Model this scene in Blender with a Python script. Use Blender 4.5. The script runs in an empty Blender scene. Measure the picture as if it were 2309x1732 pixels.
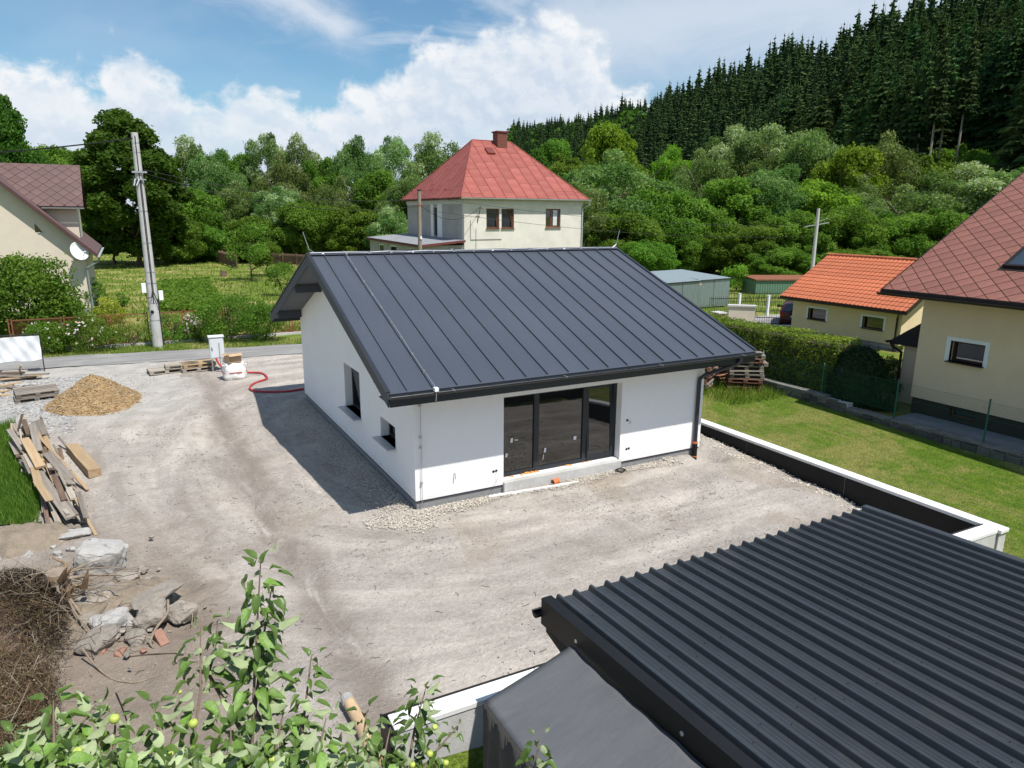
import bpy, bmesh, math, random
import numpy as np
from mathutils import Vector, Matrix
rad = math.radians
random.seed(7)
SC = bpy.context.scene
COL = SC.collection
# ---------------------------------------------------------------- camera
CAMP = np.array([-4.823, -13.061, 6.103]); YAW, PITCH, ROLL, FOC = 0.49816, -0.23702, 0.00711, 1585.73
W0, H0 = 2309., 1732.
def cam_axes():
    cy, sy, cp, sp, cr, sr = math.cos(YAW), math.sin(YAW), math.cos(PITCH), math.sin(PITCH), math.cos(ROLL), math.sin(ROLL)
    f = np.array([sy*cp, cy*cp, sp]); r0 = np.array([cy, -sy, 0.]); u0 = np.cross(r0, f)
    return cr*r0+sr*u0, -sr*r0+cr*u0, f
AR, AU, AF = cam_axes()
cam = bpy.data.cameras.new('camera'); camo = bpy.data.objects.new('camera', cam); COL.objects.link(camo)
cam.sensor_width = 36; cam.lens = FOC/W0*36; cam.clip_start = .05; cam.clip_end = 6000
camo.matrix_world = Matrix(((AR[0], AU[0], -AF[0], CAMP[0]), (AR[1], AU[1], -AF[1], CAMP[1]), (AR[2], AU[2], -AF[2], CAMP[2]), (0, 0, 0, 1)))
SC.camera = camo
# ---------------------------------------------------------------- sky, sun, exposure
SUN_EL, SUN_AZ = 61., 160.          # azimuth clockwise from +y
sdir = Vector((math.sin(rad(SUN_AZ))*math.cos(rad(SUN_EL)), math.cos(rad(SUN_AZ))*math.cos(rad(SUN_EL)), math.sin(rad(SUN_EL))))
sl = bpy.data.lights.new('sun', 'SUN'); sl.energy = 5.0; sl.angle = rad(.55); sl.color = (1, .955, .885)
so = bpy.data.objects.new('sun', sl); COL.objects.link(so); so.rotation_euler = sdir.to_track_quat('Z', 'Y').to_euler()
so.location = (0, 0, 60)
SC.view_settings.view_transform = 'Standard'; SC.view_settings.look = 'None'
SC.view_settings.exposure = 0.22; SC.view_settings.gamma = 1

class NT:
    """small helper to write node trees"""
    def __init__(s, t): s.t = t; s.n = t.nodes; s.l = t.links
    def new(s, typ, **kw):
        n = s.n.new(typ)
        for k, v in kw.items(): setattr(n, k, v)
        return n
    def put(s, sock, v):
        if v is None: return
        if hasattr(v, 'is_output'): s.l.new(v, sock)
        else: sock.default_value = v
    def math(s, op, a, b=None, c=None, clamp=False):
        n = s.new('ShaderNodeMath', operation=op, use_clamp=clamp)
        s.put(n.inputs[0], a); s.put(n.inputs[1], b); s.put(n.inputs[2], c); return n.outputs[0]
    def ss(s, x, lo, hi, a=0., b=1.):
        if lo > hi: lo, hi, a, b = hi, lo, b, a
        n = s.new('ShaderNodeMapRange', interpolation_type='SMOOTHSTEP')
        s.put(n.inputs[0], x); s.put(n.inputs[1], lo); s.put(n.inputs[2], hi); s.put(n.inputs[3], a); s.put(n.inputs[4], b); return n.outputs[0]
    def noise(s, vec, scale, detail=4, rough=.5, dist=0., out=0):
        n = s.new('ShaderNodeTexNoise'); s.put(n.inputs['Vector'], vec); n.inputs['Scale'].default_value = scale
        n.inputs['Detail'].default_value = detail; n.inputs['Roughness'].default_value = rough; n.inputs['Distortion'].default_value = dist
        return n.outputs[out]
    def mix(s, f, a, b, blend='MIX'):
        n = s.new('ShaderNodeMix', data_type='RGBA', blend_type=blend); s.put(n.inputs[0], f); s.put(n.inputs[6], a); s.put(n.inputs[7], b); return n.outputs[2]
    def mapping(s, vec, scale=(1, 1, 1), rot=(0, 0, 0), loc=(0, 0, 0)):
        n = s.new('ShaderNodeMapping'); s.put(n.inputs[0], vec); n.inputs['Scale'].default_value = scale
        n.inputs['Rotation'].default_value = rot; n.inputs['Location'].default_value = loc; return n.outputs[0]
    def bump(s, h, strength=.3, dist=.02, nrm=None):
        n = s.new('ShaderNodeBump'); s.put(n.inputs['Height'], h); n.inputs['Strength'].default_value = strength; n.inputs['Distance'].default_value = dist
        s.put(n.inputs['Normal'], nrm); return n.outputs[0]
def c4(c): return (c[0], c[1], c[2], 1)

world = bpy.data.worlds.new('World'); SC.world = world; world.use_nodes = True
w = NT(world.node_tree); w.n.clear()
sky = w.new('ShaderNodeTexSky', sky_type='NISHITA', sun_disc=False, sun_elevation=rad(SUN_EL), sun_rotation=rad(SUN_AZ), altitude=400, air_density=1.15, dust_density=.6, ozone_density=2.2)
tc = w.new('ShaderNodeTexCoord'); D = tc.outputs['Generated']
sep = w.new('ShaderNodeSeparateXYZ'); w.put(sep.inputs[0], D)
dx, dy, dz = sep.outputs
az = w.math('SUBTRACT', w.math('ARCTAN2', dx, dy), YAW)          # radians from the valley axis
az = w.math('SUBTRACT', w.math('MODULO', w.math('ADD', az, 3*math.pi), 2*math.pi), math.pi)
el = w.math('ARCSINE', dz)
# height of the cumulus bank over the horizon; unseen cloud raised to brighten shaded walls
top = w.math('MULTIPLY_ADD', w.noise(w.mapping(D, (1, 1, 0)), 3.1, 3, .55), .34, .09)
def dirn(px, py):
    d = AF+(px-W0/2)/FOC*AR-(py-H0/2)/FOC*AU; d = d/np.linalg.norm(d); return math.atan2(d[0], d[1])-YAW, math.asin(d[2])
inview = w.ss(w.math('ABSOLUTE', az), .60, .85)
fc = w.new('ShaderNodeFloatCurve'); cu = fc.mapping.curves[0]
tops = [(-60, 120), (0, 132), (100, 146), (217, 166), (230, 118), (262, 100), (298, 96), (345, 106), (378, 124), (402, 165), (440, 205), (490, 222), (507, 196), (545, 188), (590, 204), (612, 210), (673, 232), (735, 222), (770, 196), (815, 160), (884, 138), (915, 122), (934, 78), (1003, 84), (1060, 70), (1117, 56), (1166, 34), (1205, 20), (1280, 36), (1322, 74), (1373, 108), (1400, 175), (1470, 215), (1700, 260)]
pts = [((a+.65)/1.1, e/.4) for a, e in (dirn(*t) for t in tops)]
cu.points[0].location = (0, pts[0][1]); cu.points[1].location = (1, pts[-1][1])
for p in pts: cu.points.new(*p)
fc.mapping.update()
w.put(fc.inputs['Value'], w.math('DIVIDE', w.math('ADD', az, .65), 1.1))
base = w.math('MULTIPLY', fc.outputs[0], .4)
mx = w.new('ShaderNodeMix', data_type='FLOAT'); w.put(mx.inputs[0], inview); w.put(mx.inputs[2], base); w.put(mx.inputs[3], top)
top = mx.outputs[0]
wv = w.mapping(D, (1, 1, 1.25))
cn = w.noise(wv, 22., 9, .58, .2)
cn2 = w.noise(w.mapping(D, (1, 1, 1.25), (0, 0, 0), (-.006, .008, -.013)), 22., 9, .58, .2)
big = w.noise(wv, 5.5, 3, .5)
puff = w.math('ADD', w.math('MULTIPLY', w.math('SUBTRACT', cn, .5), .13), w.math('MULTIPLY', w.math('SUBTRACT', big, .5), .03))
dens = w.math('SUBTRACT', w.math('ADD', top, puff), el)
mask = w.math('MULTIPLY', w.ss(dens, -.007, .030), w.ss(w.noise(w.mapping(D, (1, 1, 2.2), (0, 0, .6), (5, 2, 0)), 7., 5, .6, .4), .30, .56, .70, .97))
depth = w.ss(dens, 0., .11)
lit = w.ss(w.math('SUBTRACT', cn, cn2), -.13, .11)
ccol = w.mix(depth, w.mix(lit, (5.7, 6.2, 6.8, 1), (7.2, 7.25, 7.3, 1)), w.mix(lit, (4.6, 5.25, 6.2, 1), (5.6, 6.05, 6.7, 1)))
ccol = w.mix(w.ss(el, .0, .15, .6, 0.), ccol, (4.9, 5.6, 6.5, 1))
# high thin cloud, drawn out in bands
cm = w.mapping(D, (1.2, 1.2, 5.0), (.35, .25, .5))
ci = w.math('MULTIPLY', w.ss(w.noise(cm, 2.6, 7, .58, .9), .50, .74), w.ss(el, .10, .2))
veil = w.math('MULTIPLY', w.ss(w.noise(w.mapping(D, (1, 1, 3.2), (.2, -.3, 0), (3, 1, 0)), 1.7, 5, .55, .5), .44, .62), w.ss(el, .1, .22))
def band(a0, e0, slope, wd, a1, a2, k):
    t = w.math('SUBTRACT', el, w.math('MULTIPLY_ADD', w.math('SUBTRACT', az, a0), slope, e0))
    t = w.math('MULTIPLY_ADD', w.math('SUBTRACT', w.noise(w.mapping(D, (1, 1, 2)), 9, 6, .6, .6), .5), .10, t)
    q = w.math('DIVIDE', t, wd)
    g = w.math('POWER', 2.718, w.math('MULTIPLY', w.math('MULTIPLY', q, q), -1.))
    return w.math('MULTIPLY', w.math('MULTIPLY', g, k), w.math('MULTIPLY', w.ss(az, a1, a1+.08), w.ss(az, a2-.06, a2, 1., 0.)))
streak = w.math('MAXIMUM', band(-.30, .26, -.42, .028, -.52, -.17, .85), band(.22, .24, .10, .085, -.02, .8, .8))
hi = w.math('MAXIMUM', w.math('MAXIMUM', w.math('MULTIPLY', w.math('MAXIMUM', ci, w.math('MULTIPLY', veil, .35)), .6), w.math('MULTIPLY', veil, w.ss(el, .28, .5, 0., .35))), streak)  # veil overhead, above the view, added to fill the shade
skyc = w.mix(1., sky.outputs[0], (.62, .82, .89, 1), 'MULTIPLY')
skyc = w.mix(hi, skyc, (5.4, 5.9, 6.6, 1))
fin = w.mix(mask, skyc, ccol)
bg = w.new('ShaderNodeBackground'); w.put(bg.inputs[0], fin); bg.inputs[1].default_value = .115
wo = w.new('ShaderNodeOutputWorld'); w.l.new(bg.outputs[0], wo.inputs[0])
world.cycles.sampling_method = 'MANUAL'; world.cycles.sample_map_resolution = 1024
SC.render.engine = 'CYCLES'
SC.cycles.max_bounces = 6; SC.cycles.diffuse_bounces = 3; SC.cycles.glossy_bounces = 3; SC.cycles.transmission_bounces = 4; SC.cycles.transparent_max_bounces = 6
SC.cycles.use_denoising = True; SC.cycles.caustics_reflective = False; SC.cycles.caustics_refractive = False

# ---------------------------------------------------------------- pixels of the photograph to points on real planes
def ray(px, py): return AF+(px-W0/2)/FOC*AR-(py-H0/2)/FOC*AU
def G(px, py, z=0.):
    d = ray(px, py); return Vector(CAMP+d*((z-CAMP[2])/d[2]))
def ON(px, py, ax, val):
    d = ray(px, py); return Vector(CAMP+d*((val-CAMP[ax])/d[ax]))
def FAR(px, py, dist):
    d = ray(px, py); return Vector(CAMP+d*(dist/math.hypot(d[0], d[1])))

# ---------------------------------------------------------------- materials
MATS = {}
def principled(name):
    m = bpy.data.materials.new(name); m.use_nodes = True; t = NT(m.node_tree)
    b = t.n['Principled BSDF']; return m, t, b
def mat(name, col, rough=.75, metal=0., var=.12, vscale=2.5, bump=0., bscale=40., spec=.4, stretch=(1, 1, 1), rnd=.0, dirt=None, dirt_amt=.4, dscale=1.2, coat=0.):
    if name in MATS: return MATS[name]
    m, t, b = principled(name)
    co = t.new('ShaderNodeTexCoord').outputs['Object']
    v = t.mapping(co, stretch)
    n1 = t.noise(v, vscale, 6, .62); n2 = t.noise(v, vscale*9, 4, .6)
    f = t.math('ADD', t.math('MULTIPLY', n1, .65), t.math('MULTIPLY', n2, .35))
    f = t.ss(f, .32, .68)
    lo = tuple(max(0, x*(1-var)) for x in col); hi = tuple(x*(1+var) for x in col)
    c = t.mix(f, c4(lo), c4(hi))
    if dirt: c = t.mix(t.math('MULTIPLY', t.ss(t.noise(v, dscale, 7, .65, .4), .46, .72), dirt_amt), c, c4(dirt))
    if rnd:
        oi = t.new('ShaderNodeObjectInfo').outputs['Random']
        k = t.math('MULTIPLY_ADD', oi, 2*rnd, 1-rnd)
        cc = t.new('ShaderNodeCombineColor')
        for i in range(3): t.put(cc.inputs[i], k)
        c = t.mix(1., c, cc.outputs[0], 'MULTIPLY')
    t.put(b.inputs['Base Color'], c); b.inputs['Roughness'].default_value = rough; b.inputs['Metallic'].default_value = metal
    b.inputs['Specular IOR Level'].default_value = spec; b.inputs['Coat Weight'].default_value = coat
    if bump:
        t.put(b.inputs['Normal'], t.bump(t.noise(v, bscale, 5, .6), bump, .02))
    MATS[name] = m; return m
def mat_glass(name, col=(.012, .013, .014), ior=1.75, rough=.015, wave=.02):
    m, t, b = principled(name)
    b.inputs['Base Color'].default_value = c4(col); b.inputs['Roughness'].default_value = rough; b.inputs['IOR'].default_value = ior
    co = t.new('ShaderNodeTexCoord').outputs['Object']
    t.put(b.inputs['Normal'], t.bump(t.noise(co, 1.3, 1, .4), wave, .05))
    MATS[name] = m; return m
def mat_leaf(name, ramp, trans=.35, rough=.6, rnd=.16, spec=.12, hue=.035):
    """leaf colour from the per-leaf value 'tint' through a ramp; some light passes through the blade"""
    m, t, b = principled(name)
    at = t.new('ShaderNodeAttribute', attribute_name='tint').outputs['Fac']
    cr = t.new('ShaderNodeValToRGB'); t.put(cr.inputs[0], at); e = cr.color_ramp.elements
    while len(e) < len(ramp): e.new(.5)
    for k, (p, c) in enumerate(ramp): e[k].position = p; e[k].color = c4(c)
    c = cr.outputs[0]
    oi = t.new('ShaderNodeObjectInfo').outputs['Random']
    hs = t.new('ShaderNodeHueSaturation'); t.put(hs.inputs['Color'], c)
    t.put(hs.inputs['Value'], t.math('MULTIPLY_ADD', oi, 2*rnd, 1-rnd)); t.put(hs.inputs['Hue'], t.math('MULTIPLY_ADD', oi, hue, .5-hue*.5))
    c = hs.outputs[0]
    t.put(b.inputs['Base Color'], c); b.inputs['Roughness'].default_value = rough; b.inputs['Specular IOR Level'].default_value = spec
    tr = t.new('ShaderNodeBsdfTranslucent'); t.put(tr.inputs[0], t.mix(1., c, (1.25, 1.3, .6, 1), 'MULTIPLY'))
    ms = t.new('ShaderNodeMixShader'); ms.inputs[0].default_value = trans
    t.l.new(b.outputs[0], ms.inputs[1]); t.l.new(tr.outputs[0], ms.inputs[2])
    t.l.new(ms.outputs[0], t.n['Material Output'].inputs[0]); MATS[name] = m; return m

# ---------------------------------------------------------------- mesh building
ORG = {}
def tagp(o, label=None, cat=None, group=None, kind=None):
    if label: o['label'] = label
    if cat: o['category'] = cat
    if group: o['group'] = group
    if kind: o['kind'] = kind
    return o
def thing(name, loc, label, cat, group=None, kind=None):
    o = bpy.data.objects.new(name, None); COL.objects.link(o); o.location = loc; o.empty_display_size = .2
    ORG[o] = Vector(loc); return tagp(o, label, cat, group, kind)
def link_mesh(name, me, m, parent=None, loc=None, smooth=False):
    if m is not None and not me.materials:
        for q in (m if isinstance(m, (list, tuple)) else [m]): me.materials.append(q)
    o = bpy.data.objects.new(name, me); COL.objects.link(o)
    if loc is not None: o.location = loc
    if parent is not None: o.parent = parent
    if smooth: me.polygons.foreach_set('use_smooth', [len(p.vertices) <= 4 for p in me.polygons])
    return o
class MB:
    def __init__(s): s.v = []; s.f = []; s.mi = []
    def add(s, vs, fs, mi=0):
        k = len(s.v); s.v += [tuple(x) for x in vs]; s.f += [tuple(k+i for i in f) for f in fs]; s.mi += [mi]*len(fs); return s
    def box(s, x0, x1, y0, y1, z0, z1, mi=0):
        return s.add([(x0, y0, z0), (x1, y0, z0), (x1, y1, z0), (x0, y1, z0), (x0, y0, z1), (x1, y0, z1), (x1, y1, z1), (x0, y1, z1)],
                     [(0, 3, 2, 1), (4, 5, 6, 7), (0, 1, 5, 4), (1, 2, 6, 5), (2, 3, 7, 6), (3, 0, 4, 7)], mi)
    def obox(s, c, size, R=None, mi=0):
        R = R or Matrix.Identity(3); c = Vector(c); h = [q/2 for q in size]
        vs = [c+R@Vector((sx*h[0], sy*h[1], sz*h[2])) for sz in (-1, 1) for sx, sy in ((-1, -1), (1, -1), (1, 1), (-1, 1))]
        return s.add(vs, [(0, 3, 2, 1), (4, 5, 6, 7), (0, 1, 5, 4), (1, 2, 6, 5), (2, 3, 7, 6), (3, 0, 4, 7)], mi)
    def beam(s, p0, p1, wd, ht, up=(0, 0, 1), mi=0):
        p0, p1 = Vector(p0), Vector(p1); d = (p1-p0); L = d.length; d.normalize(); up = Vector(up)
        sd = d.cross(up)
        if sd.length < 1e-4: sd = d.cross(Vector((0, 1, 0)))
        sd.normalize(); u = sd.cross(d)
        R = Matrix((d, sd, u)).transposed(); return s.obox((p0+p1)/2, (L, wd, ht), R, mi)
    def prism(s, poly, off, mi=0):
        n = len(poly); off = Vector(off); a = [Vector(p) for p in poly]; b = [p+off for p in a]
        nn = (a[1]-a[0]).cross(a[2]-a[1])
        fs = [tuple(range(n)), tuple(range(2*n-1, n-1, -1))] if nn.dot(off) < 0 else [tuple(range(n-1, -1, -1)), tuple(range(n, 2*n))]
        for i in range(n):
            j = (i+1) % n
            fs.append((i, i+n, j+n, j) if nn.dot(off) < 0 else (i, j, j+n, i+n))
        return s.add(a+b, fs, mi)
    def tube(s, path, r, n=8, cap=True, mi=0):
        P = [Vector(p) for p in path]; m = len(P); rs = r if isinstance(r, (list, tuple)) else [r]*m
        k = len(s.v); prev = None
        for i, p in enumerate(P):
            d = (P[min(i+1, m-1)]-P[max(i-1, 0)]).normalized()
            if prev is None: a = d.orthogonal().normalized()
            else: a = (prev-d*prev.dot(d)).normalized()
            prev = a; b = d.cross(a)
            for j in range(n):
                t = 2*math.pi*j/n; s.v.append(tuple(p+(a*math.cos(t)+b*math.sin(t))*rs[i]))
        for i in range(m-1):
            for j in range(n):
                s.f.append((k+i*n+j, k+i*n+(j+1) % n, k+(i+1)*n+(j+1) % n, k+(i+1)*n+j)); s.mi.append(mi)
        if cap:
            q = len(s.v); s.v += [s.v[k+j] for j in range(n)]+[s.v[k+(m-1)*n+j] for j in range(n)]   # caps keep their own corners so shading stays crisp
            s.f.append(tuple(q+j for j in range(n-1, -1, -1))); s.f.append(tuple(q+n+j for j in range(n))); s.mi += [mi, mi]
        return s
    def disc_lathe(s, prof, c, axis, n=24, mi=0):
        """profile [(radius, height along axis)] turned about axis through c"""
        ax = Vector(axis).normalized(); a = ax.orthogonal().normalized(); b = ax.cross(a); c = Vector(c); k = len(s.v)
        for r, h in prof:
            for j in range(n):
                t = 2*math.pi*j/n; s.v.append(tuple(c+ax*h+(a*math.cos(t)+b*math.sin(t))*r))
        for i in range(len(prof)-1):
            for j in range(n):
                s.f.append((k+i*n+j, k+i*n+(j+1) % n, k+(i+1)*n+(j+1) % n, k+(i+1)*n+j)); s.mi.append(mi)
        return s
    def mesh(s, name, org=(0, 0, 0)):
        me = bpy.data.meshes.new(name); o = Vector(org)
        me.from_pydata([tuple(Vector(p)-o) for p in s.v], [], s.f)
        if any(s.mi): me.polygons.foreach_set('material_index', s.mi)
        me.update(); return me
    def build(s, name, m, parent=None, smooth=False, bevel=0., label=None, cat=None, group=None, kind=None, org=None):
        if org is None:
            if parent is not None: org = ORG.get(parent, Vector())
            elif cat or kind:
                a = np.array(s.v); org = Vector((float(a[:, 0].mean()), float(a[:, 1].mean()), float(a[:, 2].min())))
            else: org = Vector()
        me = s.mesh(name, org)
        o = link_mesh(name, me, m, parent, Vector(org) if parent is None else None, smooth)
        ORG[o] = Vector(org)
        if bevel:
            bm_ = o.modifiers.new('bevel', 'BEVEL'); bm_.width = bevel; bm_.segments = 1; bm_.limit_method = 'ANGLE'
        return tagp(o, label, cat, group, kind)
def arr_mesh(name, V, F, tint=None, mi=None):
    """mesh from numpy arrays; F (m,k) with one k"""
    me = bpy.data.meshes.new(name); V = np.asarray(V, np.float32); F = np.asarray(F, np.int32); m, k = F.shape
    me.vertices.add(len(V)); me.vertices.foreach_set('co', V.ravel())
    me.loops.add(m*k); me.loops.foreach_set('vertex_index', F.ravel())
    me.polygons.add(m); me.polygons.foreach_set('loop_start', np.arange(0, m*k, k, dtype=np.int32)); me.polygons.foreach_set('loop_total', np.full(m, k, np.int32))
    if mi is not None: me.polygons.foreach_set('material_index', np.asarray(mi, np.int32))
    me.update(calc_edges=True); me.shade_flat()
    if tint is not None:
        a = me.attributes.new('tint', 'FLOAT', 'POINT'); a.data.foreach_set('value', np.asarray(tint, np.float32))
    return me
def copy_tree(o, parent=None):
    c = o.copy(); COL.objects.link(c); c.parent = parent
    for ch in o.children: copy_tree(ch, c)
    return c

def holes_wall(mb, u0, u1, z0, z1, holes, place, th):
    """wall slab with rectangular openings; place(u, z, d) gives the point, d = depth behind the outer face"""
    us = sorted({u0, u1, *[h[0] for h in holes], *[h[1] for h in holes]}); zs = sorted({z0, z1, *[h[2] for h in holes], *[h[3] for h in holes]})
    def inh(a, b): return any(h[0] < a < h[1] and h[2] < b < h[3] for h in holes)
    for i in range(len(us)-1):
        for j in range(len(zs)-1):
            if inh((us[i]+us[i+1])/2, (zs[j]+zs[j+1])/2): continue
            for d in (0, th):
                q = [place(us[i], zs[j], d), place(us[i+1], zs[j], d), place(us[i+1], zs[j+1], d), place(us[i], zs[j+1], d)]
                mb.add(q, [(0, 1, 2, 3)] if d == 0 else [(3, 2, 1, 0)])
    for a, b, c, d in holes:
        for (p, q, r, t) in (((a, c), (a, d), 0, 0), ((b, d), (b, c), 0, 0), ((a, d), (b, d), 0, 0), ((b, c), (a, c), 0, 0)):
            mb.add([place(*p, 0), place(*p, th), place(*q, th), place(*q, 0)], [(0, 1, 2, 3)])
    for p, q in (((u0, z0), (u0, z1)), ((u1, z1), (u1, z0)), ((u0, z1), (u1, z1)), ((u1, z0), (u0, z0))):
        mb.add([place(*q, 0), place(*q, th), place(*p, th), place(*p, 0)], [(0, 1, 2, 3)])

def clip(poly, a, b):
    """keep the part of a 2-D polygon left of a->b"""
    out = []
    def sd(p): return (b[0]-a[0])*(p[1]-a[1])-(b[1]-a[1])*(p[0]-a[0])
    for i in range(len(poly)):
        p, q = poly[i], poly[(i+1) % len(poly)]; sp, sq = sd(p), sd(q)
        if sp >= 0: out.append(p)
        if sp*sq < 0:
            t = sp/(sp-sq); out.append((p[0]+(q[0]-p[0])*t, p[1]+(q[1]-p[1])*t))
    return out
def parea(p): return .5*abs(sum(p[i][0]*p[(i+1) % len(p)][1]-p[(i+1) % len(p)][0]*p[i][1] for i in range(len(p))))
def tile_face(parent, name, O, U, V, poly, cells, m, thick=.012, gap=.008, lift=.004, tilt=0., minarea=.004, rest=None, jit=0.):
    """lay separate pieces on a roof plane; poly must run counter-clockwise in (u, v)"""
    O, U, V = Vector(O), Vector(U).normalized(), Vector(V).normalized(); N = U.cross(V)
    org = ORG.get(parent, Vector()); shared = {}; restmb = MB(); rnd = random.Random(3)
    for cell in cells:
        p = list(cell); full = parea(p)
        for i in range(len(poly)):
            p = clip(p, poly[i], poly[(i+1) % len(poly)])
            if len(p) < 3: break
        if len(p) < 3 or parea(p) < minarea: continue
        cx = sum(q[0] for q in p)/len(p); cy = sum(q[1] for q in p)/len(p)
        loc = []
        for (a, b) in p:
            dx_, dy_ = a-cx, b-cy; L = math.hypot(dx_, dy_) or 1; k = max(0, L-gap*1.2)/L; loc.append((dx_*k, dy_*k))
        key = tuple((round(a, 3), round(b, 3)) for a, b in loc)
        base = O+U*cx+V*cy+N*(lift+(rnd.uniform(0, jit) if jit else 0))
        if rest is not None and rest(cx, cy):
            restmb.prism([base+U*a+V*b+N*(-tilt*b) for a, b in loc], N*thick); continue
        me = shared.get(key)
        if me is None:
            mb = MB(); mb.prism([U*a+V*b+N*(-tilt*b) for a, b in loc], N*thick); me = mb.mesh(name); shared[key] = me
        link_mesh(name, me, m, parent, base-org)
    if restmb.v: restmb.build(name, m, parent, kind='stuff')
def diamonds(D, u0, u1, v0, v1):
    u0 -= D; v0 -= D; out = []; j = 0; v = v0
    while v < v1+D:
        u = u0+(D/2 if j % 2 else 0)
        while u < u1+D:
            out.append([(u, v-D/2), (u+D/2, v), (u, v+D/2), (u-D/2, v)]); u += D
        v += D/2; j += 1
    return out
def window(parent, C, U, N, wd, ht, frame_m, glass_m, fr=.06, depth=.05, mull=(), sill=None, sill_m=None, sillout=.06, tilt=False, name='window'):
    """framed window; C centre on the frame's outer plane, U right, N outward"""
    C, U, N = Vector(C), Vector(U).normalized(), Vector(N).normalized(); Z = Vector((0, 0, 1)); R = Matrix((U, N, Z)).transposed()
    mb = MB()
    for sx in (-1, 1): mb.obox(C+U*sx*(wd/2-fr/2)-N*depth/2, (fr, depth, ht), R)
    for sz in (-1, 1): mb.obox(C+Z*sz*(ht/2-fr/2)-N*(depth/2+.001), (wd-2*fr, depth, fr), R)
    for k in mull: mb.obox(C+U*(k*wd)-N*(depth/2+.002), (fr, depth, ht-2*fr), R)
    f = mb.build(name, frame_m, parent)
    ORG[f] = ORG[parent]
    xs = [-wd/2+fr]+[k*wd for k in mull]+[wd/2-fr]
    for i in range(len(xs)-1):
        a = xs[i]+(fr/2 if i else 0); b = xs[i+1]-(fr/2 if i < len(xs)-2 else 0)
        g = MB(); Rt = R
        if tilt: Rt = R @ Matrix.Rotation(rad(-5), 3, 'X')
        g.obox(C+U*(a+b)/2-N*depth*.6, (b-a, .012, ht-2*fr), Rt); g.build('pane', glass_m, f)
    if sill:
        s_ = MB(); s_.obox(C-Z*(ht/2+.015)+N*(sillout/2), (wd+.08, depth+sill+sillout, .03), R); s_.build('sill', sill_m, f)
    return f
# ---------------------------------------------------------------- noise on arrays
def vnoise(x, y, seed=0):
    xi, yi = np.floor(x).astype(np.int64), np.floor(y).astype(np.int64); fx, fy = x-xi, y-yi
    def h(a, b):
        n = (a*374761393+b*668265263+seed*982451653) & 0xffffffff
        n = ((n ^ (n >> 13))*1274126177) & 0xffffffff
        return ((n ^ (n >> 16)) & 0xffff)/65535.
    fx, fy = fx*fx*(3-2*fx), fy*fy*(3-2*fy)
    return (h(xi, yi)*(1-fx)+h(xi+1, yi)*fx)*(1-fy)+(h(xi, yi+1)*(1-fx)+h(xi+1, yi+1)*fx)*fy
def fbm(x, y, oct=4, seed=0):
    s = 0; a = .5
    for k in range(oct): s = s+a*vnoise(x*2**k, y*2**k, seed+k); a *= .5
    return s
def smooth(a, b, x): t = np.clip((x-a)/(b-a), 0, 1); return t*t*(3-2*t)
def sheet(name, xs, ys, zf, m, keep=None, kind='structure', smoothf=True):
    X, Y = np.meshgrid(np.asarray(xs, float), np.asarray(ys, float)); Z = zf(X, Y); nx, ny = len(xs), len(ys)
    V = np.stack([X.ravel(), Y.ravel(), Z.ravel()], 1)
    i, j = np.meshgrid(np.arange(nx-1), np.arange(ny-1)); a = (j*nx+i).ravel()
    F = np.stack([a, a+1, a+nx+1, a+nx], 1)
    if keep is not None:
        cx = V[F].mean(1); F = F[keep(cx[:, 0], cx[:, 1])]
    me = arr_mesh(name, V, F); o = link_mesh(name, me, m, smooth=smoothf); return tagp(o, kind=kind)

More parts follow.
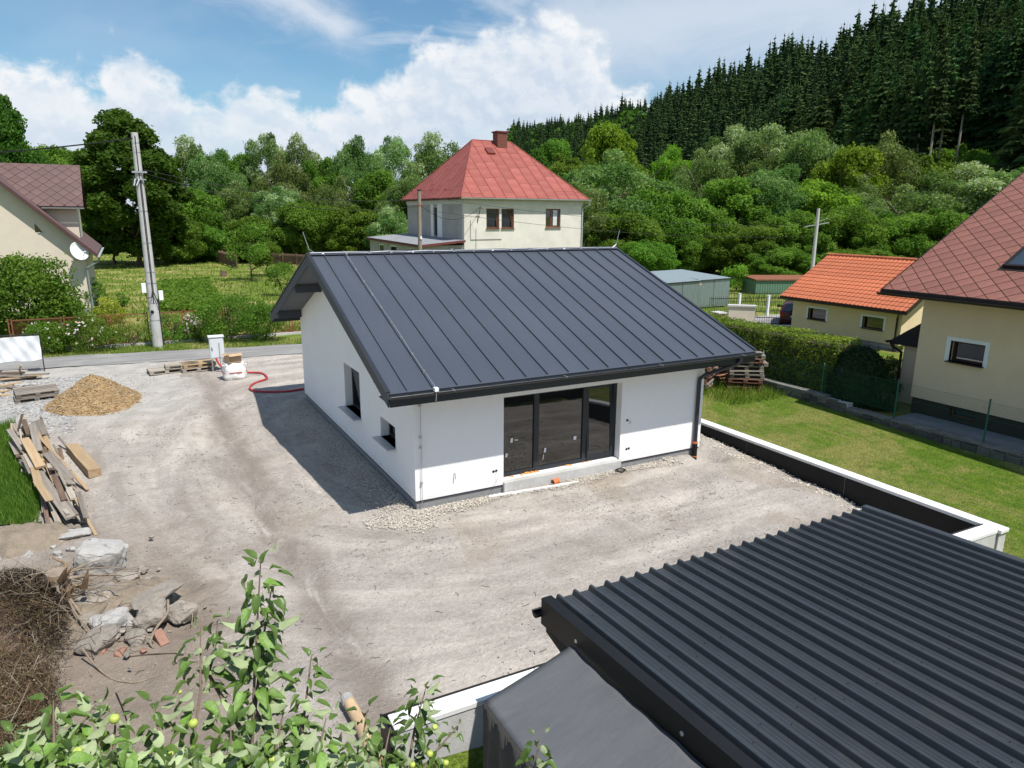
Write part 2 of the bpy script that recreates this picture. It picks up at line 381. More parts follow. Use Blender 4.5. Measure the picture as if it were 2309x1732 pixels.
# ---------------------------------------------------------------- ground materials
def mat_yard():
    m, t, b = principled('yard_soil'); P = t.new('ShaderNodeNewGeometry').outputs['Position']
    big = t.noise(P, .33, 5, .6, .4); mid = t.noise(P, 1.4, 6, .65, .5); fine = t.noise(P, 14, 6, .7)
    st = t.noise(t.mapping(P, (1.0, .28, 1), (0, 0, rad(-38))), 1.5, 7, .62, .7)
    sx_ = t.new('ShaderNodeSeparateXYZ'); t.put(sx_.inputs[0], P)
    xr, yr_ = t.math('SUBTRACT', sx_.outputs[0], 4.0), t.math('SUBTRACT', sx_.outputs[1], 5.5)
    rr_ = t.math('POWER', t.math('ADD', t.math('POWER', t.math('ABSOLUTE', xr), 3.), t.math('POWER', t.math('ABSOLUTE', yr_), 3.)), .3333)
    cb = t.new('ShaderNodeCombineXYZ'); t.put(cb.inputs[0], rr_); t.put(cb.inputs[1], t.math('MULTIPLY', t.math('ARCTAN2', yr_, xr), 1.5)); t.put(cb.inputs[2], t.math('MULTIPLY', mid, .25))
    arc = t.noise(cb.outputs[0], 1.25, 8, .64, .35)       # vehicle tracks that bend round the house
    st2 = t.noise(t.mapping(P, (.35, 1.6, 1), (0, 0, rad(-12))), 1.3, 6, .6, .6)
    c = t.mix(t.ss(mid, .30, .68), (.345, .322, .302, 1), (.415, .39, .37, 1))
    c = t.mix(t.math('MULTIPLY', t.ss(st, .50, .70), .4), c, (.53, .505, .48, 1))
    c = t.mix(t.math('MULTIPLY', t.ss(arc, .47, .66), .85), c, (.54, .51, .478, 1))
    c = t.mix(t.math('MULTIPLY', t.ss(arc, .46, .33), .55), c, (.25, .225, .205, 1))
    c = t.mix(t.math('MULTIPLY', t.ss(st2, .53, .70), .4), c, (.275, .25, .23, 1))
    c = t.mix(t.math('MULTIPLY', t.ss(big, .54, .68), .5), c, (.285, .235, .185, 1))
    c = t.mix(t.ss(fine, .3, .7), t.mix(1., c, (.87, .865, .86, 1), 'MULTIPLY'), t.mix(1., c, (1.10, 1.10, 1.10, 1), 'MULTIPLY'))
    # greenish clay strip and pale dust in the back, brown soil on the left by the rubble
    sp = t.new('ShaderNodeSeparateXYZ'); t.put(sp.inputs[0], P)
    left = t.math('MULTIPLY', t.ss(t.math('ADD', sp.outputs[0], t.math('MULTIPLY', mid, 2.2)), -1.9, -3.6), t.ss(sp.outputs[1], 3.5, -2.0))
    c = t.mix(t.math('MULTIPLY', left, .8), c, t.mix(t.ss(mid, .3, .7), (.17, .135, .105, 1), (.27, .225, .18, 1)))
    bx_ = t.math('DIVIDE', t.math('ADD', sp.outputs[0], t.math('MULTIPLY_ADD', big, 1.6, 1.9)), .42)
    rut = t.math('MULTIPLY', t.math('POWER', 2.718, t.math('MULTIPLY', t.math('MULTIPLY', bx_, bx_), -1.)), t.ss(st, .30, .55))
    c = t.mix(t.math('MULTIPLY', rut, .8), c, (.215, .187, .165, 1))
    back = t.math('MULTIPLY', t.ss(t.math('ADD', sp.outputs[1], t.math('MULTIPLY', big, 5)), 11.5, 14.5), t.ss(sp.outputs[0], -2.2, -4.6))
    c = t.mix(t.math('MULTIPLY', back, .75), c, t.mix(t.ss(mid, .35, .65), (.36, .36, .345, 1), (.46, .455, .44, 1)))
    vo = t.new('ShaderNodeTexVoronoi'); t.put(vo.inputs['Vector'], P); vo.inputs['Scale'].default_value = 16
    c = t.mix(t.math('MULTIPLY', t.ss(vo.outputs['Distance'], .16, .10), t.ss(mid, .45, .62)), c, (.12, .11, .10, 1))
    vo2 = t.new('ShaderNodeTexVoronoi'); t.put(vo2.inputs['Vector'], P); vo2.inputs['Scale'].default_value = 26
    c = t.mix(t.math('MULTIPLY', t.ss(vo2.outputs['Distance'], .16, .09), t.ss(st, .4, .6)), c, (.50, .49, .475, 1))
    c = t.mix(1., c, (1.035, 1.0, .955, 1), 'MULTIPLY')
    t.put(b.inputs['Base Color'], c); b.inputs['Roughness'].default_value = .95; b.inputs['Specular IOR Level'].default_value = .15
    h = t.math('ADD', t.math('MULTIPLY', mid, .6), t.math('ADD', t.math('MULTIPLY', fine, .35), t.math('MULTIPLY', t.noise(P, 55, 4, .7), .15)))
    t.put(b.inputs['Normal'], t.bump(h, 1., .12)); return m
def mat_grass(name, a, b_, dry, dry_lo=.5, scale=1., mow=None):
    m, t, b = principled(name); P = t.new('ShaderNodeNewGeometry').outputs['Position']
    n1 = t.noise(P, .5*scale, 6, .6, .3); n2 = t.noise(P, 3.5*scale, 6, .7); n3 = t.noise(P, 30*scale, 4, .7)
    c = t.mix(t.ss(n2, .3, .7), c4(a), c4(b_))
    dr = t.ss(n1, dry_lo, dry_lo+.16)
    if mow is not None:
        st = t.noise(t.mapping(P, (1.0, .22, 1), (0, 0, rad(mow))), 1.2, 6, .65, .8)
        dr = t.math('MAXIMUM', t.math('MULTIPLY', dr, .7), t.ss(st, .44, .72, 0., .9))
    c = t.mix(t.math('MULTIPLY', dr, .8), c, t.mix(t.ss(n2, .35, .65), c4(dry), c4(tuple(x*1.25 for x in dry))))
    c = t.mix(t.ss(n3, .25, .75), t.mix(1., c, (.6, .62, .6, 1), 'MULTIPLY'), t.mix(1., c, (1.3, 1.3, 1.25, 1), 'MULTIPLY'))
    t.put(b.inputs['Base Color'], c); b.inputs['Roughness'].default_value = .9; b.inputs['Specular IOR Level'].default_value = .15
    t.put(b.inputs['Normal'], t.bump(t.math('ADD', n2, n3), .9, .08)); return m
M_yard = mat_yard()
M_meadow = mat_grass('meadow_grass', (.10, .165, .022), (.19, .25, .042), (.36, .32, .12), .46, .6)
M_lawn = mat_grass('lawn_grass', (.085, .165, .014), (.16, .235, .026), (.34, .265, .11), .45, 1., mow=-8)
M_rough = mat_grass('rough_grass', (.045, .10, .015), (.09, .17, .03), (.2, .2, .07), .58, 1.5)
M_forest = mat_grass('forest_floor', (.02, .035, .01), (.04, .06, .018), (.06, .06, .025), .5, .3)
def mat_road():
    m, t, b = principled('asphalt'); P = t.new('ShaderNodeNewGeometry').outputs['Position']
    a = t.noise(t.mapping(P, (.25, 2., 1), (0, 0, rad(8.8))), 1.2, 6, .6, .3); f = t.noise(P, 40, 5, .7)
    c = t.mix(t.ss(a, .35, .65), (.20, .196, .19, 1), (.28, .274, .266, 1))
    c = t.mix(t.math('MULTIPLY', t.ss(t.noise(P, .6, 5, .6), .5, .7), .6), c, (.34, .33, .315, 1))
    c = t.mix(t.ss(f, .3, .7), t.mix(1., c, (.85, .85, .85, 1), 'MULTIPLY'), t.mix(1., c, (1.12, 1.12, 1.12, 1), 'MULTIPLY'))
    t.put(b.inputs['Base Color'], c); b.inputs['Roughness'].default_value = .9; b.inputs['Specular IOR Level'].default_value = .25
    t.put(b.inputs['Normal'], t.bump(f, .4, .02)); return m
M_road = mat_road()

# ---------------------------------------------------------------- heights
RWX = 8.9      # inner face of the retaining wall
def road_near(x): return 18.5-.155*x
def low_area(X, Y): return smooth(-6.45, -6.75, Y)*smooth(-3.6, -2.95, X)*(1-smooth(8.6, 9.3, X))
def ground_z(X, Y): return -.06-.85*low_area(X, Y)-.6*smooth(8.0, 9.0, X)*(1-smooth(15.0, 15.6, X))*smooth(20, 14, Y)*smooth(-40, -30, Y)-.5*((X > -13.5) & (X < 8.6) & (Y > -12.6) & (Y < 18.)&~((X > -3.0) & (Y < -6.2)))
def yard_z(X, Y):
    z = smooth(2.5, 8.5, X)*np.clip(.048*(Y+1.9), -.16, .16)
    z = z+.07*(fbm(X*.45, Y*.45, 4, 3)-.47)+.05*(fbm(X*1.7, Y*1.7, 4, 11)-.47)+.034*(fbm(X*4, Y*4, 3, 17)-.45)+.026*(fbm(X*9, Y*9, 2, 23)-.37)*smooth(.36, .62, fbm(X*.55, Y*.55, 3, 41))
    # wheel ruts curving round the house
    for off in (0, 1.7):
        d = np.abs((X+3.1+off)-.06*(Y-4)**2*.12); z = z-.045*np.exp(-(d/.28)**2)*smooth(-7, -3, Y)*(1-smooth(13, 16, Y))
        d = np.abs(Y+3.0+off-.12*X-.35*np.sin(X*.5)); z = z-.04*np.exp(-(d/.3)**2)*smooth(-2, 1, X)
    z = z-.34*np.exp(-((X-7.95)**2+(Y+.28)**2)/.16)
    z = z+.16*np.exp(-((X+6.4)**2/1.6+(Y+1.2)**2/3.))            # heaped soil under the rubble
    inside = (X > -.1) & (X < 8.) & (Y > .02) & (Y < 10.4)
    z = np.where(inside, np.minimum(z, 0), z)
    edge = smooth(-.7, 0, X)*(1-smooth(7.9, 8.6, X))*smooth(-.6, -.1, Y)   # soil meets the plinth level
    z = z*(1-.7*edge*(X < 6.6))
    return z+.012
xs = np.unique(np.concatenate([[-1500, -900, -500, -300, -200, -140, -100, -70, -50], np.arange(-40, 60.1, 2), np.arange(-4, 11, .25), [70, 100, 140, 200, 300, 500, 900, 1500]]))
ys = np.unique(np.concatenate([[-1200, -500, -200, -100, -60], np.arange(-40, 130, 3), np.arange(-9, -5.5, .1), [150, 200, 300, 500, 900, 1800]]))
def lawn_z(X, Y): return .02*(fbm(X*.8, Y*.8, 3, 9)-.45)-(X < 15.6)*(.12+.26*(1-smooth(-7, 4, Y)))*smooth(20, 9, Y)
sheet('ground', xs, ys, ground_z, M_meadow)
yx = np.concatenate([np.arange(-14, -9, .12), np.arange(-9, 8.881, .07)]); yy = np.concatenate([np.arange(-13, -7, .12), np.arange(-7, 19.9, .07)])
sheet('gravel_yard', yx, yy, yard_z, M_yard, keep=lambda x, y: (~((y < -6.3) & (x > -2.75))) & (y < road_near(x)+.25))
def road_z(X, Y): return .016+.012*(fbm(X*.5, Y*.5, 3, 5)-.45)+np.where(True, 0, 0)
rx = np.arange(-60, 45.1, .6); V = []; F = []
for i, x in enumerate(rx):
    n = road_near(x)
    for k in range(6): V.append((x, n+.05*math.sin(x*1.7)+k*.5+(.06*math.sin(x*2.3+k) if k in (0, 5) else 0), .035))
for i in range(len(rx)-1):
    for k in range(5): a = i*6+k; F.append((a, a+6, a+7, a+1))
tagp(link_mesh('road', arr_mesh('road', V, np.array(F)[:, ::-1]), M_road, smooth=True), kind='structure')
sheet('lawn', np.unique(np.concatenate([np.arange(9.12, 15.6, .25), [15.62], np.arange(16, 27, 1.)])), np.arange(-24, 16.1, .4),
      lawn_z, M_lawn)
M_pave = mat('pavers', (.30, .29, .28), .9, var=.15, vscale=3, bump=.3)
sheet('driveway', np.arange(26.6, 34, .8), np.arange(13.2, 18.3, .8), lambda X, Y: .02+0*X, M_pave)
# wooded hillside on the right of the valley: (photo column, foot distance, foot height, crest distance, crest height)
HT = [(1080, 620, 3, 1150, 335, 12), (1150, 560, 4, 1000, 290, 14), (1300, 440, 4, 700, 258, 22), (1400, 340, 4, 520, 210, 26), (1550, 250, 3, 400, 152, 26), (1700, 190, 3, 330, 82, 27), (1960, 138, 4, 280, -5, 27), (2150, 118, 4, 260, -70, 27), (2309, 108, 4, 245, -110, 27), (2700, 95, 4, 230, -150, 27), (3400, 90, 4, 220, -160, 27)]
HT = np.array([(a, b, c, d, FAR(min(a, 2309), e, d).z-t) for a, b, c, d, e, t in HT], float)
HA = YAW+np.arctan((HT[:, 0]-W0/2)/FOC)
def hill_at(a, d):
    d0, z0, d1, z1 = [np.interp(a, HA, HT[:, k]) for k in (1, 2, 3, 4)]
    t = np.clip((d-d0)/(d1-d0), 0, 1); z = z0+(z1-z0)*t**1.12
    z = np.where(d < d0, z0*smooth(d0-35, d0, d)-1.2*(1-smooth(d0-35, d0-10, d)), z)
    return np.where(d > d1, z1-(d-d1)*.12, z)
aa = np.linspace(HA[0], HA[-1], 90); dd = np.concatenate([np.linspace(70, 420, 60), np.linspace(440, 1500, 30)])
A_, D_ = np.meshgrid(aa, dd); Zh = hill_at(A_, D_)+4*(fbm(A_*22, D_*.03, 3, 2)-.45)*smooth(110, 180, D_)
V = np.stack([(CAMP[0]+D_*np.sin(A_)).ravel(), (CAMP[1]+D_*np.cos(A_)).ravel(), Zh.ravel()], 1); nx = len(aa)
i, j = np.meshgrid(np.arange(nx-1), np.arange(len(dd)-1)); a = (j*nx+i).ravel()
tagp(link_mesh('hill', arr_mesh('hill', V, np.stack([a, a+nx, a+nx+1, a+1], 1)[:, ::-1]), M_forest, smooth=True), kind='structure')

# ---------------------------------------------------------------- shared materials
M_render = mat('white_render', (.86, .86, .855), .9, var=.025, vscale=.8, bump=.22, bscale=120, spec=.2)
t = NT(M_render.node_tree); bs = t.n['Principled BSDF']; src = bs.inputs['Base Color'].links[0].from_socket; gp = t.new('ShaderNodeNewGeometry').outputs['Position']
gs = t.new('ShaderNodeSeparateXYZ'); t.put(gs.inputs[0], gp)     # splashes of mud along the bottom edge
spl = t.math('MULTIPLY', t.ss(t.math('SUBTRACT', gs.outputs[2], t.math('MULTIPLY', t.noise(gp, 2.2, 6, .65), .55)), .16, .02), t.ss(t.noise(gp, 14, 5, .7), .40, .62))
t.put(bs.inputs['Base Color'], t.mix(t.math('MULTIPLY', spl, .22), src, (.42, .38, .33, 1)))
M_roof = mat('anthracite_sheet', (.054, .064, .084), .45, .0, var=.06, vscale=1.1, spec=.45, rnd=.07, bump=.10, bscale=1.1, stretch=(1, .35, .35), dirt=(.10, .105, .115), dirt_amt=.22, dscale=.9)
M_trim = mat('anthracite_trim', (.022, .026, .034), .38, .0, var=.1, spec=.5)
M_wood_dk = mat('grey_painted_wood', (.055, .062, .078), .65, var=.12, vscale=4, stretch=(.3, 4, 4), bump=.1)
M_frame = mat('anthracite_frame', (.022, .027, .033), .4, var=.08)
M_glass = mat_glass('window_glass', (.010, .011, .011), 1.9, .012, .03)
M_glass_sky = mat_glass('pale_window_glass', (.02, .03, .04), 2.3, .02, .02)
M_plinth = mat('grey_plinth', (.25, .25, .255), .9, var=.1, vscale=8, bump=.25, bscale=120)
M_band = mat('dark_plinth_band', (.075, .07, .085), .85, var=.15)
M_conc = mat('raw_concrete', (.50, .495, .48), .9, var=.12, vscale=2, bump=.3, bscale=50, dirt=(.3, .28, .25), dirt_amt=.5)
M_white = mat('white_plastic', (.78, .79, .8), .5, var=.03)
M_metal = mat('galvanised_wire', (.52, .53, .55), .38, .8, var=.1)
M_black = mat('black_membrane', (.009, .0095, .0105), .6, var=.3, vscale=3, spec=.25, bump=.1, bscale=20)
M_capw = mat('white_coping', (.74, .74, .73), .85, var=.06, vscale=2.5, bump=.15, dirt=(.48, .46, .43), dirt_amt=.4, dscale=2.5)
M_silver = mat('silver_sill', (.55, .56, .58), .4, .3, var=.05)
M_orange = mat('orange_pipe', (.62, .17, .06), .5, var=.1)
M_rust = mat('rusty_iron', (.22, .085, .045), .85, .1, var=.35, vscale=9, bump=.2)
M_wood_grey = mat('weathered_wood', (.235, .205, .172), .88, var=.25, vscale=3, stretch=(.35, 5, 5), bump=.25, bscale=14, rnd=.28)
M_wood_tan = mat('fresh_sawn_wood', (.40, .285, .165), .8, var=.16, vscale=3, stretch=(.35, 5, 5), bump=.2, bscale=14, rnd=.14)
M_wood_pale = mat('pale_dusty_wood', (.38, .335, .275), .88, var=.18, vscale=3, stretch=(.35, 5, 5), bump=.25, bscale=14, rnd=.18)
M_wood_brown = mat('brown_old_wood', (.15, .10, .07), .9, var=.4, vscale=3, stretch=(.4, 4, 4), bump=.3, bscale=14, rnd=.3)
M_bark = mat('bark', (.085, .065, .05), .95, var=.35, vscale=6, bump=.5, bscale=14)
M_soffit = mat('soffit_board', (.16, .165, .18), .8, var=.08)
# ================================================================ the new white house
L_, W_, BZ = 7.88, 10.35, .22
XL, XR, EY, ZE, YR, ZR = -.76, 8.74, -.79, 2.83, 5.175, 5.09
KS = (ZR-ZE)/(YR-EY)
house = thing('bungalow', (0, 0, 0), 'new white rendered bungalow with anthracite standing seam gable roof in the bare yard', 'house')
RV = Vector((0, YR-EY, ZR-ZE)).normalized(); RLEN = Vector((0, YR-EY, ZR-ZE)).length
def gutter_shell(mb, p0, p1, r=.065, out=(0, -1, 0), n=8):
    p0, p1, o = Vector(p0), Vector(p1), Vector(out); Z = Vector((0, 0, 1))
    A = []; 
    for rr in (r, r-.007):
        A.append([(o*math.cos(t)-Z*math.sin(t))*rr for t in [math.pi*i/n for i in range(n+1)]])
    for k in range(2):
        vs = [p0+q for q in A[k]]+[p1+q for q in A[k]]
        mb.add(vs, [(i, i+1, n+2+i, n+1+i) for i in range(n)])
    for P in (p0, p1): mb.add([P+q for q in A[0]]+[P+q for q in A[1]], [(i, i+1, n+2+i, n+1+i) for i in range(n)])
    for i in (0, n): mb.add([p0+A[0][i], p1+A[0][i], p1+A[1][i], p0+A[1][i]], [(0, 1, 2, 3)])
    for P in (p0, p1): mb.add([P+q for q in A[0]], [tuple(range(n+1))])
    mb.tube([p0+o*r, p1+o*r], .011, 6)
# walls
def fw(u, z, d): return (u, d, z)
def bw(u, z, d): return (u, W_-d, z)
def lw(u, z, d): return (d, u, z)
def rw(u, z, d): return (L_-d, u, z)
TOPW = ZE-.18+.79*KS
DX0, DX1, DZ1 = 2.08, 5.28, 2.23
mb = MB()
holes_wall(mb, 0, L_, BZ, TOPW, [(DX0, DX1, BZ, DZ1)], fw, .32)
holes_wall(mb, 0, L_, BZ, TOPW, [(1.5, 2.7, 1.0, 2.2), (5, 6.2, 1.0, 2.2)], bw, .32)
W1, W2 = (3.8, 5.22, 1.03, 2.23), (1.18, 2.21, 1.03, 1.52)
holes_wall(mb, .32, W_-.32, BZ, TOPW, [W1, W2], lw, .32)
holes_wall(mb, .32, W_-.32, BZ, TOPW, [(4, 5.4, 1.0, 2.2)], rw, .32)
for x in (0, L_-.32): mb.prism([(x, 0, TOPW), (x, W_, TOPW), (x, YR, ZR-.19)], (.32, 0, 0))
mb.build('wall', M_render, house)
mb = MB(); mb.box(.03, L_-.03, .03, W_-.03, .0, .165); mb.build('plinth', M_plinth, house)
mb = MB(); mb.box(.018, L_-.018, .018, W_-.018, .165, BZ+.002); mb.build('plinth_band', M_band, house)
mb = MB(); mb.box(.05, L_-.05, .05, W_-.05, -.55, .0); mb.build('foundation', M_black, house)
mb = MB(); mb.box(.4, L_-.4, .4, W_-.4, .24, .27); mb.build('floor_slab', M_conc, house)
# roof structure
mb = MB(); sec = [(XL+.02, EY, ZE-.012), (XL+.02, YR, ZR-.012), (XL+.02, W_-EY, ZE-.012), (XL+.02, W_-EY, ZE-.17), (XL+.02, YR, ZR-.17), (XL+.02, EY, ZE-.17)]
mb.prism(sec, (XR-XL-.04, 0, 0)); deck = mb.build('roof_deck', M_soffit, house)
SEAMS = [XL]+[-.40+.5193*i for i in range(18)]+[XR]
for side in (0, 1):
    U = Vector((1, 0, 0)) if not side else Vector((-1, 0, 0)); V = RV if not side else Vector((0, -RV.y, RV.z)); N = U.cross(V)
    shared = {}
    for i in range(19):
        a, b = SEAMS[i], SEAMS[i+1]; wd = b-a; key = round(wd, 3)
        if key not in shared:
            mb = MB(); R = Matrix((U, V, N)).transposed()
            mb.obox(V*(RLEN/2-.02), (wd-.004, RLEN+.03, .006), R)
            if i < 18 and not side or (side and i > 0): mb.obox(U*(wd/2-.006)+V*(RLEN/2-.06)+N*.018, (.016, RLEN-.16, .032), R)
            shared[key] = mb.mesh('roof_panel')
        base = Vector(((a+b)/2, EY if not side else W_-EY, ZE))
        link_mesh('roof_panel', shared[key], M_roof, house, base)
mb = MB()
for s in (1, -1):
    V = Vector((0, RV.y*s, RV.z)); N = Vector((0, -RV.z*s, RV.y)); top = Vector((0, YR, ZR))
    mb.obox(Vector(((XL+XR)/2, YR, ZR))-V*.08+N*.045, (XR-XL+.02, .17, .012), Matrix((Vector((1, 0, 0)), V, Vector((1, 0, 0)).cross(V))).transposed())
mb.build('ridge_cap', M_roof, house)
mb = MB(); mb.box(XL, XR, EY-.035, EY-.002, ZE-.27, ZE-.02); mb.build('fascia', M_trim, house)
mb = MB(); mb.box(XL, XR, W_-EY+.002, W_-EY+.035, ZE-.27, ZE-.02); mb.build('fascia', M_trim, house)
mb = MB(); mb.box(XL+.05, XR-.05, EY, .0-.003, ZE-.262, ZE-.235); mb.build('soffit', M_soffit, house)
for x in (XL-.03, XR+.002):
    for s in (1, -1):
        y0 = EY if s > 0 else W_-EY
        p = [(x, y0, ZE-.27), (x, YR, ZR-.27), (x, YR, ZR+.012), (x, y0, ZE+.012)]
        mb = MB(); mb.prism(p, (.028, 0, 0)); bb = mb.build('bargeboard', M_wood_dk, house)
        V = Vector((0, RV.y*s, RV.z)); mb = MB(); xx = x+.014
        mb.beam(Vector((xx, y0, ZE+.02))+V*.0, Vector((xx, YR, ZR+.02)), .075, .035); mb.build('verge_trim', M_trim, bb)
ys_b = [ON(600+472*.31646, 480+680*.31646, 0, XL).y, ON(600+760*.31646, 480+1195*.31646, 0, XL).y]
for yb in (ys_b[0], ys_b[1], W_-ys_b[0], W_-ys_b[1]):
    zz = ZE-.17+(min(yb, W_-yb)-EY)*KS
    for xa, xb in ((XL+.03, .0-.002), (L_+.002, XR-.03)):
        mb = MB(); mb.box(xa, xb, yb-.075, yb+.075, zz-.22, zz+.02); mb.build('purlin', M_wood_dk, house, bevel=.006)
mb = MB(); gutter_shell(mb, (XL-.02, EY-.105, ZE-.045), (XR+.10, EY-.105, ZE-.045)); gut = mb.build('gutter', M_trim, house, smooth=False)
for i in range(11):
    x = XL+.4+i*.86; mb = MB(); mb.box(x-.014, x+.014, EY-.175, EY-.03, ZE-.045, ZE-.038); mb.box(x-.014, x+.014, EY-.178, EY-.168, ZE-.06, ZE-.03); mb.build('bracket', M_metal if i % 3 == 1 else M_trim, gut)
mb = MB(); mb.tube([(8.17, EY-.105, ZE-.09), (8.17, EY-.105, ZE-.20), (8.13, EY-.06, ZE-.26), (7.74, -.14, ZE-.66), (7.67, -.075, ZE-.75), (7.66, -.07, ZE-.85), (7.66, -.07, .3)], .05, 12)
mb.build('downpipe', M_trim, house, smooth=True)
mb = MB(); mb.tube([(7.66, -.07, -.45), (7.66, -.07, .36)], .066, 12); sp_ = mb.build('standpipe', M_black, house, smooth=True)
for z, h in ((.36, .05), (-.0, .025)):
    mb = MB(); mb.tube([(7.66, -.07, z), (7.66, -.07, z+h)], .07, 12); mb.build('pipe_collar', M_orange, sp_, smooth=True)
# sliding door
FY = .2
door = MB()
for x0, x1 in ((DX0, DX0+.1), (2.97, 3.1), (4.31, 4.43), (DX1-.1, DX1)): door.box(x0, x1, FY, FY+.08, .32, DZ1)
for x0, x1 in ((DX0+.1, 2.97), (3.1, 4.31), (4.43, DX1-.1)):
    door.box(x0, x1, FY+.001, FY+.079, .32, .40); door.box(x0, x1, FY+.001, FY+.079, DZ1-.08, DZ1)
dr = door.build('terrace_door', M_frame, house); ORG[dr] = ORG[house]
for k, (x0, x1) in enumerate(((DX0+.1, 2.97), (3.1, 4.31), (4.43, DX1-.1))):
    mb = MB()
    if k < 2: mb.box(x0, x1, FY+.035, FY+.05, .40, DZ1-.08)
    else: mb.obox(((x0+x1)/2, FY+.03, (.4+DZ1-.08)/2), (x1-x0, .014, DZ1-.48), Matrix.Rotation(rad(-3.0), 3, 'X'))
    mb.build('pane', M_glass, dr)
sash = MB()
R3 = Matrix.Rotation(rad(-3.0), 3, 'X'); cx, cz = (4.43+DX1-.1)/2, (.4+DZ1-.08)/2; hw, hh = (DX1-.1-4.43)/2, (DZ1-.48)/2
for sx in (-1, 1): sash.obox(Vector((cx, FY+.03, cz))+R3@Vector((sx*(hw-.03), 0, 0)), (.06, .05, 2*hh), R3)
for sz in (-1, 1): sash.obox(Vector((cx, FY+.03, cz))+R3@Vector((0, 0, sz*(hh-.03))), (2*hw-.12, .049, .06), R3)
sash.build('tilted_sash', M_frame, dr)
for (sx, sy, wd, ht) in ((1117, 768, .06, .1), (1150, 765, .09, .02), (1080, 875, .06, .09), (1355, 838, .05, .11), (1342, 888, .02, .12), (1568, 750, .08, .09), (1658, 760, .08, .02), (1680, 873, .05, .1)):
    p = ON(800+sx*.31646, 750+sy*.31646, 1, FY+.02); mb = MB(); mb.obox((p.x, FY+.018+(.012 if sx > 1640 else 0), p.z), (wd, .002, ht), Matrix.Rotation(rad(8), 3, 'Y')); mb.build('sticker', M_white, dr)
mb = MB(); mb.box(DX0-.01, DX1+.02, -.07, .3, .03, .285); mb.build('door_sill', M_conc, house, bevel=.01)
mb = MB(); mb.box(DX0+.02, DX1-.02, .06, .2, .286, .305); mb.build('threshold', M_white, house)
M_foam = mat('orange_foam', (.75, .32, .10), .9, var=.2, vscale=20, bump=.5, bscale=40)
rf = random.Random(4); mb = MB()
for i in range(26):
    x = rf.choice([rf.uniform(2.1, 3.3), rf.uniform(2.7, 2.95), rf.uniform(3.6, 4.6)]); mb.obox((x, .15+rf.uniform(-.03, .04), .315), (rf.uniform(.03, .12), rf.uniform(.02, .04), rf.uniform(.01, .03)), Matrix.Rotation(rf.uniform(-.3, .3), 3, 'Z'))
mb.build('foam_beads', M_foam, house, kind='stuff')
# small windows in the gable wall
for (a, b, c, d) in (W1, W2):
    window(house, (.2, (a+b)/2, (c+d)/2), (0, -1, 0), (-1, 0, 0), b-a, d-c, M_frame, M_glass, .075, .07, mull=(0.,) if d-c > .8 else (), sill=.22, sill_m=M_silver, sillout=.26, tilt=d-c > .8)
window(house, (L_-.2, 4.7, 1.6), (0, 1, 0), (1, 0, 0), 1.4, 1.2, M_frame, M_glass)
for x in (2.1, 5.6): window(house, (x, W_-.2, 1.6), (-1, 0, 0), (0, 1, 0), 1.2, 1.2, M_frame, M_glass)
# lightning conductor
mb = MB(); xx = SEAMS[2]; NF = Vector((0, -RV.z, RV.y))
P0 = Vector((xx+.012, YR, ZR)); path = [P0+NF*.07-RV*(RLEN*i/10)+Vector((.006*math.sin(i*2.1), 0, .012*math.sin(i*1.3))) for i in range(11)]
mb.tube(path+[Vector((xx, EY-.18, ZE-.02)), Vector((xx-.01, EY-.17, ZE-.22))], .008, 6)
mb.tube([(XL+.02, YR-.12, ZR+.03)]+[(XL+.4+i*.55, YR-.12+.012*math.sin(i*1.9), ZR+.03+.012*math.sin(i*2.7)) for i in range(17)]+[(XR-.02, YR-.12, ZR+.03)], .011, 6)
mb.tube([(XL+.14, YR-.1, ZR+.03), (XL+.0, YR-.1, ZR+.12), (XL-.12, YR-.05, ZR+.55)], .008, 6)
mb.tube([(XR-.16, YR-.1, ZR+.03), (XR-.02, YR-.1, ZR+.12), (XR+.12, YR-.05, ZR+.55)], .008, 6)
cond = mb.build('lightning_conductor', M_metal, house)
mb = MB(); mb.tube([(.13, -.05, 2.42), (.135, -.05, 1.3), (.125, -.05, .05)], .007, 6); mb.build('down_conductor', M_metal, house)
for z in (2.3, 1.62, 1.4, .62): mb = MB(); mb.box(.11, .15, -.055, 0, z-.02, z+.02); mb.build('wire_clip', M_metal, house)
for i in range(9):
    p = P0+NF*.05-RV*(RLEN*(i+.6)/9.4); mb = MB(); mb.obox(p, (.045, .03, .05)); mb.build('wire_clip', M_metal, cond)
for i in range(15): mb = MB(); mb.box(XL+.3+i*.6, XL+.36+i*.6, YR-.14, YR-.10, ZR-.01, ZR+.04); mb.build('wire_clip', M_white if i % 4 == 0 else M_metal, cond)
mb = MB(); mb.box(xx-.04, xx+.04, EY-.2, EY-.1, ZE-.02, ZE+.05); mb.build('gutter_clamp', M_white, cond)
mb = MB(); mb.tube([(.89, -.002, .70), (.89, -.06, .70), (.89, -.07, .64), (.88, -.06, .58)], .012, 6); mb.build('cable_stub', M_silver, house)
for x, z in ((1.83, .57), (1.90, .575), (5.47, 1.26), (5.49, .52), (5.56, .525)): mb = MB(); mb.disc_lathe([(0, .004), (.032, .004), (.032, 0)], (x, 0, z), (0, -1, 0), 12); mb.build('socket_hole', M_black, house)
mb = MB(); mb.tube([(1.9, -.02, .57), (1.92, -.08, .48), (1.86, -.07, .34), (1.8, -.05, .26)], .006, 6); mb.build('cable_stub', M_silver, house)
mb = MB(); mb.tube([(5.47, -.01, 1.26), (5.53, -.07, 1.23), (5.5, -.06, 1.17)], .006, 6); mb.build('cable_stub', M_black, house)

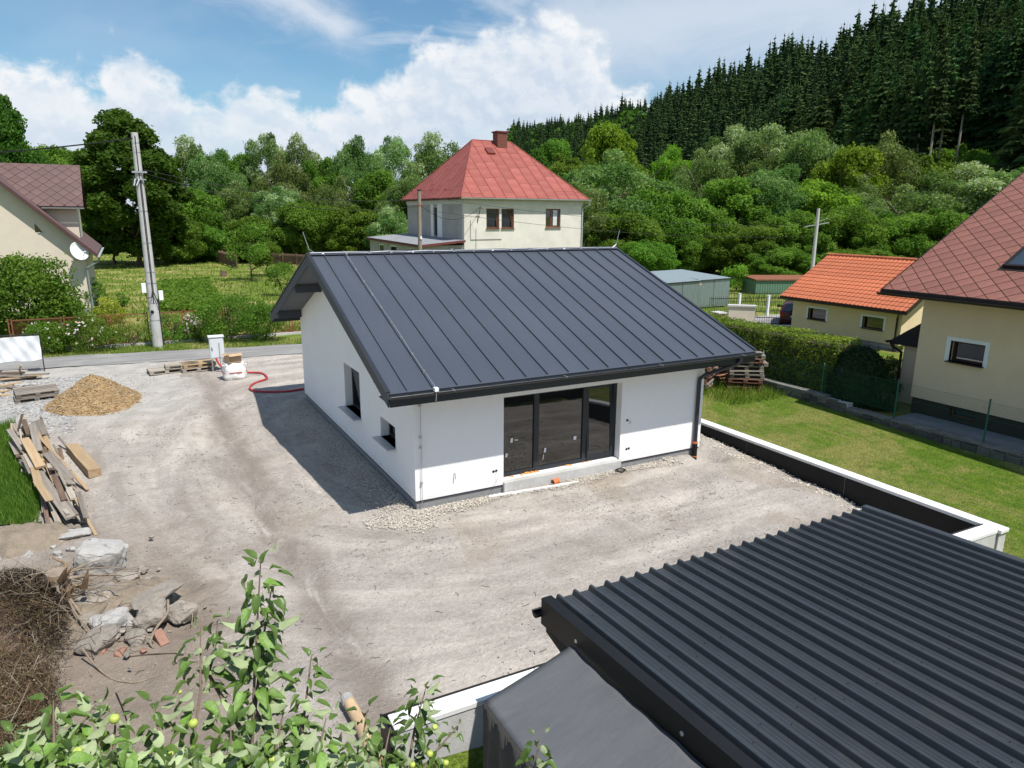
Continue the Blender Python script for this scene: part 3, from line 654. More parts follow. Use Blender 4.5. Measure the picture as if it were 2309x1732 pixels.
# loose things along the house
mb = MB(); p = ON(800+1425*.31646, 750+1060*.31646, 1, -.35); Gp = G(800+1430*.31646, 750+1075*.31646, .05)
mb.tube([(Gp.x-.08, Gp.y, .09), (Gp.x+.1, Gp.y+.04, .09)], .065, 14, cap=False); mb.tube([(Gp.x-.08, Gp.y, .09), (Gp.x+.1, Gp.y+.04, .09)], .056, 14, cap=False)
mb.build('pipe_socket', M_orange, None, True, label='short orange plastic drain pipe piece lying below the terrace door', cat='pipe')
a, b = G(800+960*.31646, 750+1170*.31646, .04), G(800+1590*.31646, 750+1066*.31646, .04)
mb = MB(); mb.beam(a, b, .07, .04); mb.build('white_batten', M_white, None, label='long white plastic batten lying on the gravel along the terrace door', cat='batten')
mb = MB(); c = G(800+1890*.31646, 750+990*.31646, .04); pts = []
for i in range(60): t = i*.55; pts.append((c.x+(.11+.03*math.sin(i*.7))*math.cos(t), c.y+(.09+.03*math.cos(i*.9))*math.sin(t), c.z+.004+.05*abs(math.sin(i*.37))))
mb.tube(pts, .008, 5); mb.build('cable_coil', M_black, None, label='small tangle of black cable on the gravel beside the terrace door', cat='cable')

# ================================================================ retaining walls
mb = MB(); YB = -6.42
rwall = thing('retaining_wall', (RWX, 0, 0), 'long low retaining wall with black membrane inside and white coping beside the lawn', 'wall')
mb.box(RWX+.012, RWX+.25, YB-.38, 11.0, -1.0, .40); mb.build('wall_core', M_conc, rwall)
for i in range(6):
    y0 = -6.45+i*2.9; mb = MB(); mb.box(RWX, RWX+.011, y0, min(y0+2.885, 11), -.5, .398); mb.build('membrane_sheet', M_black, rwall)
for i in range(9):
    y0 = -6.84+i*2.0; mb = MB(); mb.box(RWX-.012, RWX+.262, y0, y0+1.994, .40, .47); mb.build('coping', M_capw, rwall, bevel=.006)
rw2 = thing('retaining_wall', (3, YB, 0), 'concrete retaining wall with white coping running behind the corrugated shed', 'wall')
A2, B2 = Vector((-2.72, -6.25, 0)), Vector((8.886, -6.53, 0)); dv = (B2-A2).normalized(); nv = Vector((dv.y, -dv.x, 0))
mb = MB(); mb.prism([A2+Vector((0, 0, -1.0)), B2+Vector((0, 0, -1.0)), B2+nv*.24+Vector((0, 0, -1.0)), A2+nv*.24+Vector((0, 0, -1.0))], (0, 0, 1.40)); mb.build('wall_core', M_conc, rw2)
for i in range(6):
    p, q = A2+dv*(i*1.935), A2+dv*(i*1.935+1.929); z = Vector((0, 0, .40))
    mb = MB(); mb.prism([p-nv*.012+z, q-nv*.012+z, q+nv*.255+z, p+nv*.255+z], (0, 0, .07)); mb.build('coping', M_capw, rw2, bevel=.006)
M_dimple = mat('dimple_sheet', (.012, .012, .013), .6, var=.2, bump=.9, bscale=26)
mb = MB(); mb.prism([A2-nv*.03+Vector((-.06, 0, -.4)), B2-nv*.03+Vector((0, 0, -.4)), B2-nv*.013+Vector((0, 0, -.4)), A2-nv*.013+Vector((-.06, 0, -.4))], (0, 0, .885)); mb.build('dimple_membrane', M_dimple, rw2)
mb = MB(); mb.prism([A2-nv*.03+Vector((-.085, 0, -.9)), A2-nv*.03+Vector((-.06, 0, -.9)), A2+nv*.3+Vector((-.06, 0, -.9)), A2+nv*.3+Vector((-.085, 0, -.9))], (0, 0, 1.40)); mb.build('dimple_membrane', M_dimple, rw2)
# ================================================================ shed with corrugated roof and awning
M_corr = mat('corrugated_sheet', (.031, .037, .044), .40, .0, var=.12, vscale=1.2, spec=.42, dirt=(.075, .078, .08), dirt_amt=.32, dscale=1.6, bump=.06, bscale=2.5)
M_shed = mat('black_fascia', (.008, .0085, .0095), .5, var=.15, spec=.3)
M_osb = mat('dark_boarding', (.05, .042, .034), .9, var=.5, vscale=30, bump=.3)
SX0, SX1, SY0, SY1, SZ = -1.35, 3.87, -7.41, -13.6, 2.15
SK = .042
shed = thing('shed', ((SX0+SX1)/2, -10.5, -.9), 'dark garden shed under a black corrugated metal roof', 'shed')
def sz(y): return SZ+(SY0-y)*SK
pit = .2075; prof = []
for k in range(5):
    o = k*pit
    prof += [(o, 0), (o+.024, .0), (o+.026, .003), (o+.032, .003), (o+.034, 0), (o+.062, 0), (o+.064, .003), (o+.070, .003), (o+.072, 0), (o+.112, 0), (o+.128, .050), (o+.133, .054), (o+.156, .054), (o+.161, .050), (o+.198, 0)]
prof.append((5*pit, 0.))
mb = MB(); n = len(prof); seg = 4; V = []; F = []
for s in range(seg+1):
    y = SY0+(SY1-SY0)*s/seg
    for x, z in prof: V.append((x, y, sz(y)+z))
for s in range(seg):
    for i in range(n-1): a = s*n+i; F.append((a, a+n, a+n+1, a+1))
sme = arr_mesh('roof_sheet', np.array(V)-np.array([0, 0, 0]), np.array(F))
scr = MB()
for k in range(5):
    for j in range(6):
        y = SY0-.35-j*1.05-.12*(k % 2); scr.disc_lathe([(0, .006), (.005, .005), (.0065, 0)], (k*pit+.048, y, sz(y)), (0, 0, 1), 6)
scm = scr.mesh('screws')
for i in range(5):
    o = link_mesh('roof_sheet', sme, M_corr, shed, Vector((SX0+.03+i*5*pit, 0, .001*(i % 2)))-ORG[shed])
    s_ = link_mesh('screws', scm, M_shed, o); s_['kind'] = 'stuff'
for nm, x0, x1 in (('verge_flashing', SX0-.02, SX0+.10), ('verge_flashing', SX1-.06, SX1+.03)):
    mb = MB(); up = .045
    mb.prism([(x0, SY0+.02, sz(SY0)+up), (x1, SY0+.02, sz(SY0)+up), (x1, SY1, sz(SY1)+up), (x0, SY1, sz(SY1)+up)], (0, 0, .004))
    xo = x0 if x0 < 0 else x1-.004
    mb.prism([(xo, SY0+.02, sz(SY0)-.25), (xo, SY1, sz(SY1)-.25), (xo, SY1, sz(SY1)+up), (xo, SY0+.02, sz(SY0)+up)], (.004, 0, 0)); mb.build(nm, M_corr if x0 > 0 else M_shed, shed)
mb = MB(); mb.prism([(SX0+.05, SY0-.2, sz(SY0)-.22), (SX0+.05, SY1, sz(SY1)-.22), (SX0+.05, SY1, sz(SY1)-.03), (SX0+.05, SY0-.05, sz(SY0)-.05)], (SX1-SX0-.1, 0, 0)); mb.build('roof_deck', M_shed, shed)
mb = MB(); mb.prism([(SX0+.02, SY0-.02, sz(SY0)-.02), (SX0+.02, SY0-.02, sz(SY0)-.34), (SX0+.02, SY0-.75, sz(SY0)-.52), (SX0+.02, SY0-.75, sz(SY0)-.04)], (.03, 0, 0)); mb.build('rafter_end', M_osb, shed)
mb = MB(); gutter_shell(mb, (SX0-.07, SY0+.07, SZ-.14), (SX1+.03, SY0+.07, SZ-.14), .055, (0, 1, 0)); mb.build('gutter', M_shed, shed)
mb = MB(); mb.box(SX0+.12, SX1-.15, SY1+.2, SY0-.5, -.95, SZ-.2); mb.build('shed_wall', M_osb, shed)
for y in (-8.05, -9.55, -11.1):
    mb = MB(); mb.disc_lathe([(0, .006), (.02, .005), (.022, 0)], (SX0-.02, y, sz(y)-.10), (-1, 0, 0), 10); mb.build('bolt', M_metal, shed)
# awning
M_tarp = mat('grey_tarpaulin', (.105, .108, .115), .62, var=.08, vscale=2, stretch=(1, 3.5, 1), bump=.15, bscale=14, dirt=(.145, .148, .155), dirt_amt=.35, dscale=1.1, spec=.3)
M_curt = mat('brown_grey_cloth', (.060, .056, .050), .9, var=.15, vscale=3)
awn = thing('awning', (-1.9, -10, 1.8), 'grey tarpaulin awning hung from the side of the corrugated shed', 'awning')
nu, nv_ = 60, 16; V = []; F = []
for j in range(nv_+1):
    t = j/nv_
    for i in range(nu+1):
        y = -8.0-i/nu*5.4
        g = abs(math.sin(math.pi*(y+8.0)/1.55))
        x = SX0-.035+(-2.34-SX0+.035)*t-.012*g*(1-t)**3; z = 2.0+(-8-y)*SK*(1-t)*.9-.28*t-.006*math.sin(math.pi*t)-.010*g*(1-t)**3
        z += .006*math.sin(y*17+t*3)*(1-t)**3+.002*math.sin(y*9.3-t*7)*math.sin(math.pi*t)+.002*math.sin(y*31)*t+.002*math.sin(y*5.5+1)+.012*math.exp(-((y+8.12)/.06)**2)*(1-t)
        V.append((x, y, z+.001*math.sin(t*40+y*2)))
for j in range(nv_):
    for i in range(nu): a = j*(nu+1)+i; F.append((a, a+1, a+nu+2, a+nu+1))
o = link_mesh('awning_sheet', arr_mesh('awning_sheet', np.array(V)-np.array(ORG[awn]), F), M_tarp, awn, smooth=True)
sm = o.modifiers.new('thick', 'SOLIDIFY'); sm.thickness = .004
V = []; F = []; nu = 150
for j in range(9):
    z = 1.722-j/8*2.4
    for i in range(nu+1):
        y = -8.0-i/nu*5.4; V.append((-2.345+.035*math.sin(i*.95+.6*math.sin(i*.21))*min(1, j*.6)-.01*j*.2, y, z))
for j in range(8):
    for i in range(nu): a = j*(nu+1)+i; F.append((a, a+1, a+nu+2, a+nu+1))
o = link_mesh('side_curtain', arr_mesh('side_curtain', np.array(V)-np.array(ORG[awn]), F), M_curt, awn, smooth=True)
sm = o.modifiers.new('thick', 'SOLIDIFY'); sm.thickness = .004
for y in (-8.06, -9.6, -11.15, -12.7):
    mb = MB(); mb.disc_lathe([(.006, .004), (.018, .004), (.018, 0)], (SX0-.05, y, 1.985+(-8-y)*SK*.9), (-.5, 0, .9), 10); mb.build('grommet', M_metal, awn)
mb = MB(); mb.tube([(-2.31, -8.02, -.9), (-2.31, -8.02, 1.70)], .02, 8); mb.tube([(-2.31, -13.3, -.9), (-2.31, -13.3, 1.70)], .02, 8); mb.tube([(-2.31, -8.02, 1.69), (-2.31, -13.3, 1.69)], .02, 8); mb.build('frame', M_frame, awn)

# ================================================================ heap of planks, beam, boards, pallets
def Z2(x, y): return x*.2653, 820+y*.2653
def plank(name, p0, p1, wd, th, m, label, cat='plank', group=None, roll=0.):
    p0, p1 = Vector(p0), Vector(p1); d = (p1-p0); Ln = d.length; d.normalize(); sd = d.cross(Vector((0, 0, 1))).normalized(); u = sd.cross(d)
    sd, u = sd*math.cos(roll)+u*math.sin(roll), u*math.cos(roll)-sd*math.sin(roll)
    rr = random.Random(int(Ln*1e5)); vs = []; seg = 4
    for i in range(seg+1):
        t = i/seg-.5; bow = .012*Ln*math.sin(math.pi*(i/seg))*rr.uniform(-.4, .4)
        for a, b in ((-1, -1), (1, -1), (1, 1), (-1, 1)):
            vs.append(Vector((t*Ln+(rr.uniform(-.015, .015) if i in (0, seg) else 0), a*wd/2*(1+rr.uniform(-.04, .04)), b*th/2+bow)))
    fs = [(3, 2, 1, 0), tuple(seg*4+k for k in range(4))]
    for i in range(seg):
        for k in range(4): fs.append((i*4+k, i*4+(k+1) % 4, i*4+4+(k+1) % 4, i*4+4+k))
    mb = MB(); mb.add(vs, fs); me = mb.mesh(name)
    o = link_mesh(name, me, m); o.matrix_world = Matrix.Translation((p0+p1)/2) @ Matrix((d, sd, u)).transposed().to_4x4()
    bv = o.modifiers.new('bevel', 'BEVEL'); bv.width = .004; bv.segments = 1
    return tagp(o, label, cat, group)
M_stick = mat('dry_stick', (.25, .20, .15), .9, var=.25, vscale=8, bump=.3)
GP = 'boards in the heap by the grass'
PL = [  # end points in a detail of the photograph with the height of each end, width, thickness, wood, label
 ((210, 640, .62), (345, 880, .52), .24, .07, 'tan', 'thick light new board on top of the plank heap'),
 ((272, 515, .66), (330, 740, .55), .20, .05, 'grey', 'broad grey board at the upper end of the plank heap beside the light board'),
 ((190, 425, 1.0), (128, 670, .15), .09, .03, 'pale', 'narrow lath leaning up at the far end of the plank heap'),
 ((95, 505, .7), (125, 765, .05), .05, .03, 'tan', 'thin stick standing against the far end of the plank heap'),
 ((318, 605, .62), (745, 1075, .06), .09, .04, 'tan', 'very long narrow tan batten lying across the plank heap'),
 ((400, 760, .5), (592, 975, .42), .26, .05, 'grey', 'wide grey board ending near the middle of the plank heap'),
 ((368, 715, .44), (548, 1165, .34), .15, .06, 'brown', 'dark stained board with peeling bark in the plank heap'),
 ((528, 955, .36), (628, 1150, .30), .16, .05, 'pale', 'pale clean board end on the near side of the plank heap'),
 ((318, 925, .42), (602, 1312, .24), .24, .05, 'grey', 'long grey board spattered with white paint in the plank heap'),
 ((478, 1075, .33), (642, 1288, .25), .15, .05, 'grey', 'short grey board between two longer boards at the lower heap end'),
 ((418, 1165, .2), (502, 1365, .06), .13, .05, 'pale', 'pale board sloping down to the soil at the heap foot'),
 ((640, 1145, .34), (818, 1465, .02), .07, .06, 'tan', 'square tan post poking out of the lower plank heap'),
 ((298, 905, .34), (412, 1295, .04), .15, .05, 'brown', 'dark grey plank at the grass side of the heap'),
 ((500, 620, .3), (582, 722, .08), .07, .04, 'grey', 'short grey stake lying above the lone beam'),
 ((310, 490, .52), (362, 605, .46), .32, .04, 'grey', 'wide dark panel board at the far end of the plank heap'),
 ((345, 455, .45), (408, 615, .32), .06, .05, 'brown', 'dark slat along the wide panel board of the heap'),
 ((200, 480, .6), (246, 606, .52), .15, .06, 'brown', 'dark brown board end at the top corner of the plank heap'),
 ((130, 560, .42), (252, 795, .18), .2, .05, 'brown', 'dark plank low on the grass side of the heap'),
 ((610, 975, .22), (682, 1172, .06), .07, .05, 'brown', 'thin dark batten beside the pale board end'),
 ((500, 720, .24), (524, 812, .2), .15, .04, 'brown', 'short brown offcut next to the lone beam'),
 ((642, 1285, .1), (725, 1345, .08), .17, .05, 'grey', 'short grey offcut by the square tan post'),
 ((170, 560, .55), (192, 735, .3), .05, .03, 'pale', 'thin pale lath hanging off the heap edge'),
 ((270, 800, .36), (325, 905, .3), .05, .04, 'tan', 'thin light stick under the thick light board'),
 ((455, 690, .3), (545, 860, .12), .06, .04, 'grey', 'grey lath between the heap and the lone beam'),
 ((385, 620, .5), (440, 760, .42), .12, .05, 'tan', 'light splintered board under the long batten'),
 ((395, 870, .4), (455, 1010, .34), .07, .05, 'tan', 'light split batten in the middle of the heap'),
]
PM = dict(tan=M_wood_tan, grey=M_wood_grey, pale=M_wood_pale, brown=M_wood_brown)
for a, b, wd, th, k, lb in PL:
    plank('plank', G(*Z2(a[0], a[1]), a[2]), G(*Z2(b[0], b[1]), b[2]), wd*.78, th*.85, PM[k], lb, group=GP, roll=random.uniform(-.18, .18))
rp = random.Random(12); pa, pb = G(*Z2(190, 600), .2), G(*Z2(600, 1330), .1)
for i in range(80):
    t = rp.uniform(.0, 1.0); c = pa.lerp(pb, t)+Vector((rp.uniform(-.35, .35), 0, 0)); c.z = rp.uniform(.04, .50); Ln = rp.uniform(.6, 2.2)
    d = (pb-pa).normalized(); d = Vector((d.x+rp.uniform(-.12, .12), d.y, 0)).normalized()*Ln/2+Vector((0, 0, rp.uniform(-.08, .08)))
    plank('plank', c-d, c+d, rp.uniform(.04, .16), rp.uniform(.02, .05), rp.choice([M_wood_grey, M_wood_grey, M_wood_brown, M_wood_pale, M_wood_tan]), 'board buried under the others in the plank heap', group=GP, roll=rp.uniform(-.3, .3))
plank('beam', G(*Z2(612, 712), .12), G(*Z2(805, 930), .12), .27, .2, M_wood_tan, 'heavy squared tan beam lying alone on the bare soil', 'beam')
def pallet_mesh_parts(parent, m):
    rr = random.Random(5)
    for k in range(5): mb = MB(); y = -.33+k*.165; mb.box(-.6, .6, y-.055-rr.uniform(0, .01), y+.055, .122, .144); mb.build('deck_board', m, parent, org=(0, 0, 0))
    for x in (-.53, 0, .53): mb = MB(); mb.box(x-.07, x+.07, -.4, .4, .100, .1215); mb.build('stringer', m, parent, org=(0, 0, 0))
    for x in (-.53, 0, .53):
        for y in (-.33, 0, .33): mb = MB(); mb.box(x-.07, x+.07, y-.06, y+.06, .022, .0995); mb.build('block', m, parent, org=(0, 0, 0))
    for y in (-.33, 0, .33): mb = MB(); mb.box(-.6, .6, y-.05, y+.05, 0, .0215); mb.build('bottom_board', m, parent, org=(0, 0, 0))
def place_pallet(src, loc, rz, label, group='wooden pallets', rx=0., m=None):
    if src is None:
        o = thing('pallet', (0, 0, 0), label, 'pallet', group); pallet_mesh_parts(o, m or M_wood_pale)
    else: o = copy_tree(src); tagp(o, label, 'pallet', group)
    o.location = loc; o.rotation_euler = (rx, 0, rz); return o
g0 = G(365, 846); g1 = G(440, 842)
pal = place_pallet(None, (g0.x+.15, g0.y+.45, .03), .12, 'pallet lying flat at the road edge under a second pallet')
place_pallet(pal, (g0.x+.75, g0.y+.45, .18), .03, 'weathered grey pallet lying on top of two others at the road edge')
place_pallet(pal, (g1.x+.10, g1.y+.55, .03), .18, 'lowest right hand pallet of the pair beside the utility cabinet')
pt = thing('pallet', (0, 0, 0), 'tan pallet stacked uppermost next to the utility cabinet', 'pallet', 'wooden pallets'); pallet_mesh_parts(pt, M_wood_tan); pt.location = (g1.x+.16, g1.y+.56, .18); pt.rotation_euler = (0, 0, .16)
pg = G(84, 905); pl2 = thing('pallet', (0, 0, 0), 'old pallet lying between the sand heap and the loose boards', 'pallet', 'wooden pallets'); pallet_mesh_parts(pl2, M_wood_grey); pl2.location = (pg.x-.05, pg.y+.35, .05); pl2.rotation_euler = (rad(8), 0, .16)
place_pallet(pl2, (pg.x-.03, pg.y+.4, .20), .2, 'broken pallet lying on the old one beside the sand heap', rx=rad(6))
rb = random.Random(8)
for i, (ax, ay, bx, by, z, k, lb) in enumerate((
  (-20, 105, 415, 85, .22, 'grey', 'long grey board on top of the stack below the white banner'), (0, 135, 360, 100, .12, 'tan', 'tan board in the stack below the white banner'),
  (-30, 120, 300, 118, .06, 'brown', 'dark lowest board in the stack below the white banner'), (20, 70, 225, 62, .3, 'pale', 'short pale board uppermost under the white banner'),
  (-30, 85, 200, 80, .26, 'brown', 'brown board tucked under the pale one below the banner'), (0, 190, 175, 160, .1, 'tan', 'tan slat lying across the pale grey gravel'), (0, 205, 120, 195, .05, 'grey', 'grey slat lying on the pale grey gravel'),
  (0, 240, 70, 225, .08, 'tan', 'short tan board at the pale gravel by the old pallet'), (0, 270, 90, 262, .05, 'tan', 'light board lying left of the old pallet'), (60, 205, 140, 222, .06, 'brown', 'brown broken slat beside the white stones'),
  (160, 65, 180, 15, .3, 'tan', 'thin light stick standing up from the board stack'))):
    p, q = G(*Z2(ax, ay), z), G(*Z2(bx, by), z+(.32 if i == 10 else rb.uniform(-.03, .05)))
    plank('plank', p, q, .16 if i < 9 else .05, .05, PM[k], lb, group='boards stacked near the banner', roll=rb.uniform(-.1, .1))

# ================================================================ rocks, rubble, brick
M_rock = mat('dusty_concrete_rubble', (.27, .24, .205), .95, var=.22, vscale=4, bump=.6, bscale=18, rnd=.14, dirt=(.16, .125, .09), dirt_amt=.7, dscale=2.5)
M_rockp = mat('pale_concrete_block', (.37, .36, .345), .95, var=.12, vscale=4, bump=.5, bscale=18, dirt=(.20, .17, .135), dirt_amt=.6, dscale=2)
M_brick = mat('old_brick', (.30, .165, .12), .9, var=.15, vscale=8, bump=.3)
import mathutils.noise as mnoise
def hull(name, c, size, m, seed, rz=0., label=None, cat=None, group=None, n=26, parent=None, kind=None):
    rr = random.Random(seed); bm = bmesh.new(); R = Matrix.Rotation(rz, 3, 'Z')
    for i in range(n):
        v = Vector((rr.gauss(0, 1), rr.gauss(0, 1), rr.gauss(0, 1))).normalized(); e = .62
        v = Vector([math.copysign(abs(q)**e, q) for q in v])*rr.uniform(.86, 1.05); bm.verts.new(R@Vector((v.x*size[0]/2, v.y*size[1]/2, v.z*size[2]/2)))
    r = bmesh.ops.convex_hull(bm, input=bm.verts); bmesh.ops.delete(bm, geom=[g for g in r['geom_interior'] if isinstance(g, bmesh.types.BMVert)], context='VERTS')
    bmesh.ops.bevel(bm, geom=list(bm.edges), offset=min(size)*.035, segments=1, affect='EDGES')
    cuts = 3 if max(size) > .3 else 1
    bmesh.ops.triangulate(bm, faces=list(bm.faces)); bmesh.ops.subdivide_edges(bm, edges=list(bm.edges), cuts=cuts, use_grid_fill=True); bm.normal_update()
    ms_ = min(size); sd_ = Vector((seed*3.1, seed*1.7, seed))
    for v in bm.verts: v.co += v.normal*ms_*(.10*mnoise.fractal(v.co*(2.2/ms_)+sd_, 1., 2., 4)+.03*mnoise.noise(v.co*(9./ms_)+sd_))
    me = bpy.data.meshes.new(name); bm.to_mesh(me); bm.free(); o = link_mesh(name, me, m, parent); o.location = c; ORG[o] = Vector(c); return tagp(o, label, cat, group, kind)
def Z3(x, y): return x*.3207, 1200+y*.3207
RK = [(700, 175, .85, .75, .62, 'p', 'biggest pale broken concrete boulder on the rubble heap'), (1090, 440, 1.05, .42, .10, 'r', 'flat slab of broken concrete sticking out over the rubble'), (1060, 600, .62, .50, .42, 'r', 'rounded sandy concrete lump under the flat slab'),
 (1270, 565, .50, .45, .36, 'r', 'right hand concrete lump under the slab edge'), (650, 510, .75, .55, .40, 'r', 'brown soil covered block below the big boulder'), (800, 640, .62, .5, .40, 'p', 'pale weathered lump in the middle of the rubble'),
 (700, 760, .72, .5, .34, 'r', 'low brown lump at the foot of the rubble'), (620, 640, .3, .4, .3, 'r', 'narrow pointed stone beside the dry brush'), (880, 330, .45, .3, .24, 'r', 'brown splintery lump below the big boulder'),
 (520, 10, .62, .45, .12, 'p', 'pale flat concrete shard at the lower end of the plank heap'), (880, 520, .55, .3, .24, 'r', 'dirty slab fragment between rubble lumps'), (600, 200, .5, .4, .4, 'r', 'dark side block beneath the big boulder'),
 (960, 745, .4, .3, .22, 'r', 'small lump beside the red brick'), (760, 430, .6, .4, .3, 'r', 'soil coated block behind the brown lump')]
for i, (x, y, sx, sy, sz_, k, lb) in enumerate(RK):
    c = G(*Z3(x, y), sz_*.30+(.12 if k == 'p' and i == 0 else .04)+(.30 if i == 1 else 0))
    hull('concrete_block', c, (sx, sy, sz_), M_rockp if k == 'p' else M_rock, i+3, rz=i*.7, label=lb, cat='rubble', group='broken concrete rubble')
for i, (x, y, s, lb) in enumerate(((690, 850, .24, 'salmon brick lump at the foot of the rubble'), (850, 845, .20, 'broken pinkish brick piece by the twigs'), (1010, 835, .12, 'small pink brick crumb near the bent stick'))):
    hull('brick_lump', G(*Z3(x, y), .08), (s, s*.7, s*.5), M_brick, 60+i, rz=i, label=lb, cat='brick', group='brick rubble')
c = G(*Z3(1130, 745), .1); mb = MB(); mb.obox(c, (.13, .26, .075), Matrix.Rotation(rad(25), 3, 'Z') @ Matrix.Rotation(rad(38), 3, 'X')); mb.build('brick', M_brick, None, bevel=.006, label='single whole salmon brick leaning on a bent stick by the rubble', cat='brick')
for i, (x, y, s) in enumerate(((165, 190, .34), (220, 178, .24), (285, 178, .3), (130, 172, .2))):
    hull('stone', G(*Z2(x, y), .06), (s, s*.8, s*.5), M_rockp, 80+i, label='white stone lying beside the loose boards near the banner', cat='stone', group='white stones near the banner')
hull('clay_lump', G(420, 847, .02), (.5, .5, .05), M_rock, 91, label='flat patch of tan clay beside the road pallets', cat='soil')
# soil bank at the lower end of the plank heap and crumbled soil over the rubble
M_soil = mat('dry_brown_soil', (.21, .172, .13), .95, var=.25, vscale=4, bump=.8, bscale=20, dirt=(.28, .23, .17), dirt_amt=.6, dscale=3)
def mound(name, c, rx_, ry_, h, m, label, seed, parent=None):
    gx = np.linspace(-1.15, 1.15, 60); X, Y = np.meshgrid(gx*rx_, gx*ry_); r = np.hypot(X/rx_, Y/ry_); Z = h*np.clip(1-r**1.7, -.3, 1)*(1+.5*(fbm(X*2.2+seed, Y*2.2, 4, seed)-.45))+.5*h*(fbm(X*6, Y*6, 4, seed)-.45)
    V = np.stack([X.ravel(), Y.ravel(), Z.ravel()], 1); i, j = np.meshgrid(np.arange(59), np.arange(59)); a = (j*60+i).ravel(); o = link_mesh(name, arr_mesh(name, V, np.stack([a, a+1, a+61, a+60], 1)), m, None, c); return tagp(o, label, 'soil')
mound('soil_bank', G(45, 1235, .0)+Vector((-.1, .25, 0)), 1.15, .75, .30, M_soil, 'sandy brown soil bank between grass patch and uprooted stump', 3)
mound('soil_heap', G(250, 1375, .0), 1.05, 1.15, .28, M_soil, 'crumbled brown soil heap under the concrete rubble', 5)
rk = random.Random(44)
for i in range(90):
    x, y = (rk.gauss(880, 230), rk.gauss(560, 190)) if i % 3 else (rk.gauss(300, 170), rk.gauss(60, 70)); s_ = rk.uniform(.06, .2); c = G(*Z3(x, y), s_*.3+.10*math.exp(-((x-850)/300)**2))
    hull('rubble_stone', c, (s_, s_*rk.uniform(.6, 1), s_*rk.uniform(.4, .8)), M_rock if i % 3 else M_rockp, 300+i, rz=rk.uniform(0, 3), label='small broken stone strewn about the concrete rubble', cat='stone', group='small stones of the rubble heap', n=14)
for i in range(26):
    x, y = rk.uniform(420, 1080), rk.uniform(330, 840); a = rk.uniform(0, 6.28); p = G(*Z3(x, y), rk.uniform(.15, .45)); d = Vector((math.cos(a), math.sin(a), rk.uniform(-.3, .3)))*rk.uniform(.25, .7); mb = MB()
    mb.tube([p, p+d*.35+Vector((d.y*.2, -d.x*.2, .04)), p+d*.7+Vector((-d.y*.1, d.x*.1, .02)), p+d], [.006, .005, .004, .002], 5); mb.build('twig', M_bark if i % 2 else mat('dry_stick', (0, 0, 0)), None, label='dry crooked twig tangled in the concrete rubble', cat='twig', group='twigs in the rubble')
# sand heap
M_sand = mat('ochre_gravel_soil', (.29, .195, .095), .95, var=.25, vscale=4, bump=.7, bscale=22, dirt=(.35, .26, .145), dirt_amt=.6, dscale=3)
sc_ = G(215, 908); heap = thing('sand_heap', sc_, 'cone shaped heap of ochre stony soil on the pale gravel', 'heap')
def heap_h(dx, dy):
    r = np.hypot(dx/1.42, dy/1.75); h = 1.0*np.clip(1-r, 0, 1)**.92
    return h*(1+.25*(fbm(dx*3+9, dy*3+4, 4, 21)-.47))+.12*(fbm(dx*4, dy*4, 3, 8)-.45)*(r < 1.1)-.03
gx = np.arange(-1.7, 1.71, .045); gy = np.arange(-2.0, 2.01, .045); X, Y = np.meshgrid(gx, gy); Z = heap_h(X, Y)
V = np.stack([X.ravel(), Y.ravel(), Z.ravel()], 1); nx = len(gx); i, j = np.meshgrid(np.arange(nx-1), np.arange(len(gy)-1)); a = (j*nx+i).ravel(); F = np.stack([a, a+1, a+nx+1, a+nx], 1)
F = F[V[F][:, :, 2].max(1) > -.02]
link_mesh('mound', arr_mesh('mound', V, F), M_sand, heap)
def pebbles(name, pts, smin, smax, m, seed, parent=None, kind='stuff', flat=.6):
    """many small stones as one mesh: squashed octahedra"""
    rg = np.random.default_rng(seed); n = len(pts); s = rg.uniform(smin, smax, (n, 1, 1))*np.array([1, .8, flat])*rg.uniform(.7, 1.3, (n, 1, 3))
    base = np.array([(1, 0, 0), (0, 1, 0), (-1, 0, 0), (0, -1, 0), (.25, .2, 1), (-.2, .1, -1)])[None]+rg.normal(0, .16, (n, 6, 3)); base = base*s
    th = rg.uniform(0, 6.28, n); c, sn = np.cos(th), np.sin(th); R = np.zeros((n, 3, 3)); R[:, 0, 0] = c; R[:, 0, 1] = -sn; R[:, 1, 0] = sn; R[:, 1, 1] = c; R[:, 2, 2] = 1
    V = np.einsum('nij,nkj->nki', R, base)+np.asarray(pts)[:, None]; f = np.array([(0, 1, 4), (1, 2, 4), (2, 3, 4), (3, 0, 4), (1, 0, 5), (2, 1, 5), (3, 2, 5), (0, 3, 5)])
    F = (f[None]+(np.arange(n)*6)[:, None, None]).reshape(-1, 3); tint = np.repeat(rg.uniform(0, 1, n), 6)
    o = link_mesh(name, arr_mesh(name, V.reshape(-1, 3), F, tint), m, parent); o['kind'] = kind; return o
def mat_tint(name, ramp, rough=.95):
    m, t, b = principled(name); at = t.new('ShaderNodeAttribute', attribute_name='tint').outputs['Fac']; cr = t.new('ShaderNodeValToRGB'); t.put(cr.inputs[0], at); e = cr.color_ramp.elements
    while len(e) < len(ramp): e.new(.5)
    for k, (p, c) in enumerate(ramp): e[k].position = p; e[k].color = c4(c)
    t.put(b.inputs['Base Color'], cr.outputs[0]); b.inputs['Roughness'].default_value = rough; b.inputs['Specular IOR Level'].default_value = .2; return m
M_peb_s = mat_tint('ochre_stones', [(0, (.19, .12, .06)), (.5, (.31, .21, .105)), (.85, (.40, .30, .18)), (1, (.24, .23, .21))])
M_peb_w = mat_tint('cream_crushed_stone', [(0, (.36, .33, .28)), (.4, (.53, .48, .41)), (1, (.67, .62, .55))])
M_peb_g = mat_tint('grey_stones', [(0, (.08, .075, .07)), (.3, (.22, .205, .195)), (.8, (.33, .315, .30)), (1, (.48, .465, .45))])
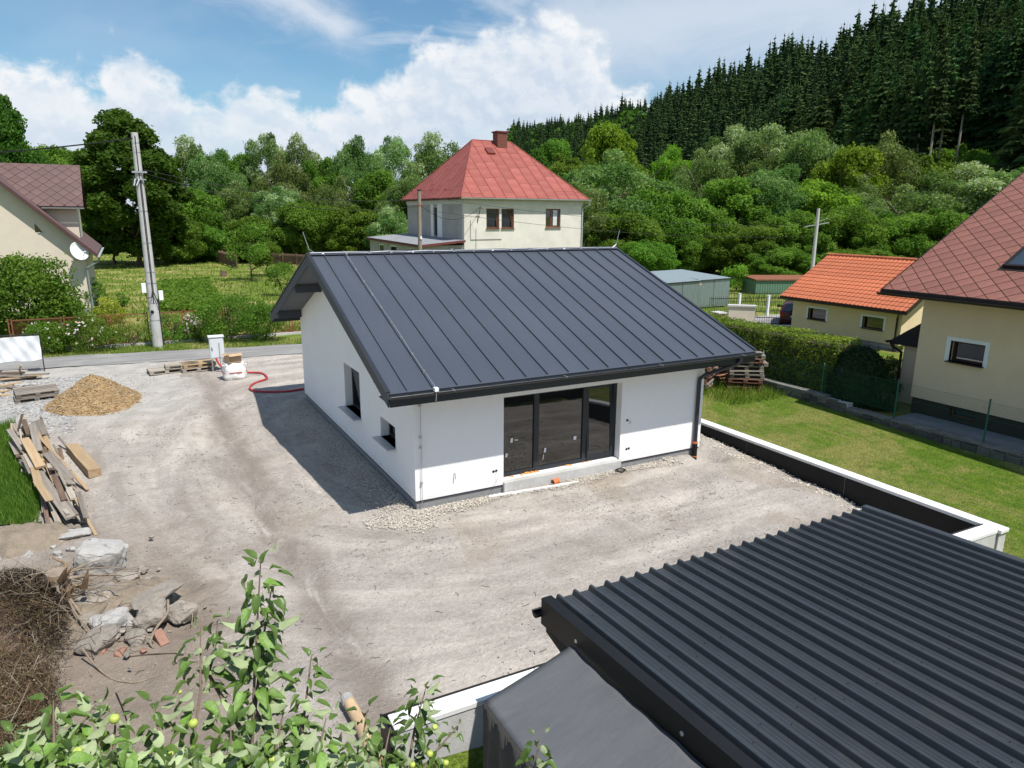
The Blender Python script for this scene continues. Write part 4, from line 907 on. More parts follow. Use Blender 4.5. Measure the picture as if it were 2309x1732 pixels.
M_peb_b = mat_tint('blue_grey_stones', [(0, (.20, .205, .21)), (.5, (.32, .325, .325)), (1, (.46, .465, .46))])
rg = np.random.default_rng(5); q = rg.uniform(-1, 1, (5200, 2))*[1.5, 1.85]; hh = heap_h(q[:, 0], q[:, 1]); r = np.hypot(q[:, 0]/1.42, q[:, 1]/1.75); ok = r < 1.02+.1*rg.random(5200)
pebbles('stones', np.stack([q[ok, 0], q[ok, 1], np.maximum(hh[ok], .0)+.006], 1), .010, .05, M_peb_s, 2, heap)
# crushed stone along the plinth
rg = np.random.default_rng(9); n = 30000; x = rg.uniform(-1.15, 6.9, n); y = rg.uniform(-1.25, .05, n)
wdt = np.where(x < .6, .42+.65*np.exp(-((x+.25)/.5)**2), .40+.12*np.sin(x*2.1)); ok = (-y < wdt*rg.uniform(.55, 1.05, n)) & ((x > 0) | (y < -.02) | (x < -.06)); ok &= ~((x > -.05) & (y > -.02))
ok &= (x > -.55) | (rg.random(n) < .7); xx_, yy_ = x[ok], y[ok]
ly = rg.uniform(.0, 10.2, 9000); lx = -np.abs(rg.normal(0, .42, 9000))-.02; k2 = lx > -1.0
xx_ = np.concatenate([xx_, lx[k2]]); yy_ = np.concatenate([yy_, ly[k2]])
pebbles('crushed_stone', np.stack([xx_, yy_, yard_z(xx_, yy_)+.012+rg.uniform(0, .03, len(xx_))], 1), .008, .021, M_peb_w, 4)['label'] = 'strip of cream crushed stone along the house plinth'
n = 52000; x = rg.uniform(-9, 8.6, n); y = rg.uniform(-6, 18, n); nz = fbm(x*.6, y*.6, 3, 31); ok = (rg.random(n) < smooth(.40, .62, nz)) & ~((x > -.1) & (x < 8) & (y > 0) & (y < 10.4)); x, y = x[ok], y[ok]
pebbles('loose_stones', np.stack([x, y, yard_z(x, y)+.004], 1), .005, .021, M_peb_g, 6)['label'] = 'loose small stones scattered over the bare yard'
n = 900; x = rg.uniform(8.45, 8.9, n); y = rg.uniform(-6.2, 2, n); pebbles('wall_gravel', np.stack([x, y, yard_z(x, y)+.008], 1), .012, .035, M_peb_w, 7)['label'] = 'pale gravel along the foot of the black membrane wall'
n = 3200; ga, gb = G(70, 940), G(150, 850); x = rg.uniform(-10.5, -6.6, n); y = rg.uniform(9.5, 17.6, n); pebbles('grey_gravel', np.stack([x, y, yard_z(x, y)+.008], 1), .02, .055, M_peb_b, 8)['label'] = 'pale blue grey gravel round the old pallet and boards'
# dark twigs and chips lying on the soil
tw = MB(); rt = random.Random(3)
for i in range(1500):
    x, y = rt.uniform(-7, 8.6), rt.uniform(-6, 15)
    if (-.3 < x < 8.2 and -.3 < y < 10.6): continue
    z = float(yard_z(np.array([x]), np.array([y]))[0]); a = rt.uniform(0, 6.28); Ln = rt.choice([.02, .03, .03, .05, .08, .14]); p = Vector((x, y, z+.006)); d = Vector((math.cos(a), math.sin(a), 0))*Ln
    tw.tube([p, p+d*.5+Vector((d.y*.15, -d.x*.15, .01)), p+d], .0025+Ln*.012, 3)
tw.build('twig_litter', M_bark, None, kind='stuff')['label'] = 'dark twigs and bark chips littering the bare soil'
# bent sticks, roots, brush
def bent(name, pts, r0, r1, m, label, cat='branch', group='sticks by the rubble', n=7):
    P = [Vector(p) for p in pts]; out = []
    for i in range(len(P)-1):
        for k in range(4): out.append(P[i].lerp(P[i+1], k/4))
    out.append(P[-1])
    for _ in range(2): out = [out[0]]+[(out[i-1]+out[i]*2+out[i+1])/4 for i in range(1, len(out)-1)]+[out[-1]]
    mb = MB(); mb.tube(out, [r0+(r1-r0)*i/(len(out)-1) for i in range(len(out))], n); return mb.build(name, m, None, True, label=label, cat=cat, group=group)
bent('branch', [G(*Z3(x, y), z) for x, y, z in ((1180, 480, .35), (1185, 570, .32), (1090, 680, .22), (1050, 780, .12), (1080, 815, .05))], .022, .016, M_stick, 'bent pale stick resting against the whole salmon brick')
bent('branch', [G(*Z3(x, y), z) for x, y, z in ((1310, 480, .3), (1355, 570, .2), (1350, 650, .08), (1300, 670, .04))], .010, .006, M_stick, 'thin curved twig hanging off the slab edge')
bent('branch', [G(*Z3(x, y), z) for x, y, z in ((580, 820, .3), (660, 930, .12), (780, 1040, .04), (960, 1065, .03), (1110, 1005, .03))], .013, .007, M_stick, 'long curved branch lying on the brown soil below the rubble')
bent('branch', [G(*Z3(x, y), z) for x, y, z in ((880, 880, .06), (1080, 855, .05), (1270, 850, .03))], .011, .006, M_bark, 'straight thin dark branch pointing away from the brick lumps')
bent('branch', [G(*Z3(x, y), z) for x, y, z in ((860, 480, .35), (780, 570, .3), (640, 690, .2))], .016, .010, M_stick, 'stick laid over the pale weathered lump')
bent('branch', [G(*Z3(x, y), z) for x, y, z in ((815, 1130, .9), (870, 1260, .5), (905, 1370, .1))], .010, .008, M_bark, 'single dark twig standing behind the apple shoots')
stump = thing('uprooted_stump', G(*Z3(380, 330), .1), 'uprooted tree stump with splintered tan roots above the dry brush', 'stump')
sc3 = G(*Z3(390, 300), .75); M_split = mat('splintered_wood', (.30, .20, .115), .9, var=.35, vscale=6, stretch=(4, 4, .5), bump=.4)
rs = random.Random(21)
mb = MB(); mb.tube([sc3+Vector((-.05, .1, -.75)), sc3+Vector((0, 0, -.3)), sc3+Vector((.02, -.02, .05))], [.26, .20, .15], 10); mb.build('stump_core', M_stick, stump, True)
for i in range(52):
    a = rs.uniform(0, 6.28); e = rs.uniform(-.35, .45); Ln = rs.uniform(.45, 1.5); d = Vector((math.cos(a)*math.cos(e), math.sin(a)*math.cos(e), math.sin(e))); p = sc3+Vector((0, 0, rs.uniform(-.35, .05))); pts = [p]
    for k in range(6): d = (d+Vector((rs.uniform(-.35, .35), rs.uniform(-.35, .35), rs.uniform(-.4, .25)))).normalized(); p = p+d*Ln/6; pts.append(p)
    r0 = rs.choice([.04, .026, .018, .013, .010, .008]); mb = MB(); mb.tube(pts, [r0*(1-.13*k) for k in range(7)], 6); mb.build('root', M_split if i % 9 == 0 else M_stick, stump, True)
for i in range(9):
    p = sc3+Vector((rs.uniform(-.1, .45), rs.uniform(-.35, .1), rs.uniform(-.5, .1))); mb = MB(); d = Vector((rs.uniform(-.1, .4), -.2, rs.uniform(.1, .5))).normalized()*rs.uniform(.2, .5)
    mb.tube([p, p+d*.6, p+d], [.05, .035, .004], 5); mb.build('splinter', M_split, stump)
M_brush = mat_tint('dry_brush', [(0, (.03, .022, .014)), (.45, (.095, .062, .036)), (.8, (.165, .11, .06)), (.93, (.08, .09, .038)), (1, (.26, .20, .13))])
brush = thing('brush_pile', (-7.35, -3.0, 0), 'tall dense pile of brown dry brushwood at the yard edge', 'brush pile')
def brush_surf(n, rg):
    u = rg.normal(0, 1, (n, 3)); u /= np.linalg.norm(u, axis=1)[:, None]; u[:, 2] = np.abs(u[:, 2]); e = .55
    u = np.sign(u)*np.abs(u)**e; R = rg.uniform(.80, 1.03, (n, 1)); p = u*R*np.array([1.2, 2.4, .98]); p[:, :2] += fbm(p[:, 0]*2+5, p[:, 1]*2+5, 3)[:, None]*.1
    return p, u
rg = np.random.default_rng(77); n = 52000; p, u = brush_surf(n, rg)
d = rg.normal(0, 1, (n, 3)); d -= .6*u*(d*u).sum(1)[:, None]; d /= np.linalg.norm(d, axis=1)[:, None]; sdv = np.cross(d, u+rg.normal(0, .4, (n, 3))); sdv /= np.linalg.norm(sdv, axis=1)[:, None]
Ln = rg.uniform(.05, .22, (n, 1)); leafy = rg.random((n, 1)) < .45; Ln = np.where(leafy, rg.uniform(.02, .045, (n, 1)), Ln*1.5); wd = np.where(leafy, .011, .0035)
V = np.stack([p-d*Ln/2, p+sdv*wd, p+d*Ln/2, p-sdv*wd], 1).reshape(-1, 3); F = np.arange(4*n).reshape(n, 4); o = link_mesh('twigs', arr_mesh('twigs', V+np.array([0, 0, 0]), F, np.repeat(rg.uniform(0, 1, n)**1.3, 4)), M_brush, brush); o['kind'] = 'stuff'
hull('core', Vector((0, 0, .2)), (1.8, 3.7, 1.1), M_wood_brown, 5, parent=brush, n=60)
tb_ = MB(); rw_ = random.Random(19); pb_, ub_ = brush_surf(420, np.random.default_rng(5))
for k in range(420):
    p = Vector(pb_[k]); u_ = Vector(ub_[k]).normalized(); d = (u_*.45+Vector((rw_.gauss(0, .7), rw_.gauss(0, .7), rw_.gauss(.1, .4)))).normalized(); Ln = rw_.uniform(.15, .5); q = p+d*Ln*.55+Vector((rw_.uniform(-.04, .04), rw_.uniform(-.04, .04), rw_.uniform(-.03, .03))); r0 = rw_.uniform(.003, .008)
    tb_.tube([p-d*.05, q, p+d*Ln], [r0, r0*.75, r0*.3], 4, cap=False)
    d2 = (d+Vector((rw_.gauss(0, .6), rw_.gauss(0, .6), rw_.gauss(0, .5)))).normalized(); tb_.tube([q, q+d2*Ln*.45], [r0*.6, r0*.25], 3, cap=False)
tb_.build('forked_twigs', M_stick, brush, org=(0, 0, 0))['kind'] = 'stuff'
# round log by the wall end
la, lb_ = G(782, 1575, .12), G(850, 1722, .05)
mb = MB(); mb.tube([la, la.lerp(lb_, .4)+Vector((.02, 0, .01)), lb_], [.075, .08, .085], 14); lg = mb.build('log', mat('peeled_log', (.46, .33, .20), .85, var=.2, vscale=4, bump=.2), None, True, label='peeled tan log lying by the end of the concrete wall', cat='log')
mb = MB(); mb.tube([la+(la-lb_).normalized()*.02, la+(la-lb_).normalized()*-.10], .079, 14); mb.build('pale_end', M_rockp, lg)
# ================================================================ vegetation
def unit(a): return a/np.maximum(np.linalg.norm(a, axis=-1, keepdims=True), 1e-9)
def cards(pos, nrm, size, rg, aspect=.55, droop=0., dirn=None):
    """one kite-shaped leaf card at each point"""
    n = len(pos); d = rg.normal(0, 1, (n, 3)) if dirn is None else dirn+rg.normal(0, .35, (n, 3)); d[:, 2] -= droop
    d = unit(d-nrm*(d*nrm).sum(1)[:, None]); s = np.cross(d, nrm); L = size[:, None]
    V = np.stack([pos-d*L*.5, pos+s*L*aspect*.5, pos+d*L*.5+nrm*L*-.08, pos-s*L*aspect*.5], 1).reshape(-1, 3)
    return V, np.arange(4*n).reshape(n, 4)
def crown_mesh(seed, rx, ry, h0, h1, nclump, per, leaf, shape='round', aspect=.6, droop=.2, clump_r=.26, tintw=.5, out=.6):
    """crown between heights h0 and h1: leafy clumps over the outer volume"""
    rg = np.random.default_rng(seed); P = []; T = []; Nn = []; H = h1-h0; C = []
    k = 0
    while len(C) < nclump and k < nclump*40:
        k += 1; u = unit(rg.normal(0, 1, 3)); r = rg.uniform(.45, .90)**.7; q = u*r
        z = .5+.5*q[2]
        if shape == 'round': wd = 1.
        elif shape == 'cone': wd = 1.15-.75*z
        elif shape == 'column': wd = .95 if z < .6 else .95-1.1*(z-.6)
        elif shape == 'dome': wd = 1.0 if z > .4 else .75+.6*z
        elif shape == 'linden': wd = min(1.05, .62+1.2*z) if z < .36 else 1.05-.85*((z-.36)/.64)**1.5
        c = np.array([q[0]*rx*wd, q[1]*ry*wd, h0+H*z])
        if C and min(np.linalg.norm((np.array(C)-c)/np.array([rx, ry, H*.5]), axis=1)) < .13: continue
        C.append(c)
    R0 = clump_r*(rx+ry)/2
    ctr = np.array([0, 0, h0+H*.42])
    for c in C:
        rc = R0*rg.uniform(.5, 1.45); n = int(1.5*per*(rc/R0)**2*rg.uniform(.8, 1.2)); od = unit((c-ctr)/np.array([rx, ry, H*.6])+np.array([0, 0, .35]))
        v = unit(rg.normal(0, 1, (n, 3))+od*.55); rr = rc*(1-.55*rg.random((n, 1))**2.2); rr *= 1+.22*np.sin(v[:, :1]*7+c[0])*np.cos(v[:, 1:2]*6+c[1]); rr *= np.where(rg.random((n, 1)) < .10, rg.uniform(1.0, 1.32, (n, 1)), 1.)
        p = c+v*rr*np.array([1, 1, .86]); P.append(p); Nn.append(unit(v*out+rg.normal(0, .65, (n, 3))+np.array([0, 0, .12])))
        T.append(np.clip(rg.normal(.5+(rg.random()-.5)*tintw, .17, n), 0, 1))
    P = np.concatenate(P); Nn = np.concatenate(Nn); T = np.concatenate(T)
    V, F = cards(P, Nn, .80*leaf*rg.uniform(.55, 1.4, len(P)), rg, aspect, droop)
    return arr_mesh('crown', V, F, np.repeat(T, 4))
def trunk_mesh(seed, h, r, nl=6, top=.75, spread=.35):
    rr = random.Random(seed); mb = MB(); p = Vector((0, 0, -.2)); pts = [p]
    for k in range(7): p = p+Vector((rr.uniform(-.03, .03)*h, rr.uniform(-.03, .03)*h, h*top/7)); pts.append(p)
    mb.tube(pts, [r*(1.25 if k == 0 else 1-.11*k) for k in range(8)], 8)
    for i in range(nl):
        b = pts[rr.randint(2, 6)]; a = rr.uniform(0, 6.28); d = Vector((math.cos(a)*spread*h, math.sin(a)*spread*h, h*rr.uniform(.15, .35)))
        mb.tube([b, b+d*.5+Vector((0, 0, -.02*h)), b+d], [r*.5, r*.32, r*.12], 6)
    return mb.mesh('trunk')
LF_dark = mat_leaf('linden_leaves', [(0, (0.027, 0.073, 0.010)), (.5, (0.062, 0.144, 0.019)), (1, (0.125, 0.237, 0.037))], 0.42)
LF_mid = mat_leaf('alder_leaves', [(0, (0.058, 0.124, 0.016)), (.5, (0.124, 0.234, 0.031)), (1, (0.221, 0.364, 0.065))], 0.48)
LF_will = mat_leaf('willow_leaves', [(0, (.075, .135, .032)), (.5, (.15, .235, .068)), (.8, (.22, .30, .11)), (1, (.36, .43, .24))], .46, hue=.05)
LF_silver = mat_leaf('silver_willow_leaves', [(0, (0.078, 0.144, 0.036)), (.5, (0.156, 0.258, 0.078)), (.78, (0.252, 0.354, 0.144)), (1, (0.504, 0.588, 0.384))], 0.44)
LF_lime = mat_leaf('maple_leaves', [(0, (0.078, 0.168, 0.014)), (.5, (0.168, 0.294, 0.029)), (1, (0.288, 0.432, 0.066))], 0.50)
LF_thuja = mat_leaf('thuja_sprays', [(0, (0.047, 0.101, 0.014)), (.5, (0.135, 0.230, 0.027)), (1, (0.284, 0.378, 0.054))], 0.40)
LF_topi = mat_leaf('dark_topiary_sprays', [(0, (.010, .026, .010)), (.5, (.022, .050, .018)), (1, (.045, .085, .03))], .15)
LF_shrub = mat_leaf('shrub_leaves', [(0, (0.044, 0.106, 0.013)), (.5, (0.106, 0.213, 0.025)), (1, (0.188, 0.325, 0.056))], 0.45)
LF_yel = mat_leaf('yellow_shrub_leaves', [(0, (.13, .17, .015)), (.5, (.27, .29, .03)), (1, (.42, .40, .06))], .35)
LF_flow = mat_leaf('white_petals', [(0, (.62, .55, .58)), (.6, (.78, .75, .76)), (1, (.70, .38, .48))], .3, rnd=.02)
M_spr = mat_leaf('spruce_needles', [(0, (0.018, 0.040, 0.018)), (.5, (0.045, 0.090, 0.031)), (.85, (0.085, 0.144, 0.045)), (1, (0.138, 0.163, 0.062))], 0.22, rough=.8, rnd=.30, spec=.08, hue=.07)
CR = {}
def crown(kind, v):
    if (kind, v) in CR: return CR[kind, v]
    s = v*17
    if kind == 'linden': me = crown_mesh(11+s, 5.6, 5.6, 1.2, 19.5, 110, 330, .46, 'linden', .7, .3, .20, .35)
    elif kind == 'alder': me = crown_mesh(31+s, 4.6, 4.6, 1.0, 13, 70, 330, .40, 'round', .65, .25, .24, .5)
    elif kind == 'willow': me = crown_mesh(51+s, 5.2, 5.2, .5, 12, 80, 390, .42, 'dome', .36, .55, .23, .55)
    elif kind == 'silver': me = crown_mesh(71+s, 4.6, 4.6, 1.0, 13, 70, 370, .40, 'dome', .36, .4, .24, .8)
    elif kind == 'bush': me = crown_mesh(131+s, 4.6, 4.6, .2, 8.2, 95, 420, .29, 'round', .60, .3, .20, .6)
    elif kind == 'lime': me = crown_mesh(91+s, 4.4, 4.4, 1.5, 13, 60, 330, .38, 'round', .75, .2, .25, .4)
    me.name = 'crown'; CR[kind, v] = me; return me
KIND = dict(linden=(LF_dark, 19.5, 5.6), alder=(LF_mid, 13, 4.6), willow=(LF_will, 12, 5.2), silver=(LF_silver, 13, 4.6), lime=(LF_lime, 13, 4.4), bush=(LF_mid, 8.2, 4.6))
TRK = [trunk_mesh(i, 11, .28) for i in range(3)]+[trunk_mesh(9, 6, .2)]
def tree(px, top_py, dist, wpx, kind, label, group, v=0, base=None):
    m, h, r = KIND[kind]; t = FAR(px, top_py, dist); b = Vector((t.x, t.y, 0 if base is None else base)); H = t.z-b.z; Rw = wpx/2/FOC*dist*1.03
    if (H/h)/(Rw/r) < .66 and H < 15: _, h, r = KIND['bush']; kind = 'bush'
    o = thing('deciduous_tree', b, label, 'tree', group); o.scale = (Rw/r, Rw/r, H/h); o.rotation_euler = (0, 0, random.uniform(0, 6.28))
    link_mesh('trunk', TRK[3] if kind == 'bush' else TRK[v % 3], M_bark, o); link_mesh('crown', crown(kind, v), m, o); return o
GL, GR = 'trees along the meadow edge', 'trees along the stream behind the garages'
l_w = 'pale green willow crown in the row behind the meadow'; l_s = 'silvery leaved willow in the row behind the meadow'; l_a = 'mid green bushy tree in the row behind the meadow'; l_d = 'dark shaded lower tree at the back of the meadow'
for px, top, d, wd, k, v, lb in (
  (-5, 205, 78, 118, 'linden', 1, 'tall dark tree cut off beside the brown roofed house'), (268, 236, 92, 215, 'linden', 0, 'tallest dark green linden behind the concrete pole'),
  (90, 318, 122, 130, 'alder', 0, 'round green tree just above the brown dormer roof'), (175, 342, 128, 120, 'alder', 1, 'low green tree between dormer roof and dark linden'), (20, 330, 130, 150, 'willow', 0, l_w),
  (425, 312, 118, 130, 'silver', 0, l_s), (480, 345, 112, 120, 'willow', 1, l_w), (528, 338, 118, 100, 'alder', 0, l_a), (600, 300, 116, 100, 'silver', 1, l_s), (672, 306, 114, 90, 'silver', 0, l_s), (640, 350, 106, 130, 'willow', 0, l_w),
  (728, 345, 112, 110, 'alder', 1, l_a), (800, 318, 112, 120, 'willow', 1, l_w), (885, 308, 118, 110, 'silver', 1, l_s), (978, 305, 112, 150, 'silver', 0, 'spreading silvery willow close beside the red roof'), (1050, 330, 112, 120, 'willow', 0, l_w),
  (845, 380, 98, 120, 'alder', 0, l_a), (930, 395, 92, 130, 'willow', 1, l_w), (760, 400, 98, 120, 'willow', 0, l_w),
  (430, 430, 100, 150, 'alder', 1, l_d), (530, 410, 102, 150, 'willow', 0, l_w), (620, 420, 98, 110, 'silver', 1, 'silver white leaved small tree low in the meadow row'), (690, 450, 94, 140, 'alder', 0, l_d), (380, 480, 96, 120, 'linden', 1, l_d), (800, 460, 88, 130, 'alder', 1, l_d), (570, 490, 96, 120, 'alder', 1, l_d), (880, 470, 84, 100, 'silver', 0, l_s), (480, 500, 98, 100, 'alder', 0, l_d), (240, 420, 99, 110, 'linden', 1, l_d)):
    tree(px, top, d, wd, k, lb, GL, v)
r_w = 'full pale willow in the belt behind the garages'; r_a = 'dark leafy tree in the belt behind the garages'; r_s = 'silvery rounded willow in the belt behind the garages'; r_l = 'bright green round tree in the belt behind the garages'
for px, top, d, wd, k, v, lb in (
  (1385, 278, 165, 130, 'lime', 0, 'bright round tree standing in front of the spruce slope'), (1522, 322, 150, 85, 'lime', 1, 'small yellow green tree in front of the spruces'), (1250, 312, 200, 90, 'alder', 0, r_a), (1290, 340, 150, 110, 'alder', 1, r_a), (1210, 330, 190, 90, 'linden', 1, r_a),
  (1655, 288, 120, 130, 'silver', 0, r_s), (1752, 280, 118, 140, 'silver', 1, r_s), (1590, 340, 112, 130, 'willow', 0, r_w), (1835, 300, 112, 150, 'willow', 1, r_w), (1925, 330, 104, 130, 'lime', 0, r_l), (2010, 300, 108, 150, 'willow', 0, r_w), (2100, 345, 110, 130, 'alder', 1, r_a), (2190, 370, 98, 170, 'silver', 0, r_s), (2290, 385, 98, 160, 'willow', 1, r_w), (2060, 420, 88, 170, 'willow', 0, r_w),
  (1370, 345, 82, 260, 'willow', 0, 'large willow spreading right beside the red roofed house'), (1500, 420, 80, 190, 'silver', 1, 'silvery willow leaning over the metal garages'), (1465, 540, 66, 120, 'silver', 0, 'low silvery bush tree above the metal garages'), (1310, 420, 74, 130, 'willow', 1, r_w), (1400, 470, 74, 170, 'alder', 0, r_a),
  (1660, 400, 90, 160, 'alder', 0, r_a), (1760, 380, 92, 150, 'willow', 1, r_w), (1600, 470, 80, 130, 'linden', 1, r_a), (1690, 500, 76, 160, 'linden', 0, r_a), (1800, 480, 78, 150, 'alder', 1, r_a), (1900, 470, 80, 160, 'linden', 1, r_a), (1985, 480, 82, 150, 'alder', 0, r_a), (1860, 400, 92, 150, 'lime', 1, r_l), (2110, 470, 84, 150, 'linden', 0, r_a), (1540, 520, 76, 110, 'linden', 1, r_a), (1760, 560, 72, 130, 'linden', 1, r_a), (1960, 560, 74, 140, 'linden', 0, r_a), (1950, 400, 96, 120, 'willow', 0, r_w), (1710, 330, 116, 120, 'willow', 0, r_w)):
    tree(px, top, d, wd*(1.15 if k in ('willow', 'silver') else 1.08), k, lb, GR, v)

# spruces on the hill
def spruce_arrays(seed, h, r, whorls, per, fine=True):
    """drooping boughs in whorls round a dark inner cone of needles"""
    rg = np.random.default_rng(seed); P = []; T = []; zz = np.array([0, 0, 1.])
    for i in range(whorls):
        t = (i+rg.uniform(-.45, .45))/whorls; t = min(max(t, 0), .985); z = h*(.08+.91*t); R = (r*(1-t)**.72+.10)*rg.uniform(.8, 1.15); nb = max(4, int(per*(1-.45*t))); a0 = rg.uniform(0, 6.28)
        for k in range(nb):
            a = a0+6.283*k/nb+rg.uniform(-.3, .3); d = np.array([np.cos(a), np.sin(a), 0]); s = np.array([-d[1], d[0], 0]); L = R*rg.uniform(.6, 1.25); dr = L*(.55-.75*t)*rg.uniform(.6, 1.4)
            b = np.array([0, 0, z+rg.uniform(-.3, .3)]); tip = b+d*L-zz*dr; tn = float(np.clip(rg.normal(.42+.22*t, .17), 0, 1)); hang = (.26*L+.22)
            m_ = b+d*L*.5-zz*dr*.4; w1 = .30*L+.10
            P.append([b+zz*.2, m_+s*w1-zz*hang*.5, tip, m_-s*w1-zz*hang*.5]); T.append(tn)
            P.append([b+d*L*.15, b+d*L*.6-zz*dr*.5+zz*.12, tip-zz*.05, b+d*L*.55-zz*(dr*.5+hang*1.5)]); T.append(max(0, tn-.15))
            if fine:
                for q in (.45, .8):
                    c = b+d*L*q-zz*dr*q**1.5
                    for sg in (-1, 1): P.append([c, c+s*sg*w1*.7+d*.12*L, c+s*sg*w1*1.05+d*.22*L-zz*hang*.7, c+s*sg*w1*.35-zz*hang*.6]); T.append(float(np.clip(tn+rg.normal(-.05, .12), 0, 1)))
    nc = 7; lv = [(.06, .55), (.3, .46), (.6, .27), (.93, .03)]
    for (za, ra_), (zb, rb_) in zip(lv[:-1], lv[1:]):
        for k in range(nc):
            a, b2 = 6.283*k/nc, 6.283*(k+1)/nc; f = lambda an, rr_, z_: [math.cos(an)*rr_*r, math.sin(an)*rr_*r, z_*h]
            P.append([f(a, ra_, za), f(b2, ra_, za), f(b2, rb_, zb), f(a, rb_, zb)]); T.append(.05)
    P.append([[0, 0, h*1.03], [.10, 0, h*.95], [0, 0, h*.9], [-.10, 0, h*.95]]); T.append(.6)
    return np.array(P), np.array(T)
SPR = []
for v, (hh, rr) in enumerate(((26, 3.6), (26, 3.0), (26, 4.0), (26, 3.3))):
    P, T = spruce_arrays(100+v, hh, rr, 38, 11); me = arr_mesh('crown', P.reshape(-1, 3), np.arange(len(P)*4).reshape(-1, 4), np.repeat(T, 4)); SPR.append(me)
STR = MB(); STR.tube([(0, 0, -1), (0, 0, 8), (0, 0, 25)], [.30, .22, .03], 6); STR = STR.mesh('trunk')
def vn1(x, y): return float(fbm(np.array([x/11.]), np.array([y/11.]), 2, 55)[0])
rs = np.random.default_rng(42); sp = []
for _ in range(60000):
    a = rs.uniform(HA[1], HA[-1]-.32); d0, d1 = np.interp(a, HA, HT[:, 1]), np.interp(a, HA, HT[:, 3]); d = rs.uniform(d0+2, d1+12)
    if rs.random() > (d/330)**1.0*1.3: continue
    x, y = CAMP[0]+d*math.sin(a), CAMP[1]+d*math.cos(a)
    if rs.random() > .25+1.6*max(0., vn1(x, y)-.28): continue
    sp.append((x, y, d, a))
    if len(sp) > 11000: break
keep = []; cell = {}
for x, y, d, a in sp:
    g = 2.9+.003*d; k = (int(x//g), int(y//g))
    if any((abs(x-q[0])+abs(y-q[1])) < g*.95 for dxk in (-1, 0, 1) for dyk in (-1, 0, 1) for q in cell.get((k[0]+dxk, k[1]+dyk), ())): continue
    cell.setdefault(k, []).append((x, y)); keep.append((x, y, d, a))
def hz(x, y):
    dx_, dy_ = x-CAMP[0], y-CAMP[1]; return float(hill_at(np.array([math.atan2(dx_, dy_)]), np.array([math.hypot(dx_, dy_)]))[0])
# the spruces that show largest are trees of their own; the others are one far wood
inview = [k for k in keep if k[3]-YAW < .66]; far_rest = [k for k in keep if k[3]-YAW >= .66]
inview = [k for k in inview if not (.498 < k[3]-YAW < .60 and k[2] < 146)]; inview.sort(key=lambda q: q[2]); near = inview[:270]; rest = inview[270:]+[k for k in far_rest if k[2] > 0]
crest = [k for k in rest if k[2] > np.interp(k[3], HA, HT[:, 3])-22 and k[3] < YAW+.52 and k[3] > HA[2]]; crest.sort(key=lambda q: -q[3]); crest = crest[:30]; cs = set(crest); near += crest; rest = [k for k in rest if k not in cs]
def hf(x, y): return .72+.62*float(fbm(np.array([x/17.]), np.array([y/17.]), 3, 77)[0])     # stands of different age
rr = random.Random(5)
for x, y, d, a in near:
    o = thing('spruce_tree', (x, y, hz(x, y)-.5), 'tall dark spruce standing in the hillside forest', 'tree', 'spruces on the hillside')
    s = rr.choice([rr.uniform(.55, .85), rr.uniform(.85, 1.05), rr.uniform(.9, 1.12)]); o.scale = (s*rr.uniform(1.0, 1.5),)*2+(s,); o.rotation_euler = (rr.uniform(-.02, .02), rr.uniform(-.02, .02), rr.uniform(0, 6.28))
    o.scale = tuple(q*hf(x, y) for q in o.scale); link_mesh('crown', SPR[rr.randrange(4)], M_spr, o); link_mesh('trunk', STR, M_bark, o)
PP = []; TT = []; lo = [spruce_arrays(200+v, 26, 3.4, 22, 7, False) for v in range(4)]
for x, y, d, a in rest:
    P, T = lo[rr.randrange(4)]; s = rr.choice([rr.uniform(.55, .85), rr.uniform(.8, 1.02), rr.uniform(.88, 1.1)]); c, sn = math.cos(rr.uniform(0, 6.28)), math.sin(rr.uniform(0, 6.28)); s *= hf(x, y); P = P*np.array([s*rr.uniform(1.05, 1.6), s*rr.uniform(1.05, 1.6), s]); PP.append(P+np.array([x, y, hz(x, y)-.5])); TT.append(np.clip(T+rr.uniform(-.25, .2), 0, 1))
PP = np.concatenate(PP); TT = np.concatenate(TT)
o = link_mesh('far_spruce_forest', arr_mesh('far_spruce_forest', PP.reshape(-1, 3), np.arange(len(PP)*4).reshape(-1, 4), np.repeat(TT, 4)), M_spr); tagp(o, 'dense mass of dark spruces filling the upper hillside', 'forest', None, 'stuff')
# tall spruces with bare pale trunks at the forest edge, leafy undergrowth below them
M_ptr = mat('pale_trunk', (.30, .26, .21), .9, var=.2, vscale=2)
P, T = spruce_arrays(321, 26, 2.6, 40, 10); hi_ = P[:, :, 2].mean(1) > 13.5; bme = arr_mesh('crown', P[hi_].reshape(-1, 3), np.arange(hi_.sum()*4).reshape(-1, 4), np.repeat(T[hi_], 4))
btr = MB(); btr.tube([(0, 0, -1), (0, 0, 12), (0, 0, 25)], [.17, .14, .03], 7); btr = btr.mesh('trunk')
for px, d, s in ((2046, 137, 1.1), (2076, 134, 1.15), (2096, 138, 1.05), (2136, 136, 1.1), (1990, 140, .95), (2012, 142, 1.0)):
    a_ = YAW+math.atan((px-W0/2)/FOC/1.03); x, y = CAMP[0]+d*math.sin(a_), CAMP[1]+d*math.cos(a_)
    o = thing('spruce_tree', (x, y, hz(x, y)-.5), 'slender spruce with a long bare pale trunk at the forest edge', 'tree', 'bare trunked spruces'); o.scale = (s, s, s); link_mesh('crown', bme, M_spr, o); link_mesh('trunk', btr, M_ptr, o)
for i, (px, tp, d, wd) in enumerate(((2060, 335, 141, 90), (2120, 325, 142, 110), (2010, 340, 141, 80), (2180, 320, 139, 110), (2250, 340, 134, 120))): tree(px, tp, d, wd, 'alder', 'leafy undergrowth tree below the bare spruce trunks', 'undergrowth at the forest edge', i % 2, base=3.)
